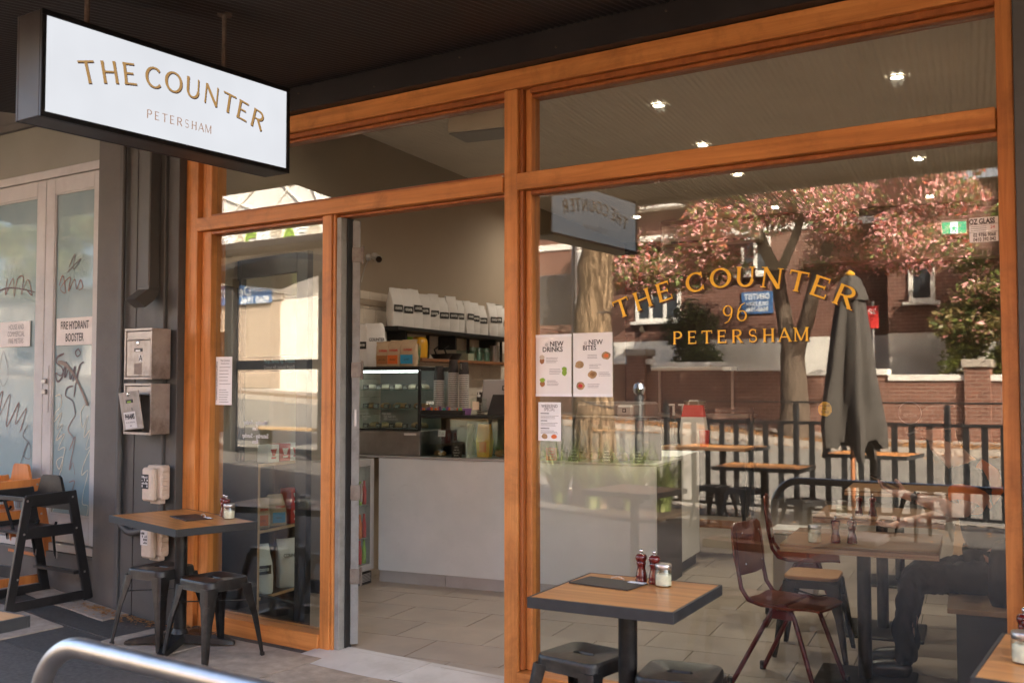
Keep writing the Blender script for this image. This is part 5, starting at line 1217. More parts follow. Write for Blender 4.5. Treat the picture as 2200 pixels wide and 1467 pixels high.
# ================================================================ seating area inside
GT = 'indoor tables along the banquette'
def itable(label, v):
    t = thing('indoor_table', label, 'table', I(-1.31, v+.34, 0), A10, GT)
    for k in range(3): MB().box(-.38, .38, -.34, .34, .712+k*.013, .7245+k*.013, b=.002).build('ply_layer', M['ply_edge' if k < 2 else 'table_wood_in'], t)
    MB().tube([(0, 0, .03), (0, 0, .711)], .036, 16).build('column', M['black_metal'], t, True)
    MB().box(-.25, .25, -.25, .25, .0, .02, b=.006).build('base_plate', M['black_metal'], t)
    return t
itable('plywood edged indoor table nearest the large window', .99); itable('plywood edged indoor table, second from the large window', 2.22); itable('plywood edged indoor table, farthest along the banquette', 3.98)
def tset(v, lab):
    mk_jar('sugar jar on the indoor table %s' % lab, I(-1.53, v+.12, .751), .045); mk_mill('left pepper mill on the indoor table %s' % lab, I(-1.43, v+.16, .751)); mk_mill('right pepper mill on the indoor table %s' % lab, I(-1.35, v+.17, .751))
tset(.99, 'nearest the window'); tset(2.22, 'second from the window')
bq = thing('banquette', 'dark banquette bench with a wooden seat along the right wall', 'bench', I(0, 0), A10)
MB().box(-.86, U1-.01, 1.06, 6.2, .0, .455, b=.003).build('front_panel', M['banquette'], bq); MB().box(-.90, U1-.008, 1.04, 6.22, .456, .482, b=.003).build('seat', M['bench_wood'], bq)
def redchair(label, u, v, rz):
    t = thing('red_chair', label, 'chair', I(u, v, 0), rz, 'red plywood chairs')      # faces +x
    # seat shell, curved
    rings = []
    for i in range(9):
        s_ = i/8; x = -.20+.40*s_; zc = .455-.018*sin(pi*s_)+(.0 if s_ < .85 else -(s_-.85)*.12); w_ = .175+.02*sin(pi*s_)-(.05 if i == 0 else 0)-(.02 if i in (1, 8) else 0)
        rings.append([(x, -w_, zc), (x, 0, zc-.008), (x, w_, zc), (x, w_, zc-.011), (x, 0, zc-.019), (x, -w_, zc-.011)])
    MB().loft(rings).build('seat', M['red_ply'], t, True, angle=50)
    rings = []
    for z, w_, x in ((.565, .13, -.215), (.59, .165, -.219), (.66, .180, -.228), (.76, .180, -.241), (.815, .165, -.247), (.835, .13, -.250)):
        rings.append([(x-.018, -w_, z), (x-.002, 0, z), (x-.018, w_, z), (x-.029, w_, z), (x-.013, 0, z), (x-.029, -w_, z)])
    bk = MB().loft(rings).build('backrest', M['red_ply'], t, True, angle=50)
    for y in (-.10, .10):
        for z in (.62, .78): MB().lathe([(.006, 0), (.004, .003)], 8).build('rivet', M['chrome'], bk, loc=(-.222-.13*(z-.62), y, z), rot=(0, pi/2, 0))
    for sy in (-1, 1):
        y = sy*.155
        MB().tube([(.05, y*.95, .425), (-.12, y*.95, .428), (-.185, y, .445), (-.225, y, .50), (-.248, y*.98, .62), (-.268, y*.9, .79)], .0115, 10).build('back_tube', M['red_tube'], t, True)
        y2 = sy*.16
        pts = [(-.27, y2*1.25, .0), (-.065, y2, .385)]+[(x, y2, z) for x, _, z in arc((0, 0, .375), .062, 165, 15, 8)]+[(.068, y2, .375), (.20, y2*1.25, .0)]
        lf_ = MB().tube(pts, .0125, 10).build('leg_frame', M['red_tube'], t, True)
        for x in (-.27, .20): MB().lathe([(.017, 0), (.017, .035), (.014, .045)], 10).build('rubber_foot', M['cup_dark'], lf_, loc=(x, y2*1.25, 0))
        MB().box(-.055, .055, y2-.006, y2+.006, .37, .415, b=.003).build('gusset', M['red_tube'], t)
    MB().tube([(0, -.16, .432), (0, .16, .432)], .010, 8).build('cross_tube', M['red_tube'], t, True)
    return t
redchair('red plywood chair at the indoor table nearest the large window', -1.64, 1.12, A10+radians(-14))
redchair('red plywood chair at the second indoor table', -1.78, 2.62, A10+radians(8))
ws = mk_stool('stool', 'black_metal', .465, 'black stool with a wooden seat behind the front red chair', True); ws['group'] = 'indoor stools'; ws.location = I(-1.64, 1.86, 0); ws.rotation_euler = (0, 0, A10)
GK = 'tables by the railing'
table('cafe_table', 'wooden topped table nearer the shop, reflected left of the parasol', (-3.85, -5.75, gz(-3.8, -5.7)), radians(-4), .92, .66, .76, GK)
table('cafe_table', 'wooden topped table under the parasol, reflected before the railing', (-3.02, -6.85, gz(-3, -6.8)), radians(3), .90, .66, .86, GK)
table('cafe_table', 'wooden topped table at the railing end, reflected beside the grasses', (-4.80, -6.95, gz(-4.8, -6.9)), radians(2), .95, .60, .88, GK)
for k, (x_, y_) in enumerate(((-4.62, -6.25), (-4.22, -6.15), (-3.32, -5.45), (-2.45, -6.55))):
    stool_at(('metal stool reflected before the table at the railing end', 'metal stool reflected between the two left tables', 'metal stool reflected at the right of the nearer table', 'metal stool reflected right of the parasol')[k], x_, y_, 8+k*13, None, st0, 'stools by the railing')
# condiment stand
sd = thing('condiment_stand', 'black framed stand with a wooden top deep in the shop', 'stand', I(-3.03, 5.05, 0), A10)
MB().box(-.40, .40, -.22, .22, .975, 1.005, b=.003).build('top', M['stool_wood'], sd)
for sx in (-1, 1):
    for sy in (-1, 1): MB().box(sx*.385-.014, sx*.385+.014, sy*.205-.014, sy*.205+.014, 0, .974 if sy < 0 else 1.36).build('leg', M['black_paint'], sd)
MB().box(-.37, .37, .193, .217, 1.32, 1.345).build('top_rail', M['black_paint'], sd); MB().box(-.37, .37, -.2, .2, .28, .30).build('shelf', M['shelf_wood'], sd)
ap = thing('red_bag', 'red and white bag standing on the condiment stand', 'bag', I(-3.14, 5.02, 1.006), A10)
MB().loft([[(x*.11, y*.06, 0) for x, y in ((-1, -1), (1, -1), (1, 1), (-1, 1))], [(x*.12, y*.07, .13) for x, y in ((-1, -1), (1, -1), (1, 1), (-1, 1))], [(x*.105, y*.05, .27) for x, y in ((-1, -1), (1, -1), (1, 1), (-1, 1))]]).build('lower_body', M['bag_white'], ap)
MB().loft([[(x*.106, y*.051, .2705) for x, y in ((-1, -1), (1, -1), (1, 1), (-1, 1))], [(x*.09, y*.02, .38) for x, y in ((-1, -1), (1, -1), (1, 1), (-1, 1))]]).build('upper_body', M['red'], ap); MB().tube([(-.05, 0, .38), (-.04, 0, .42), (.04, 0, .42), (.05, 0, .38)], .005, 6).build('handle', M['bag_white'], ap, True)
sc_ = tag(MB().lathe([(.04, 0), (.05, .15)], 14).build('straw_cup', M['red'], None, True), 'red patterned cup before the red bag on the stand', 'cup'); sc_.location = I(-3.02, 4.93, 1.006)
for k, u_ in enumerate((-3.34, -3.25)):
    b_ = thing('syrup_bottle', 'tall pump syrup bottle on the stand, %s one' % ('left', 'right')[k], 'bottle', I(u_, 5.05, 1.006), A10, 'syrup bottles'); MB().lathe([(.032, 0), (.034, .02), (.034, .20), (.014, .25), (.014, .28)], 14).build('body', M['glass_shelf'], b_, True); MB().lathe([(.012, .281), (.012, .37)], 10).build('pump', M['plastic_white'], b_); MB().box(-.045, .012, -.01, .01, .371, .388, b=.004).build('spout', M['plastic_white'], b_)
# kitchen at the back
kb = thing('kitchen_bench', 'steel kitchen bench with white overshelf at the back of the shop', 'kitchen bench', I(-3.95, 8.2, 0), A10)
MB().box(-.75, .75, -.30, .30, 1.18, 1.22, b=.003).build('bench_top', M['steel_dark'], kb); MB().box(-.72, .72, -.26, .28, .0, 1.179).build('cupboard', M['cup_dark'], kb); MB().box(-.48, .52, -.18, .18, 1.76, 1.80, b=.003).build('overshelf', M['plastic_white'], kb)
for x in (-.45, .48): MB().box(x-.015, x+.015, .10, .13, 1.221, 1.759).build('upright', M['steel'], kb)
for k in range(6): 
    o = tag(MB().lathe([(.10, 0), (.14, .022), (.13, .024), (.09, .004)], 18).build('plate', M['cream'], None, True), 'cream plate in the stack on the kitchen bench, %s from the bottom' % ORD[k], 'plate', 'plate stack'); o.location = I(-3.88, 8.05, 1.221+k*.026)
cm = thing('coffee_machine', 'steel coffee machine behind the counter end', 'coffee machine', I(-3.75, 4.6, .0), A10)
MB().box(-.35, .35, -.25, .25, .0, .98).build('bench', M['cup_dark'], cm); MB().box(-.33, .33, -.22, .22, 1.03, 1.42, b=.02).build('body', M['steel_dark'], cm); MB().box(-.30, .30, -.26, -.221, 1.30, 1.40, b=.01).build('panel', M['steel'], cm); MB().box(-.33, .33, -.30, .20, .985, 1.028).build('drip_tray', M['black_paint'], cm)
for x in (-.15, .15): MB().lathe([(.03, 1.22), (.034, 1.299)], 12, (x, -.24, 0)).build('group_head', M['chrome'], cm, True)
bh = thing('bulkhead', 'tan ceiling bulkhead across the rear of the shop', 'bulkhead', I(0, 8.4, 0), A10)
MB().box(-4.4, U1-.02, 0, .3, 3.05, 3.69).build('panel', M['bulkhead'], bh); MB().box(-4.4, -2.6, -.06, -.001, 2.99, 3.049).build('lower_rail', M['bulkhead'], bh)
ac = thing('wall_air_conditioner', 'long pale air conditioner on the rear bulkhead', 'air conditioner', I(-3.70, 8.18, 3.34), A10)
MB().box(-.62, .62, 0, .215, 0, .26, b=.02).build('body', M['plastic_dim'], ac); MB().box(-.50, .50, -.004, -.001, .02, .05).build('vent', M['cup_dark'], ac)
ex = thing('exit_sign', 'green lit running man exit sign on the rear bulkhead', 'exit sign', I(-.91, 8.34, 3.31), A10)
MB().box(-.135, .135, 0, .05, 0, .165, b=.003).build('case', M['plastic_white'], ex); MB().box(-.128, .128, -.003, -.0005, .006, .140).build('green_panel', M['exit_green'], ex)
MB().box(-.040, .040, -.006, -.0035, .006, .138).build('white_panel', M['exit_white'], ex)
mb = MB()
for pts in ([(0, .085, .026), (-.005, .050, .022)], [(-.003, .078, .010), (.026, .070, .010), (.030, .052, .009)], [(-.003, .082, .010), (-.024, .062, .010)], [(-.006, .052, .012), (.016, .038, .011), (.014, .012, .010)], [(-.007, .054, .012), (-.018, .030, .011), (-.034, .026, .010)]): stroke(mb, pts)
off = 0
mb.v = [(x, -.0070-.00005*i, z) for i, (x, _, z) in enumerate(mb.v)]; mb.build('running_figure', M['exit_green'], ex); MB().lathe([(.011, 0), (.011, .0004)], 12).build('figure_head', M['exit_green'], ex, loc=(.004, -.0072, .106), rot=(pi/2, 0, 0))
cw = thing('white_crate', 'pale plastic crate beyond the second indoor chair', 'crate', I(-2.00, 3.55, .0), A10); MB().box(-.15, .15, -.12, .12, 0, .46, b=.01).build('box', M['plastic_grey'], cw); MB().box(-.16, .16, -.13, .13, .461, .50, b=.008).build('lid', M['plastic_white'], cw)
# downlights; those above the window head are unseen, added to brighten the front
for k, (u_, v_) in enumerate(((-2.90, 3.05), (-2.90, 4.46), (-2.88, 5.86), (-2.86, 7.86), (-4.60, 5.90), (-4.58, 7.88), (-1.20, 3.03), (-1.18, 5.84), (-1.15, 7.86), (-1.20, 1.64), (-2.90, 1.64), (-4.60, 1.64))):
    if v_ > 7: v_ = 7.95
    d = thing('downlight', 'lit round ceiling downlight, %s' % ('first in the middle row', 'second in the middle row', 'third in the middle row', 'last in the middle row', 'nearer one above the counter', 'farther one above the counter', 'nearest the right wall front', 'middle one of the right row', 'last of the right row', 'added unseen above the window head at right', 'added unseen above the window head in the middle', 'added unseen above the window head by the doorway')[k], 'downlight', I(u_, v_, CZ-.006), A10, 'ceiling downlights')
    MB().lathe([(.058, 0), (.058, -.006), (.046, -.008), (.046, -.002)], 20, cap0=False, cap1=False).build('trim_ring', M['plastic_white'], d, True)
    MB().lathe([(.040, -.0035), (.040, -.003)], 20).build('lens', M['lamp'], d)
    L = bpy.data.lights.new('downlight_beam', 'SPOT'); L.energy = (1.3 if v_ > 7 else 2.5 if v_ < 2 and u_ < -4 else 5 if v_ < 2 else 10); L.spot_size = radians(160); L.spot_blend = 1; L.color = (1, .88, .72); L.shadow_soft_size = .045
    lo = bpy.data.objects.new('downlight_beam', L); C.objects.link(lo); lo.parent = d; lo.location = (0, 0, -.02)
# ================================================================ the street opposite (seen in the glass)
import numpy as np
rng = np.random.default_rng(5)
def leaves(name, mats, clusters, n, size, parent, wts=None, flat=.6, kind=None):
    """n small leaf quads spread through ellipsoid clusters (centre, radii)"""
    vol = np.array([c[1][0]*c[1][1]*c[1][2] for c in clusters])**.7; pr = vol/vol.sum()
    ci = rng.choice(len(clusters), n, p=pr); d = rng.normal(size=(n, 3)); d /= np.linalg.norm(d, axis=1)[:, None]
    r = rng.random(n)**.42
    cen = np.array([c[0] for c in clusters])[ci]+d*r[:, None]*np.array([c[1] for c in clusters])[ci]
    a = rng.normal(size=(n, 3)); a[:, 2] *= flat; a /= np.linalg.norm(a, axis=1)[:, None]; b = rng.normal(size=(n, 3)); b -= a*(a*b).sum(1)[:, None]; b /= np.linalg.norm(b, axis=1)[:, None]
    s = size*rng.uniform(.6, 1.3, n)[:, None]
    v = np.stack([cen-a*s, cen+b*s*.42-a*s*.1, cen+a*s, cen-b*s*.42-a*s*.1], 1).reshape(-1, 3)
    me = bpy.data.meshes.new(name); me.vertices.add(4*n); me.vertices.foreach_set('co', v.ravel())
    me.loops.add(4*n); me.loops.foreach_set('vertex_index', np.arange(4*n)); me.polygons.add(n); me.polygons.foreach_set('loop_start', np.arange(0, 4*n, 4)); me.polygons.foreach_set('loop_total', np.full(n, 4))
    for m in mats: me.materials.append(M[m])
    if len(mats) > 1:
        cw = np.array([rng.dirichlet(np.array(wts or [1]*len(mats))*1.6) for _ in clusters]); u = rng.random(n)[:, None]
        me.polygons.foreach_set('material_index', (u > np.cumsum(cw, 1)[ci][:, :-1]).sum(1).astype(np.int32))
    me.update(calc_edges=True); me.validate()
    o = bpy.data.objects.new(name, me); link(o, parent)
    if kind: o['kind'] = kind
    return o
def limb(mb, pts, r0, r1, seg=10, wob=.05):
    P_ = []
    for i in range(len(pts)-1):
        for k in range(4):
            t = k/4; P_.append(Vector(pts[i]).lerp(Vector(pts[i+1]), t)+Vector((random.uniform(-1, 1), random.uniform(-1, 1), 0))*wob*(1 if i+k else 0))
    P_.append(Vector(pts[-1])); n = len(P_)
    mb.tube(P_, [r0+(r1-r0)*i/(n-1) for i in range(n)], seg)
def tree(name, label, base, trunks, clusters, nleaf, lsize, mats, wts, bark='bark_dark', group=None, seg=14):
    t = thing(name, label, 'tree', base, 0, group)
    mb = MB()
    for pts, r0, r1 in trunks: limb(mb, pts, r0, r1, seg, .03)
    tr = mb.build('trunk', M[bark], t, True, angle=80)
    leaves('crown', mats, clusters, nleaf, lsize, t, wts); return t
random.seed(9)
# --- near kerb: railing, parasol, tree with fairy lights, grasses
fn = thing('railing', 'black batten railing along the kerb reflected in the large window', 'fence', (0, -7.5, -.03))
mb = MB().box(-5.82, 1.2, -.012, .012, 1.392, 1.412, b=.003); mb.build('top_rail', M['fence_black'], fn)
MB().box(-5.82, 1.2, -.018, .018, 1.135, 1.175, b=.003).build('upper_rail', M['fence_black'], fn); MB().box(-5.82, 1.2, -.018, .018, .115, .150, b=.003).build('lower_rail', M['fence_black'], fn)
x = -5.80; k = 0; b0 = None
while x < 1.2:
    if k % 9 == 0: MB().box(x-.03, x+.03, -.03, .03, 0, 1.384, b=.003).build('post', M['fence_black'], fn)
    else:
        if b0 is None: b0 = MB().box(-.034, .034, -.009, .009, .151, 1.134, b=.002).build('batten', M['fence_black'], fn, loc=(x, 0, 0))
        else: dup(b0, (x, 0, 0), parent=fn)
    x += .19; k += 1
pa = thing('parasol', 'closed charcoal parasol by the kerb reflected in the large window', 'parasol', (-3.0, -6.0, -.03))
MB().tube([(0, 0, .35), (0, 0, 2.75)], .024, 14).build('pole', M['parasol_pole'], pa, True); MB().tube([(0, 0, .06), (0, 0, .36)], .016, 12).build('steel_stem', M['steel'], pa, True)
MB().box(-.29, .29, -.25, .25, .0, .085, b=.02).build('base', M['base_grey'], pa)
rings = []; nn = 64
for z, r, am in ((2.72, .03, .0), (2.68, .07, .1), (2.58, .105, .12), (2.45, .13, .16), (2.1, .175, .20), (1.7, .215, .24), (1.42, .245, .27), (1.18, .262, .30), (1.0, .25, .36)):
    ring = []
    for j in range(nn):
        a = 2*pi*j/nn; f = 1+am*cos(6*a+.6*sin(z*3))*.9+am*.3*sin(11*a+z*2); zz = z-(.10*(cos(6*a+.4) > .1)*(1 if z < 1.1 else 0))+(.07*cos(3*a) if z < 1.1 else 0)
        ring.append((r*f*cos(a), r*f*sin(a), zz))
    rings.append(ring)
MB().loft(rings, False, False).build('canopy', M['canvas'], pa, True, angle=60)
rings = [[(r*(1+.12*cos(5*2*pi*j/40))*cos(2*pi*j/40), r*(1+.12*cos(5*2*pi*j/40))*sin(2*pi*j/40), z) for j in range(40)] for z, r in ((2.735, .035), (2.70, .085), (2.58, .135), (2.47, .165))]
MB().loft(rings, False, False).build('vent_cap', M['canvas'], pa, True, angle=60); MB().lathe([(.045, 2.73), (.05, 2.745), (.03, 2.77), (.008, 2.785)], 14).build('finial', M['yellow'], pa, True)
MB().tube([(.04, .02, .9), (.06, .03, .6), (.05, .02, .42), (.015, .01, .46)], .005, 6).build('cord', M['cream'], pa, True)
t1 = tree('street_tree', 'rough barked street tree wrapped with fairy light cable by the kerb', (-6.58, -7.0, gz(-6.6, -7)), [([(0, 0, -.05), (.02, 0, .6), (-.04, 0, 1.6), (.02, .02, 2.8), (.06, 0, 3.9)], .32, .20), ([(.06, 0, 3.7), (.9, -.4, 5.2), (1.6, -.6, 6.4)], .14, .05), ([(.06, 0, 3.7), (-.8, -.5, 5.4), (-1.6, -.9, 6.8)], .14, .05), ([(.06, 0, 3.8), (0, -.9, 5.6), (.2, -1.8, 7)], .12, .04)],
          [((random.uniform(-2, 2), random.uniform(-2.4, .8), random.uniform(5.2, 7.6)), (.9, .9, .7)) for _ in range(14)], 6000, .085, ('leaf_green', 'leaf_olive', 'leaf_red'), (5, 3, 1), 'bark', seg=48)
for v_ in t1.children[0].data.vertices:
    x_, y_, z_ = v_.co
    if z_ < 3.6:
        a_ = atan2(y_, x_); k_ = 1+.05*sin(9*a_+2*sin(z_*1.3))+.06*sin(17*a_+1.7*z_)+random.uniform(-.045, .03); v_.co.x *= k_; v_.co.y *= k_
for z, tl in ((.55, .1), (1.35, -.08), (1.95, .12), (2.45, .05), (2.9, -.08)):
    MB().tube([(.285*(1-.08*z)*cos(a)*1.03, .285*(1-.08*z)*sin(a)*1.03, z+tl*cos(a)) for a in [2*pi*j/24 for j in range(25)]], .010, 6).build('light_cable', M['cup_dark'], t1, True)
def grass_clump(label, x, y, n, h, sp):
    t = thing('ornamental_grass', label, 'grass plant', (x, y, gz(x, y)), 0, 'ornamental grasses at the tree foot'); mb = MB()
    for i in range(n):
        a = random.uniform(0, 2*pi); r = random.uniform(.0, .10); L = h*random.uniform(.7, 1.15); o = random.uniform(.35, 1.0)*sp; w_ = random.uniform(.006, .012); P_ = []
        for k in range(6):
            s_ = k/5; d = r+o*s_*s_; z = L*(s_-.42*s_*s_*s_*(o/sp)); P_.append((d*cos(a), d*sin(a), z, w_*(1-.85*s_)))
        vs = []
        for px, py, pz, w2 in P_: vs += [(px-w2*sin(a), py+w2*cos(a), pz), (px+w2*sin(a), py-w2*cos(a), pz)]
        mb.add(vs, [(2*k, 2*k+1, 2*k+3, 2*k+2) for k in range(5)])
    mb.build('blades', M['grass_blade'], t); MB().lathe([(.10, 0), (.07, .06), (.03, .09)], 10).build('crown_base', M['soil'], t, True)
for k, (x, y, lab) in enumerate(((-7.0, -6.55, 'left of the trunk'), (-6.45, -6.45, 'before the trunk'), (-5.95, -6.55, 'right of the trunk'), (-5.60, -6.70, 'farther right of the trunk')    )):
    grass_clump('arching ornamental grass at the tree foot, %s' % lab, x, y-.25, 240, .98, .72)
stru(MB().box(-7.6, -5.35, -7.35, -6.15, gz(-6, -7)-.05, gz(-6, -7)+.035, b=.01).build('planting_bed', M['soil']))
bo = thing('ball_bollard', 'dark post with a steel ball top beside the railing end', 'bollard', (-6.32, -7.75, gz(-6.3, -7.7))); MB().lathe([(.06, 0), (.06, 1.42), (.05, 1.44)], 14).build('post', M['fence_black'], bo, True); MB().lathe([(.02, 1.44), (.06, 1.47), (.085, 1.53), (.06, 1.595), (.01, 1.615)], 14).build('ball', M['chrome'], bo, True)
sp = thing('sign_pole', 'grey steel sign pole beside the bark tree', 'pole', (-7.12, -7.4, gz(-7.1, -7.4))); MB().tube([(0, 0, 0), (0, 0, 3.6)], .038, 12).build('pole', M['steel_dark'], sp, True); MB().box(-.85, -.05, -.012, .012, 2.35, 3.05, b=.004).build('panel', M['steel_dark'], sp)
# --- far side
t2 = tree('autumn_tree', 'forked autumn tree with pink and red leaves across the road', (-7.45, -17.4, gz(-7.5, -17.4)), [([(0, 0, -.1), (.0, 0, .7), (-.02, 0, 2.0)], .36, .25), ([(-.05, 0, 1.8), (-.35, 0, 3.6), (-1.2, -.2, 5.4), (-2.6, -.2, 6.8)], .19, .06), ([(.05, 0, 1.8), (.45, 0, 3.2), (1.0, .2, 4.6), (2.2, .3, 6.2)], .19, .06), ([(-.3, 0, 3.6), (.2, -.5, 5.2), (.4, -.8, 7)], .11, .04), ([(1.0, .2, 4.6), (2.4, -.3, 5.2), (3.8, 0, 5.6)], .09, .03), ([(-1.2, -.2, 5.2), (-2.6, .3, 5.4), (-3.8, .2, 5.6)], .09, .03)],
          [((random.uniform(-4.2, 3.7), random.uniform(-1.7, 1.7), random.uniform(3.6, 6.9)), (random.uniform(.5, 1.0), random.uniform(.5, .9), random.uniform(.3, .55))) for _ in range(96)], 76000, .066, ('leaf_pink', 'leaf_red', 'leaf_olive', 'leaf_green'), (4.4, 1.4, 3.2, 2.8), 'bark_dark')
def bush(name, label, x, y, cl, n, s_, mats, wts, cat='shrub'):
    t = thing(name, label, cat, (x, y, gz(x, y))); mb = MB()
    for k in range(5): limb(mb, [(random.uniform(-.1, .1), random.uniform(-.1, .1), 0), (random.uniform(-.4, .4), random.uniform(-.3, .3), 1.2)], .03, .01, 6, .02)
    mb.build('stems', M['bark_dark'], t, True); leaves('foliage', mats, cl, n, s_, t, wts)
bush('lime_shrub', 'bright lime green shrub behind the low brick wall', -4.1, -20.3, [((random.uniform(-.5, .8), random.uniform(-.3, .3), random.uniform(1.4, 3.0)), (.45, .4, .4)) for _ in range(12)], 6000, .07, ('leaf_lime', 'leaf_green', 'leaf_dark'), (4, 3, 1))
bush('dark_shrub', 'tall dark climbing shrub against the brick house', -11.4, -20.9, [((random.uniform(-.5, .5), random.uniform(-.3, .2), random.uniform(.6, 2.9)), (.45, .35, .45)) for _ in range(14)], 6000, .07, ('leaf_dark', 'leaf_green'), (4, 2))
tree('slim_tree', 'small olive leaved tree before the right hand brick building', (-3.4, -19.9, gz(-3.4, -19.9)), [([(0, 0, 0), (.1, 0, 2.2), (-.2, 0, 4.2)], .09, .03), ([(.05, 0, 2), (.7, 0, 3.8), (1.2, 0, 4.6)], .05, .02)], [((random.uniform(-1.3, 1.4), random.uniform(-.7, .7), random.uniform(2.4, 5.2)), (.55, .5, .4)) for _ in range(20)], 9000, .075, ('leaf_olive', 'leaf_green', 'leaf_pink'), (4, 5, 1))
def rect_wall(mb, x0, x1, y, z0, z1, th=.25): mb.box(x0, x1, y-th, y, z0, z1)
GH = gz(-10, -22)-.1
bh_ = thing('brick_house', 'red brick house with white rendered base across the road', 'house', (0, 0, 0))
W1 = MB(); rect_wall(W1, -17.2, -6.42, -22, 2.86, 6.6); W1.build('brick_wall', M['brick'], bh_); W2 = MB(); rect_wall(W2, -17.2, -6.42, -21.97, GH-.6, 2.855); W2.build('rendered_base', M['render'], bh_)
W1 = MB(); rect_wall(W1, -6.40, -3.9, -21.3, 2.86, 6.4); W1.build('brick_wing', M['brick'], bh_); W2 = MB(); rect_wall(W2, -6.40, -3.9, -21.27, GH-.6, 2.855); W2.build('rendered_wing_base', M['render'], bh_)
MB().box(-17.3, -6.3, -22.5, -21.55, 6.61, 6.75, b=.02).build('eaves', M['white_paint'], bh_); MB().loft([[(-17.4, -21.5, 6.755), (-6.2, -21.5, 6.755), (-6.2, -28, 6.755), (-17.4, -28, 6.755)], [(-15, -24.5, 9.2), (-8.6, -24.5, 9.2), (-8.6, -25, 9.2), (-15, -25, 9.2)]]).build('roof', M['roof_tile'], bh_)
MB().loft([[(-6.5, -21.0, 6.405), (-3.7, -21.0, 6.405), (-3.7, -25, 6.405), (-6.5, -25, 6.405)], [(-5.6, -22.5, 7.8), (-4.6, -22.5, 7.8), (-4.6, -23, 7.8), (-5.6, -23, 7.8)]]).build('wing_roof', M['slate'], bh_)
MB().box(-17.25, -6.40, -21.99, -21.96, 5.72, 5.90).build('string_course', M['white_paint'], bh_)
def window(x0, x1, z0, z1, y, n=3, hood=True):
    f = MB().box(x0, x1, y, y+.05, z1-.07, z1, b=.005).build('window', M['white_paint'], bh_)
    MB().box(x0, x1, y, y+.05, z0, z0+.09, b=.005).build('bottom_rail', M['white_paint'], f)
    for i in range(n+1):
        x = x0+(x1-x0-.10)*i/n; MB().box(x, x+.10, y, y+.055, z0+.091, z1-.071, b=.005).build('mullion', M['white_paint'], f)
    for i in range(n): MB().box(x0+(x1-x0-.10)*i/n+.101, x0+(x1-x0-.10)*(i+1)/n-.001, y+.012, y+.02, z0+.092, z1-.072).build('pane', M['dark_glass'], f)
    MB().box(x0-.12, x1+.12, y, y+.16, z0-.08, z0-.002, b=.005).build('sill', M['white_paint'], f)
    if hood:
        MB().add([(x0-.3, y, z1+.12), (x1+.2, y, z1+.12), (x1+.2, y+.55, z1+.02), (x0-.3, y+.55, z1+.02), (x0-.3, y, z1+.07), (x1+.2, y, z1+.07), (x1+.2, y+.55, z1-.03), (x0-.3, y+.55, z1-.03)], [(0, 1, 2, 3), (7, 6, 5, 4), (0, 4, 5, 1), (1, 5, 6, 2), (2, 6, 7, 3), (3, 7, 4, 0)]).build('hood', M['white_paint'], f)
        for x in (x0+.15, x1-.3): MB().box(x, x+.12, y, y+.12, z0-.30, z0-.082, b=.01).build('bracket', M['bark_dark'], f)
window(-13.66, -12.24, 3.42, 4.98, -21.998); window(-10.45, -9.6, 4.6, 5.6, -21.998, 2, False); window(-5.9, -5.3, 3.6, 4.9, -21.298, 1, False); window(-16.6, -15.8, 1.6, 2.7, -21.965, 1, False)
dn = thing('dentist_sign', 'small blue DENTIST plate on the brick house, mirrored in the window', 'sign', (-9.99, -21.96, 3.82)); MB().box(-.44, .44, -.03, .0, -.30, .30, b=.004).build('plate', M['sign_blue'], dn)
for s_, sz, z in (('DENTIST', .22, .16), ('DR.B.ZILKA', .15, -.03), ('9560-1946', .18, -.19)): text(s_, sz, M['white_vinyl'], dn, (0, .004, z), (pi/2, 0, pi), sx=.82, bold=.004)
for k, x in enumerate((-15.2, -13.45)):
    a_ = thing('outdoor_air_conditioner', 'white outdoor air conditioner high on the brick house, %s one' % ('left', 'right')[k], 'air conditioner', (x, -21.94, 5.12), 0, 'air conditioners on the brick house'); MB().box(-.40, .40, 0, .32, 0, .5, b=.02).build('case', M['white_paint'], a_); MB().lathe([(.19, .321), (.19, .34), (.16, .34)], 20).build('fan_guard', M['plastic_grey'], a_, loc=(-.1, 0, .25), rot=(-pi/2, 0, 0))
lb_ = thing('low_wall', 'low brick garden wall with white coping across the road', 'wall')
x = -20.0
while x < 3:
    z0 = gz(x, -19.6); MB().box(x, x+1.995, -19.85, -19.6, z0-.3, z0+1.32).build('brick_panel', M['brick_wall'], lb_); MB().box(x, x+1.995, -19.9, -19.55, z0+1.321, z0+1.46, b=.01).build('coping', M['white_paint'], lb_); x += 2
for x in (-12.4, -4.1, .5):
    z0 = gz(x, -19.6); p_ = MB().box(x-.26, x+.26, -19.98, -19.48, z0-.3, z0+1.62).build('pillar', M['brick_wall'], lb_); MB().box(x-.32, x+.32, -20.04, -19.42, z0+1.621, z0+1.80, b=.02).build('pillar_cap', M['kerb'], p_)
db = thing('dark_brick_building', 'tall dark brick building at the right of the street reflection', 'building'); MB().box(-3.55, 14, -24, -21.0, -.2, 8.6).build('wall', M['brick'], db); MB().box(-3.7, 14.1, -24.1, -20.85, 8.605, 8.8, b=.02).build('parapet', M['kerb'], db)
for x in (-1.5, 1.5, 4.5): 
    w_ = MB().box(x, x+1.2, -21.0, -20.95, 3.4, 5.2, b=.01).build('window', M['white_paint'], db); MB().box(x+.1, x+1.1, -20.949, -20.94, 3.5, 5.1).build('pane', M['dark_glass'], w_)
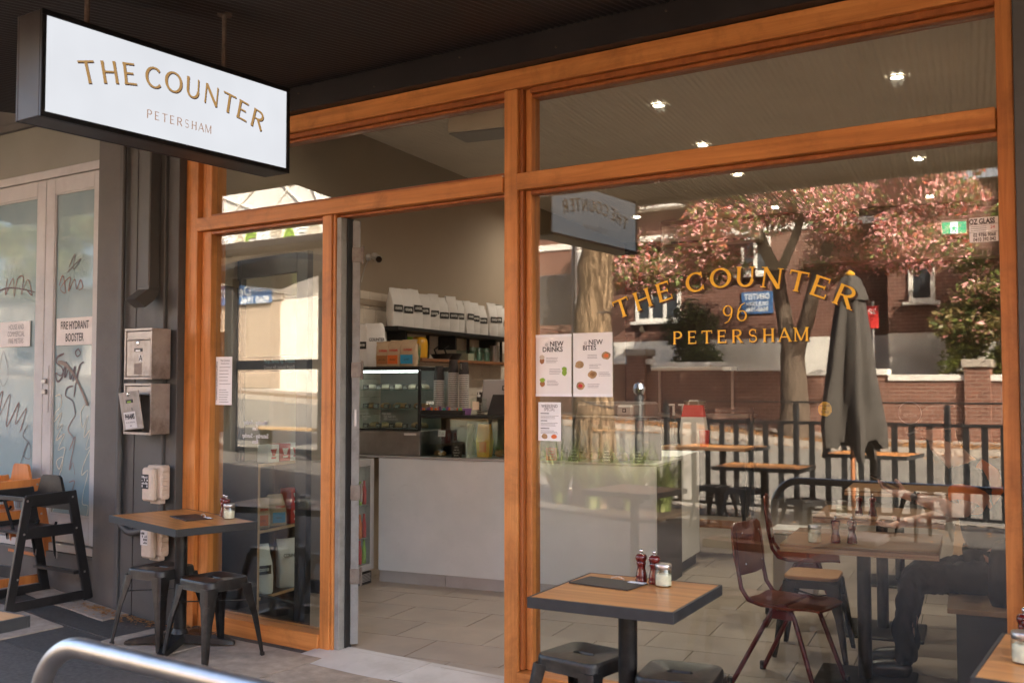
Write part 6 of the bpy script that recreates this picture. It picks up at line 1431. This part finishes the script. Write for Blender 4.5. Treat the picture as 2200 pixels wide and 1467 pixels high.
# dentist garage further up the street
gb_ = thing('garage_building', 'white garage building with roller shutter and graffitied parapet up the street', 'building'); ZG = gz(-27, -20)
MB().box(-33, -24.3, -24, -20, ZG-.4, 6.42).build('wall', M['render'], gb_); MB().box(-33, -21.4, -24, -20.02, 6.43, 9.1).build('parapet', M['render_grey'], gb_)
MB().box(-24.29, -21.4, -24, -20.3, ZG-.4, 6.42).build('brick_end', M['brick'], gb_)
MB().box(-33, -22.6, -20.0, -18.7, 6.18, 6.42, b=.02).build('street_awning', M['soffit'], gb_)
shu = MB()
for k in range(26): shu.box(-29.3, -26.25, -19.995, -19.97+.012*(k % 2), ZG+.05+k*.115, ZG+.05+k*.115+.109, b=.008)
shu.build('roller_shutter', M['shutter'], gb_); MB().box(-29.45, -26.1, -19.995, -19.90, ZG+3.06, ZG+3.3, b=.01).build('shutter_box', M['kerb'], gb_)
for a, b in (((-29.9, 7.0), (-26.9, 9.0)), ((-29.9, 8.6), (-26.0, 7.2)), ((-27.4, 7.1), (-25.2, 9.0)), ((-26.8, 9.0), (-24.6, 7.2)), ((-25.3, 9.05), (-24.2, 7.3)), ((-23.9, 7.2), (-22.4, 8.9))):
    MB().tube([(a[0], -19.98, a[1]), (b[0], -19.98, b[1])], .035, 6).build('wall_cable', M['white_paint'], gb_)
gm = [[(-.3, 0), (-.25, .6), (0, .75), (.2, .5), (.05, .3), (.3, .1), (.1, -.1), (-.2, -.05)], [(-.3, .6), (.25, .65), (-.1, .0), (.3, .05)], [(-.3, 0), (0, .7), (.3, 0), (.15, .3), (-.15, .3)], [(.25, .6), (-.2, .65), (-.3, .3), (-.1, .0), (.3, .1)]]
for k in range(9):
    P_ = [(-29.6+k*.62+px*.9, 6.50+pz*.62) for px, pz in gm[k % 4]]
    o = sgn('mural_letter', ('green', 'paper', 'cream')[k % 3], P_, .20, gb_, 0); o.location.y = -20.004+.024; o.rotation_euler = (0, 0, 0)
    o = sgn('mural_outline', 'ink', P_, .035, gb_, 0); o.location.y = -20.004+.030
text('COOL WINTER GAZE', .34, M['ink'], gb_, (-25.2, -20.012, 7.25), (pi/2, 0, pi), 'mural_lettering', sx=.8)
ds = thing('dentist_banner', 'long blue dentist banner above the roller shutter', 'sign', (-27.95, -19.85, 4.80)); MB().box(-1.35, 1.35, -.06, .0, -.36, .36, b=.01).build('board', M['sign_blue'], ds); text('Dentist', .55, M['white_vinyl'], ds, (-.45, .006, .10), (pi/2, 0, pi), bold=.006); text('Dr.B.ZILKA', .26, M['white_vinyl'], ds, (.85, .006, .15), (pi/2, 0, pi)); text('9560 1946', .34, M['white_vinyl'], ds, (.55, .006, -.24), (pi/2, 0, pi), bold=.004)
bs_ = thing('bus_stop', 'bus stop pole with blue sign panels across the road', 'bus stop', (-20.5, -17.0, gz(-20.5, -17))); MB().tube([(0, 0, 0), (0, 0, 3.3)], .045, 10).build('pole', M['steel'], bs_, True); MB().box(.05, .55, -.02, .02, 2.3, 3.2, b=.005).build('flag', M['blue'], bs_); MB().box(-.22, .22, .05, .09, 1.0, 2.0, b=.005).build('timetable', M['paper'], bs_); MB().box(-.22, .22, .091, .096, 1.9, 2.0).build('timetable_header', M['blue'], bs_)
rs_ = thing('parking_sign', 'red and white parking sign on a pole across the road', 'sign', (-5.62, -16.9, gz(-5.6, -16.9))); MB().tube([(0, 0, 0), (0, 0, 2.95)], .03, 10).build('pole', M['steel_dark'], rs_, True); MB().box(-.12, .12, .03, .045, 2.40, 2.86, b=.004).build('panel', M['red'], rs_); text('2P', .16, M['white_vinyl'], rs_, (0, .048, 2.74), (pi/2, 0, pi))
wh = thing('white_house', 'pale house left of the brick house across the road', 'house'); MB().box(-21.3, -17.4, -26, -21.6, gz(-19, -22)-.4, 5.6).build('wall', M['render'], wh); MB().loft([[(-21.5, -21.2, 5.605), (-17.35, -21.2, 5.605), (-17.35, -26.2, 5.605), (-21.5, -26.2, 5.605)], [(-20.3, -23.4, 7.4), (-18.4, -23.4, 7.4), (-18.4, -23.8, 7.4), (-20.3, -23.8, 7.4)]]).build('roof', M['roof_tile'], wh)
w_ = MB().box(-20.2, -18.9, -21.6, -21.54, 2.6, 4.2, b=.01).build('window', M['plastic_grey'], wh); MB().box(-20.1, -19.0, -21.539, -21.53, 2.7, 4.1).build('pane', M['dark_glass'], w_)
ub2 = thing('uphill_house', 'pale building farther up the street reflected in the frosted doors', 'building'); MB().box(-52, -34.5, -26, -20.4, 1.0, 5.4).build('wall', M['render'], ub2); MB().box(-52.2, -34.3, -26.2, -20.1, 5.405, 5.6, b=.02).build('parapet', M['kerb'], ub2)
for x in (-50, -46.5, -43, -39.5): 
    w_ = MB().box(x, x+1.6, -20.4, -20.33, 2.6, 4.3, b=.01).build('window', M['plastic_grey'], ub2); MB().box(x+.1, x+1.5, -20.329, -20.32, 2.7, 4.2).build('pane', M['dark_glass'], w_)
for k, (x, y, h_) in enumerate(((-36, -18.2, 7.5), (-44, -18.0, 8.5), (-15.5, -28.5, 10), (-4.5, -29, 10.5), (-22.5, -29, 11))):
    tree('green_tree', 'leafy green tree %s' % ('uphill beside the far kerb, nearer one', 'uphill beside the far kerb, farther one', 'behind the brick house roof', 'behind the slate wing roof', 'behind the garage building')[k], (x, y, gz(x, y)), [([(0, 0, 0), (.1, 0, h_*.35), (-.1, 0, h_*.7)], .28, .10), ([(0, 0, h_*.35), (1.2, 0, h_*.6)], .12, .04), ([(0, 0, h_*.35), (-1.3, .3, h_*.62)], .12, .04)],
         [((random.uniform(-2.6, 2.6), random.uniform(-2, 2), random.uniform(h_*.42, h_)), (1.0, 1.0, .7)) for _ in range(20)], 7000, .15, ('leaf_green', 'leaf_olive', 'leaf_lime'), (5, 3, 1), group='green trees of the street')
n = 3200; xs = rng.uniform(-16, 3, n); ys = np.where(rng.random(n) < .75, rng.uniform(-18.3, -16.3, n), rng.uniform(-19.4, -15.2, n)); mb = MB()
for x, y in zip(xs, ys):
    z = gz(x, y)+(.012 if y < -16.5 else -.12); a = rng.uniform(0, 6.28); s_ = rng.uniform(.03, .07); mb.add([(x+s_*cos(a), y+s_*sin(a), z), (x-s_*.6*sin(a), y+s_*.6*cos(a), z+.02), (x-s_*cos(a), y-s_*sin(a), z+.01), (x+s_*.6*sin(a), y-s_*.6*cos(a), z+.015)], [(0, 1, 2, 3)])
for i in range(500):
    x = random.uniform(-9, 1); y = random.uniform(-8.6, -6.2); z = gz(x, y)+(.012 if y > -8 else -.12); a = random.uniform(0, 6.28); s_ = random.uniform(.02, .04); mb.add([(x+s_*cos(a), y+s_*sin(a), z), (x-s_*.6*sin(a), y+s_*.6*cos(a), z+.012), (x-s_*cos(a), y-s_*sin(a), z+.006), (x+s_*.6*sin(a), y-s_*.6*cos(a), z+.01)], [(0, 1, 2, 3)])
o = mb.build('fallen_leaves', M['leaf_litter']); o['kind'] = 'stuff'

bz = thing('bus_shelter', 'dark framed bus shelter by the near kerb reflected in the narrow window', 'bus shelter', (-12.63, -7.35, gz(-13.2, -7.35)))
for x in (-1.38, .87): MB().box(x-.10, x+.10, -.08, .08, 0, 3.02, b=.01).build('post', M['fence_black'], bz)
MB().box(-1.279, .769, -.04, .04, 1.44, 1.60, b=.006).build('mid_rail', M['fence_black'], bz); MB().box(-1.279, .769, -.04, .04, .05, .13, b=.006).build('bottom_rail', M['fence_black'], bz)
rings = []
for k in range(11):
    t = -1+2*k/10; x = t*1.75; z = 3.34-.26*t*t; rings.append([(x, -1.5, z), (x, .35, z), (x, .35, z-.10), (x, -1.5, z-.10)])
MB().loft(rings).build('curved_roof', M['fence_black'], bz, True, angle=40)
MB().box(-.869, .769, -.45, -.10, .42, .47, b=.006).build('seat', M['pale_wood'], bz)
for x in (-.8, .7): MB().box(x-.03, x+.03, -.40, -.16, 0, .419).build('seat_leg', M['fence_black'], bz)
# ================================================================ seated person
SK = []
def skinmesh(name, V, E_, m, parent, sub=2):
    """V: {key: (x, y, z, radius)}; a continuous surface grown over the edges"""
    ks = list(V); me = bpy.data.meshes.new(name); me.from_pydata([V[k][:3] for k in ks], [(ks.index(a), ks.index(b)) for a, b in E_], [])
    o = bpy.data.objects.new(name, me); link(o, parent); md = o.modifiers.new('skin', 'SKIN'); md.use_smooth_shade = True
    for i, k in enumerate(ks):
        r = V[k][3]; me.skin_vertices[0].data[i].radius = (r if isinstance(r, tuple) else (r, r)); me.skin_vertices[0].data[i].use_root = (i == 0)
    s_ = o.modifiers.new('sub', 'SUBSURF'); s_.levels = sub+(1 if name in ('trousers', 'jacket') else 0); s_.render_levels = s_.levels
    me.materials.append(m); SK.append(o); return o
pe = thing('person', 'person in dark cap and black and orange top, seated inside holding a phone', 'person', I(-.63, 1.60, 0), A10+pi)
B = {'pel': (0, 0, .57, .13), 'sp': (.05, 0, .76, .125), 'ch': (.13, 0, 1.00, .145), 'nk0': (.19, 0, 1.13, .082), 'nk': (.245, 0, 1.20, .062), 'hd0': (.285, 0, 1.255, .068), 'hd1': (.305, 0, 1.33, (.082, .098)), 'hd2': (.30, 0, 1.40, (.074, .088)),
     'nose': (.405, 0, 1.315, .014), 'chin': (.355, 0, 1.248, .032)}
Eb = [('pel', 'sp'), ('sp', 'ch'), ('ch', 'nk0'), ('nk0', 'nk'), ('nk', 'hd0'), ('hd0', 'hd1'), ('hd1', 'hd2'), ('hd1', 'nose'), ('hd0', 'chin')]
for s_, n_ in ((1, 'a'), (-1, 'b')):
    sh_, elb, wr = ((.15, .185, 1.07), (.185, .275, .915), (.46, .215, .985)) if s_ > 0 else ((.15, -.185, 1.07), (.20, -.26, .86), (.48, -.14, .80))
    pm = tuple(wr[i]+(wr[i]-elb[i])*.20 for i in range(3)); fw = Vector(pm)-Vector(wr); fw.normalize()
    B['sh'+n_] = sh_+(.070,); B['el'+n_] = elb+(.046,); B['fa'+n_] = tuple(elb[i]+(wr[i]-elb[i])*.4 for i in range(3))+(.044,); B['wr'+n_] = wr+(.027,); B['pm'+n_] = pm+((.032, .022),)
    Eb += [('ch', 'sh'+n_), ('sh'+n_, 'el'+n_), ('el'+n_, 'fa'+n_), ('fa'+n_, 'wr'+n_), ('wr'+n_, 'pm'+n_)]
    sd_ = Vector((0, 0, 1)).cross(fw).normalized(); up_ = fw.cross(sd_).normalized()
    for k in range(4):
        o_ = (k-1.5)*.019; L_ = (.075, .085, .080, .062)[k]; b0_ = Vector(pm)+fw*.035+sd_*o_; b1_ = b0_+fw*L_*.55+up_*.012; b2_ = b0_+fw*L_*.85+up_*.040
        for q, (p_, r_) in enumerate(((b0_, .0105), (b1_, .0095), (b2_, .0085))): B['f%d%d%s' % (k, q, n_)] = tuple(p_)+(r_,)
        Eb += [('pm'+n_, 'f%d0%s' % (k, n_)), ('f%d0%s' % (k, n_), 'f%d1%s' % (k, n_)), ('f%d1%s' % (k, n_), 'f%d2%s' % (k, n_))]
    tb0 = Vector(wr)+fw*.03+sd_*.030*s_*-1+up_*.01; tb1 = tb0+fw*.035+up_*.030-sd_*.012*s_; tb2 = tb1+fw*.030+up_*.018
    for q, (p_, r_) in enumerate(((tb0, .0135), (tb1, .0115), (tb2, .0095))): B['t%d%s' % (q, n_)] = tuple(p_)+(r_,)
    Eb += [('wr'+n_, 't0'+n_), ('t0'+n_, 't1'+n_), ('t1'+n_, 't2'+n_)]
    y = s_*.10; B['hp'+n_] = (.03, y, .56, .085); B['kn'+n_] = (.45, y*1.3, .535, .058); B['an'+n_] = (.49, y*1.4, .10, .038); B['tt'+n_] = (.60, y*1.5, .045, .03)
    Eb += [('pel', 'hp'+n_), ('hp'+n_, 'kn'+n_), ('kn'+n_, 'an'+n_), ('an'+n_, 'tt'+n_)]
body = skinmesh('body', B, Eb, M['skin'], pe)
def g_(k, a): v = B[k]; r = v[3]; return v[:3]+((r+a) if not isinstance(r, tuple) else tuple(q+a for q in r),)
T = {k: g_(k, .024) for k in ('ch', 'sp', 'pel', 'nk0')}; T['nk0'] = g_('nk0', .012); Et = [('ch', 'sp'), ('sp', 'pel'), ('ch', 'nk0')]
for n_ in 'ab':
    T['sh'+n_] = g_('sh'+n_, .020); a_, b_ = B['sh'+n_], B['el'+n_]; T['sl'+n_] = tuple(a_[i]+(b_[i]-a_[i])*.75 for i in range(3))+(.072,); Et += [('ch', 'sh'+n_), ('sh'+n_, 'sl'+n_)]
skinmesh('jacket', T, Et, M['cloth_black'], pe)
Tr = {'pel': (0, 0, .575, .155)}; Er = []
for n_ in 'ab':
    Tr['hp'+n_] = g_('hp'+n_, .020); Tr['kn'+n_] = g_('kn'+n_, .016); k_, a_ = B['kn'+n_], B['an'+n_]; Tr['cf'+n_] = (a_[0], a_[1], .30, .064); Tr['an'+n_] = (a_[0], a_[1], .075, .060); Er += [('pel', 'hp'+n_), ('hp'+n_, 'kn'+n_), ('kn'+n_, 'cf'+n_), ('cf'+n_, 'an'+n_)]
skinmesh('trousers', Tr, Er, M['cloth_navy'], pe)
for n_ in 'ab':
    a_ = B['an'+n_]; skinmesh('shoe', {'h': (a_[0]-.045, a_[1], .058, .058), 'm': (a_[0]+.05, a_[1], .062, (.058, .054)), 't': (a_[0]+.15, a_[1]*1.05, .046, (.046, .054)), 'e': (a_[0]+.205, a_[1]*1.08, .036, .036)}, [('h', 'm'), ('m', 't'), ('t', 'e')], M['leather'], pe)
# orange sleeve and side panels of the jacket
for n_ in 'a':
    a_, b_ = B['sha'], B['ela']; p0 = [a_[i]+(b_[i]-a_[i])*.40 for i in range(3)]; p1 = [a_[i]+(b_[i]-a_[i])*.82 for i in range(3)]
    MB().tube([tuple(p0), tuple(p1)], [.102, .083], 16, cap=False).build('sleeve_band', M['cloth_orange'], pe, True)
poly = [(.02, 1.13), (.10, 1.185), (.16, 1.10), (.15, .99), (.06, .93), (.0, 1.02)]
MB().loft([[(x, .162, z) for x, z in poly], [(x*.9+.01, .172, z) for x, z in poly]]).build('shoulder_panel', M['cloth_orange'], pe)
# cap, ear, eyes, brows, mouth
rings = []
for z, r in ((1.335, .104), (1.365, .108), (1.40, .106), (1.435, .094), (1.455, .070), (1.465, .02)):
    rings.append([(.298+r*1.06*cos(a)-.02*(z-1.33), r*.90*sin(a), z-.10*(r*cos(a))) for a in [2*pi*j/24 for j in range(24)]])
cp = MB().loft(rings, False, True).build('cap', M['cap'], pe, True, angle=60)
rings = []
for k in range(5):
    s_ = k/4; x = .385+.085*s_; w_ = .085*(1-.35*s_*s_); rings.append([(x, -w_, 1.325-.035*s_), (x, 0, 1.335-.035*s_), (x, w_, 1.325-.035*s_), (x, w_, 1.321-.035*s_), (x, 0, 1.331-.035*s_), (x, -w_, 1.321-.035*s_)])
MB().loft(rings).build('cap_peak', M['cap'], cp, True, angle=50)
for sy in (-1, 1):
    skinmesh('ear', {'a': (.290, sy*.088, 1.335, (.012, .018)), 'b': (.285, sy*.096, 1.305, (.010, .016)), 'c': (.292, sy*.090, 1.278, (.008, .010))}, [('a', 'b'), ('b', 'c')], M['skin'], pe)
    MB().lathe([(.0, -.010), (.008, -.006), (.010, 0), (.008, .006), (.0, .010)], 10, cap0=False, cap1=False).build('eye', M['screen'], pe, True, loc=(.382, sy*.032, 1.322))
    MB().tube([(.388, sy*.015, 1.338), (.388, sy*.035, 1.343), (.372, sy*.052, 1.336)], .005, 6).build('eyebrow', M['cap'], pe, True)
    MB().loft([[(.245+.0, sy*.090, 1.33), (.29, sy*.096, 1.33), (.275, sy*.090, 1.27), (.24, sy*.080, 1.26)], [(.245, sy*.080, 1.33), (.29, sy*.086, 1.33), (.275, sy*.080, 1.27), (.24, sy*.070, 1.26)]]).build('hair', M['cap'], pe, True)
MB().tube([(.392, -.022, 1.272), (.398, 0, 1.274), (.392, .022, 1.272)], .005, 6).build('mouth', M['spray_red'], pe, True)
w0, w1 = Vector(B['wra'][:3]), Vector(B['ela'][:3]); dv = (w1-w0).normalized()
wt = thing('wristwatch', 'dark wristwatch on the wrist of the seated person', 'watch', (0, 0, 0)); mw = Matrix.Translation(I(-.63, 1.60, 0)) @ Matrix.Rotation(A10+pi, 4, 'Z')
c0 = mw @ (w0+dv*.030); c1 = mw @ (w0+dv*.052)
MB().tube([tuple(c0), tuple(c1)], .0335, 18, cap=False).build('strap', M['cap'], wt, True); MB().lathe([(.018, 0), (.018, .008), (.015, .010)], 18).build('dial', M['steel_dark'], wt, True, loc=tuple((c0+c1)/2+Vector((0, -.033, .010))), rot=(pi/2+.3, 0, 0))
ph = thing('phone', 'black phone held in the hand of the seated person', 'phone', mw @ Vector((.575, .185, 1.052)), A10+pi); MB().box(-.078, .078, -.037, .037, -.004, .004, b=.003).build('case', M['screen'], ph, rot=(radians(10), radians(-22), 0)); MB().box(-.072, .072, -.033, .033, .0043, .005).build('display', M['dark_glass'], ph, rot=(radians(10), radians(-22), 0))
bpk = thing('backpack', 'black backpack on the banquette beside the seated person', 'bag', I(-.60, 1.22, .483), A10); MB().loft([[(x*a, y*b, z) for x, y in rrect(2, 2, .5, 3)] for z, a, b in ((0, .10, .07), (.04, .115, .085), (.22, .11, .08), (.30, .085, .06), (.32, .05, .035))]).build('body', M['cloth_black'], bpk, True, angle=50)
MB().tube([(-.03, 0, .32), (-.02, 0, .35), (.02, 0, .35), (.03, 0, .32)], .006, 6).build('handle', M['cloth_black'], bpk, True)
def flush_skins():
    bpy.context.view_layer.update(); dg = bpy.context.evaluated_depsgraph_get()
    for o in SK:
        me = bpy.data.meshes.new_from_object(o.evaluated_get(dg)); o.modifiers.clear(); o.data = me
        me.polygons.foreach_set('use_smooth', [True]*len(me.polygons))
        if o.name.startswith(('trousers', 'jacket')):     # cloth folds
            for v_ in me.vertices:
                x_, y_, z_ = v_.co; k_ = .007*sin(38*z_+9*sin(17*x_+11*y_))+.006*sin(31*x_-23*y_+27*z_); v_.co += Vector(v_.normal)*k_
flush_skins()
flush_texts()
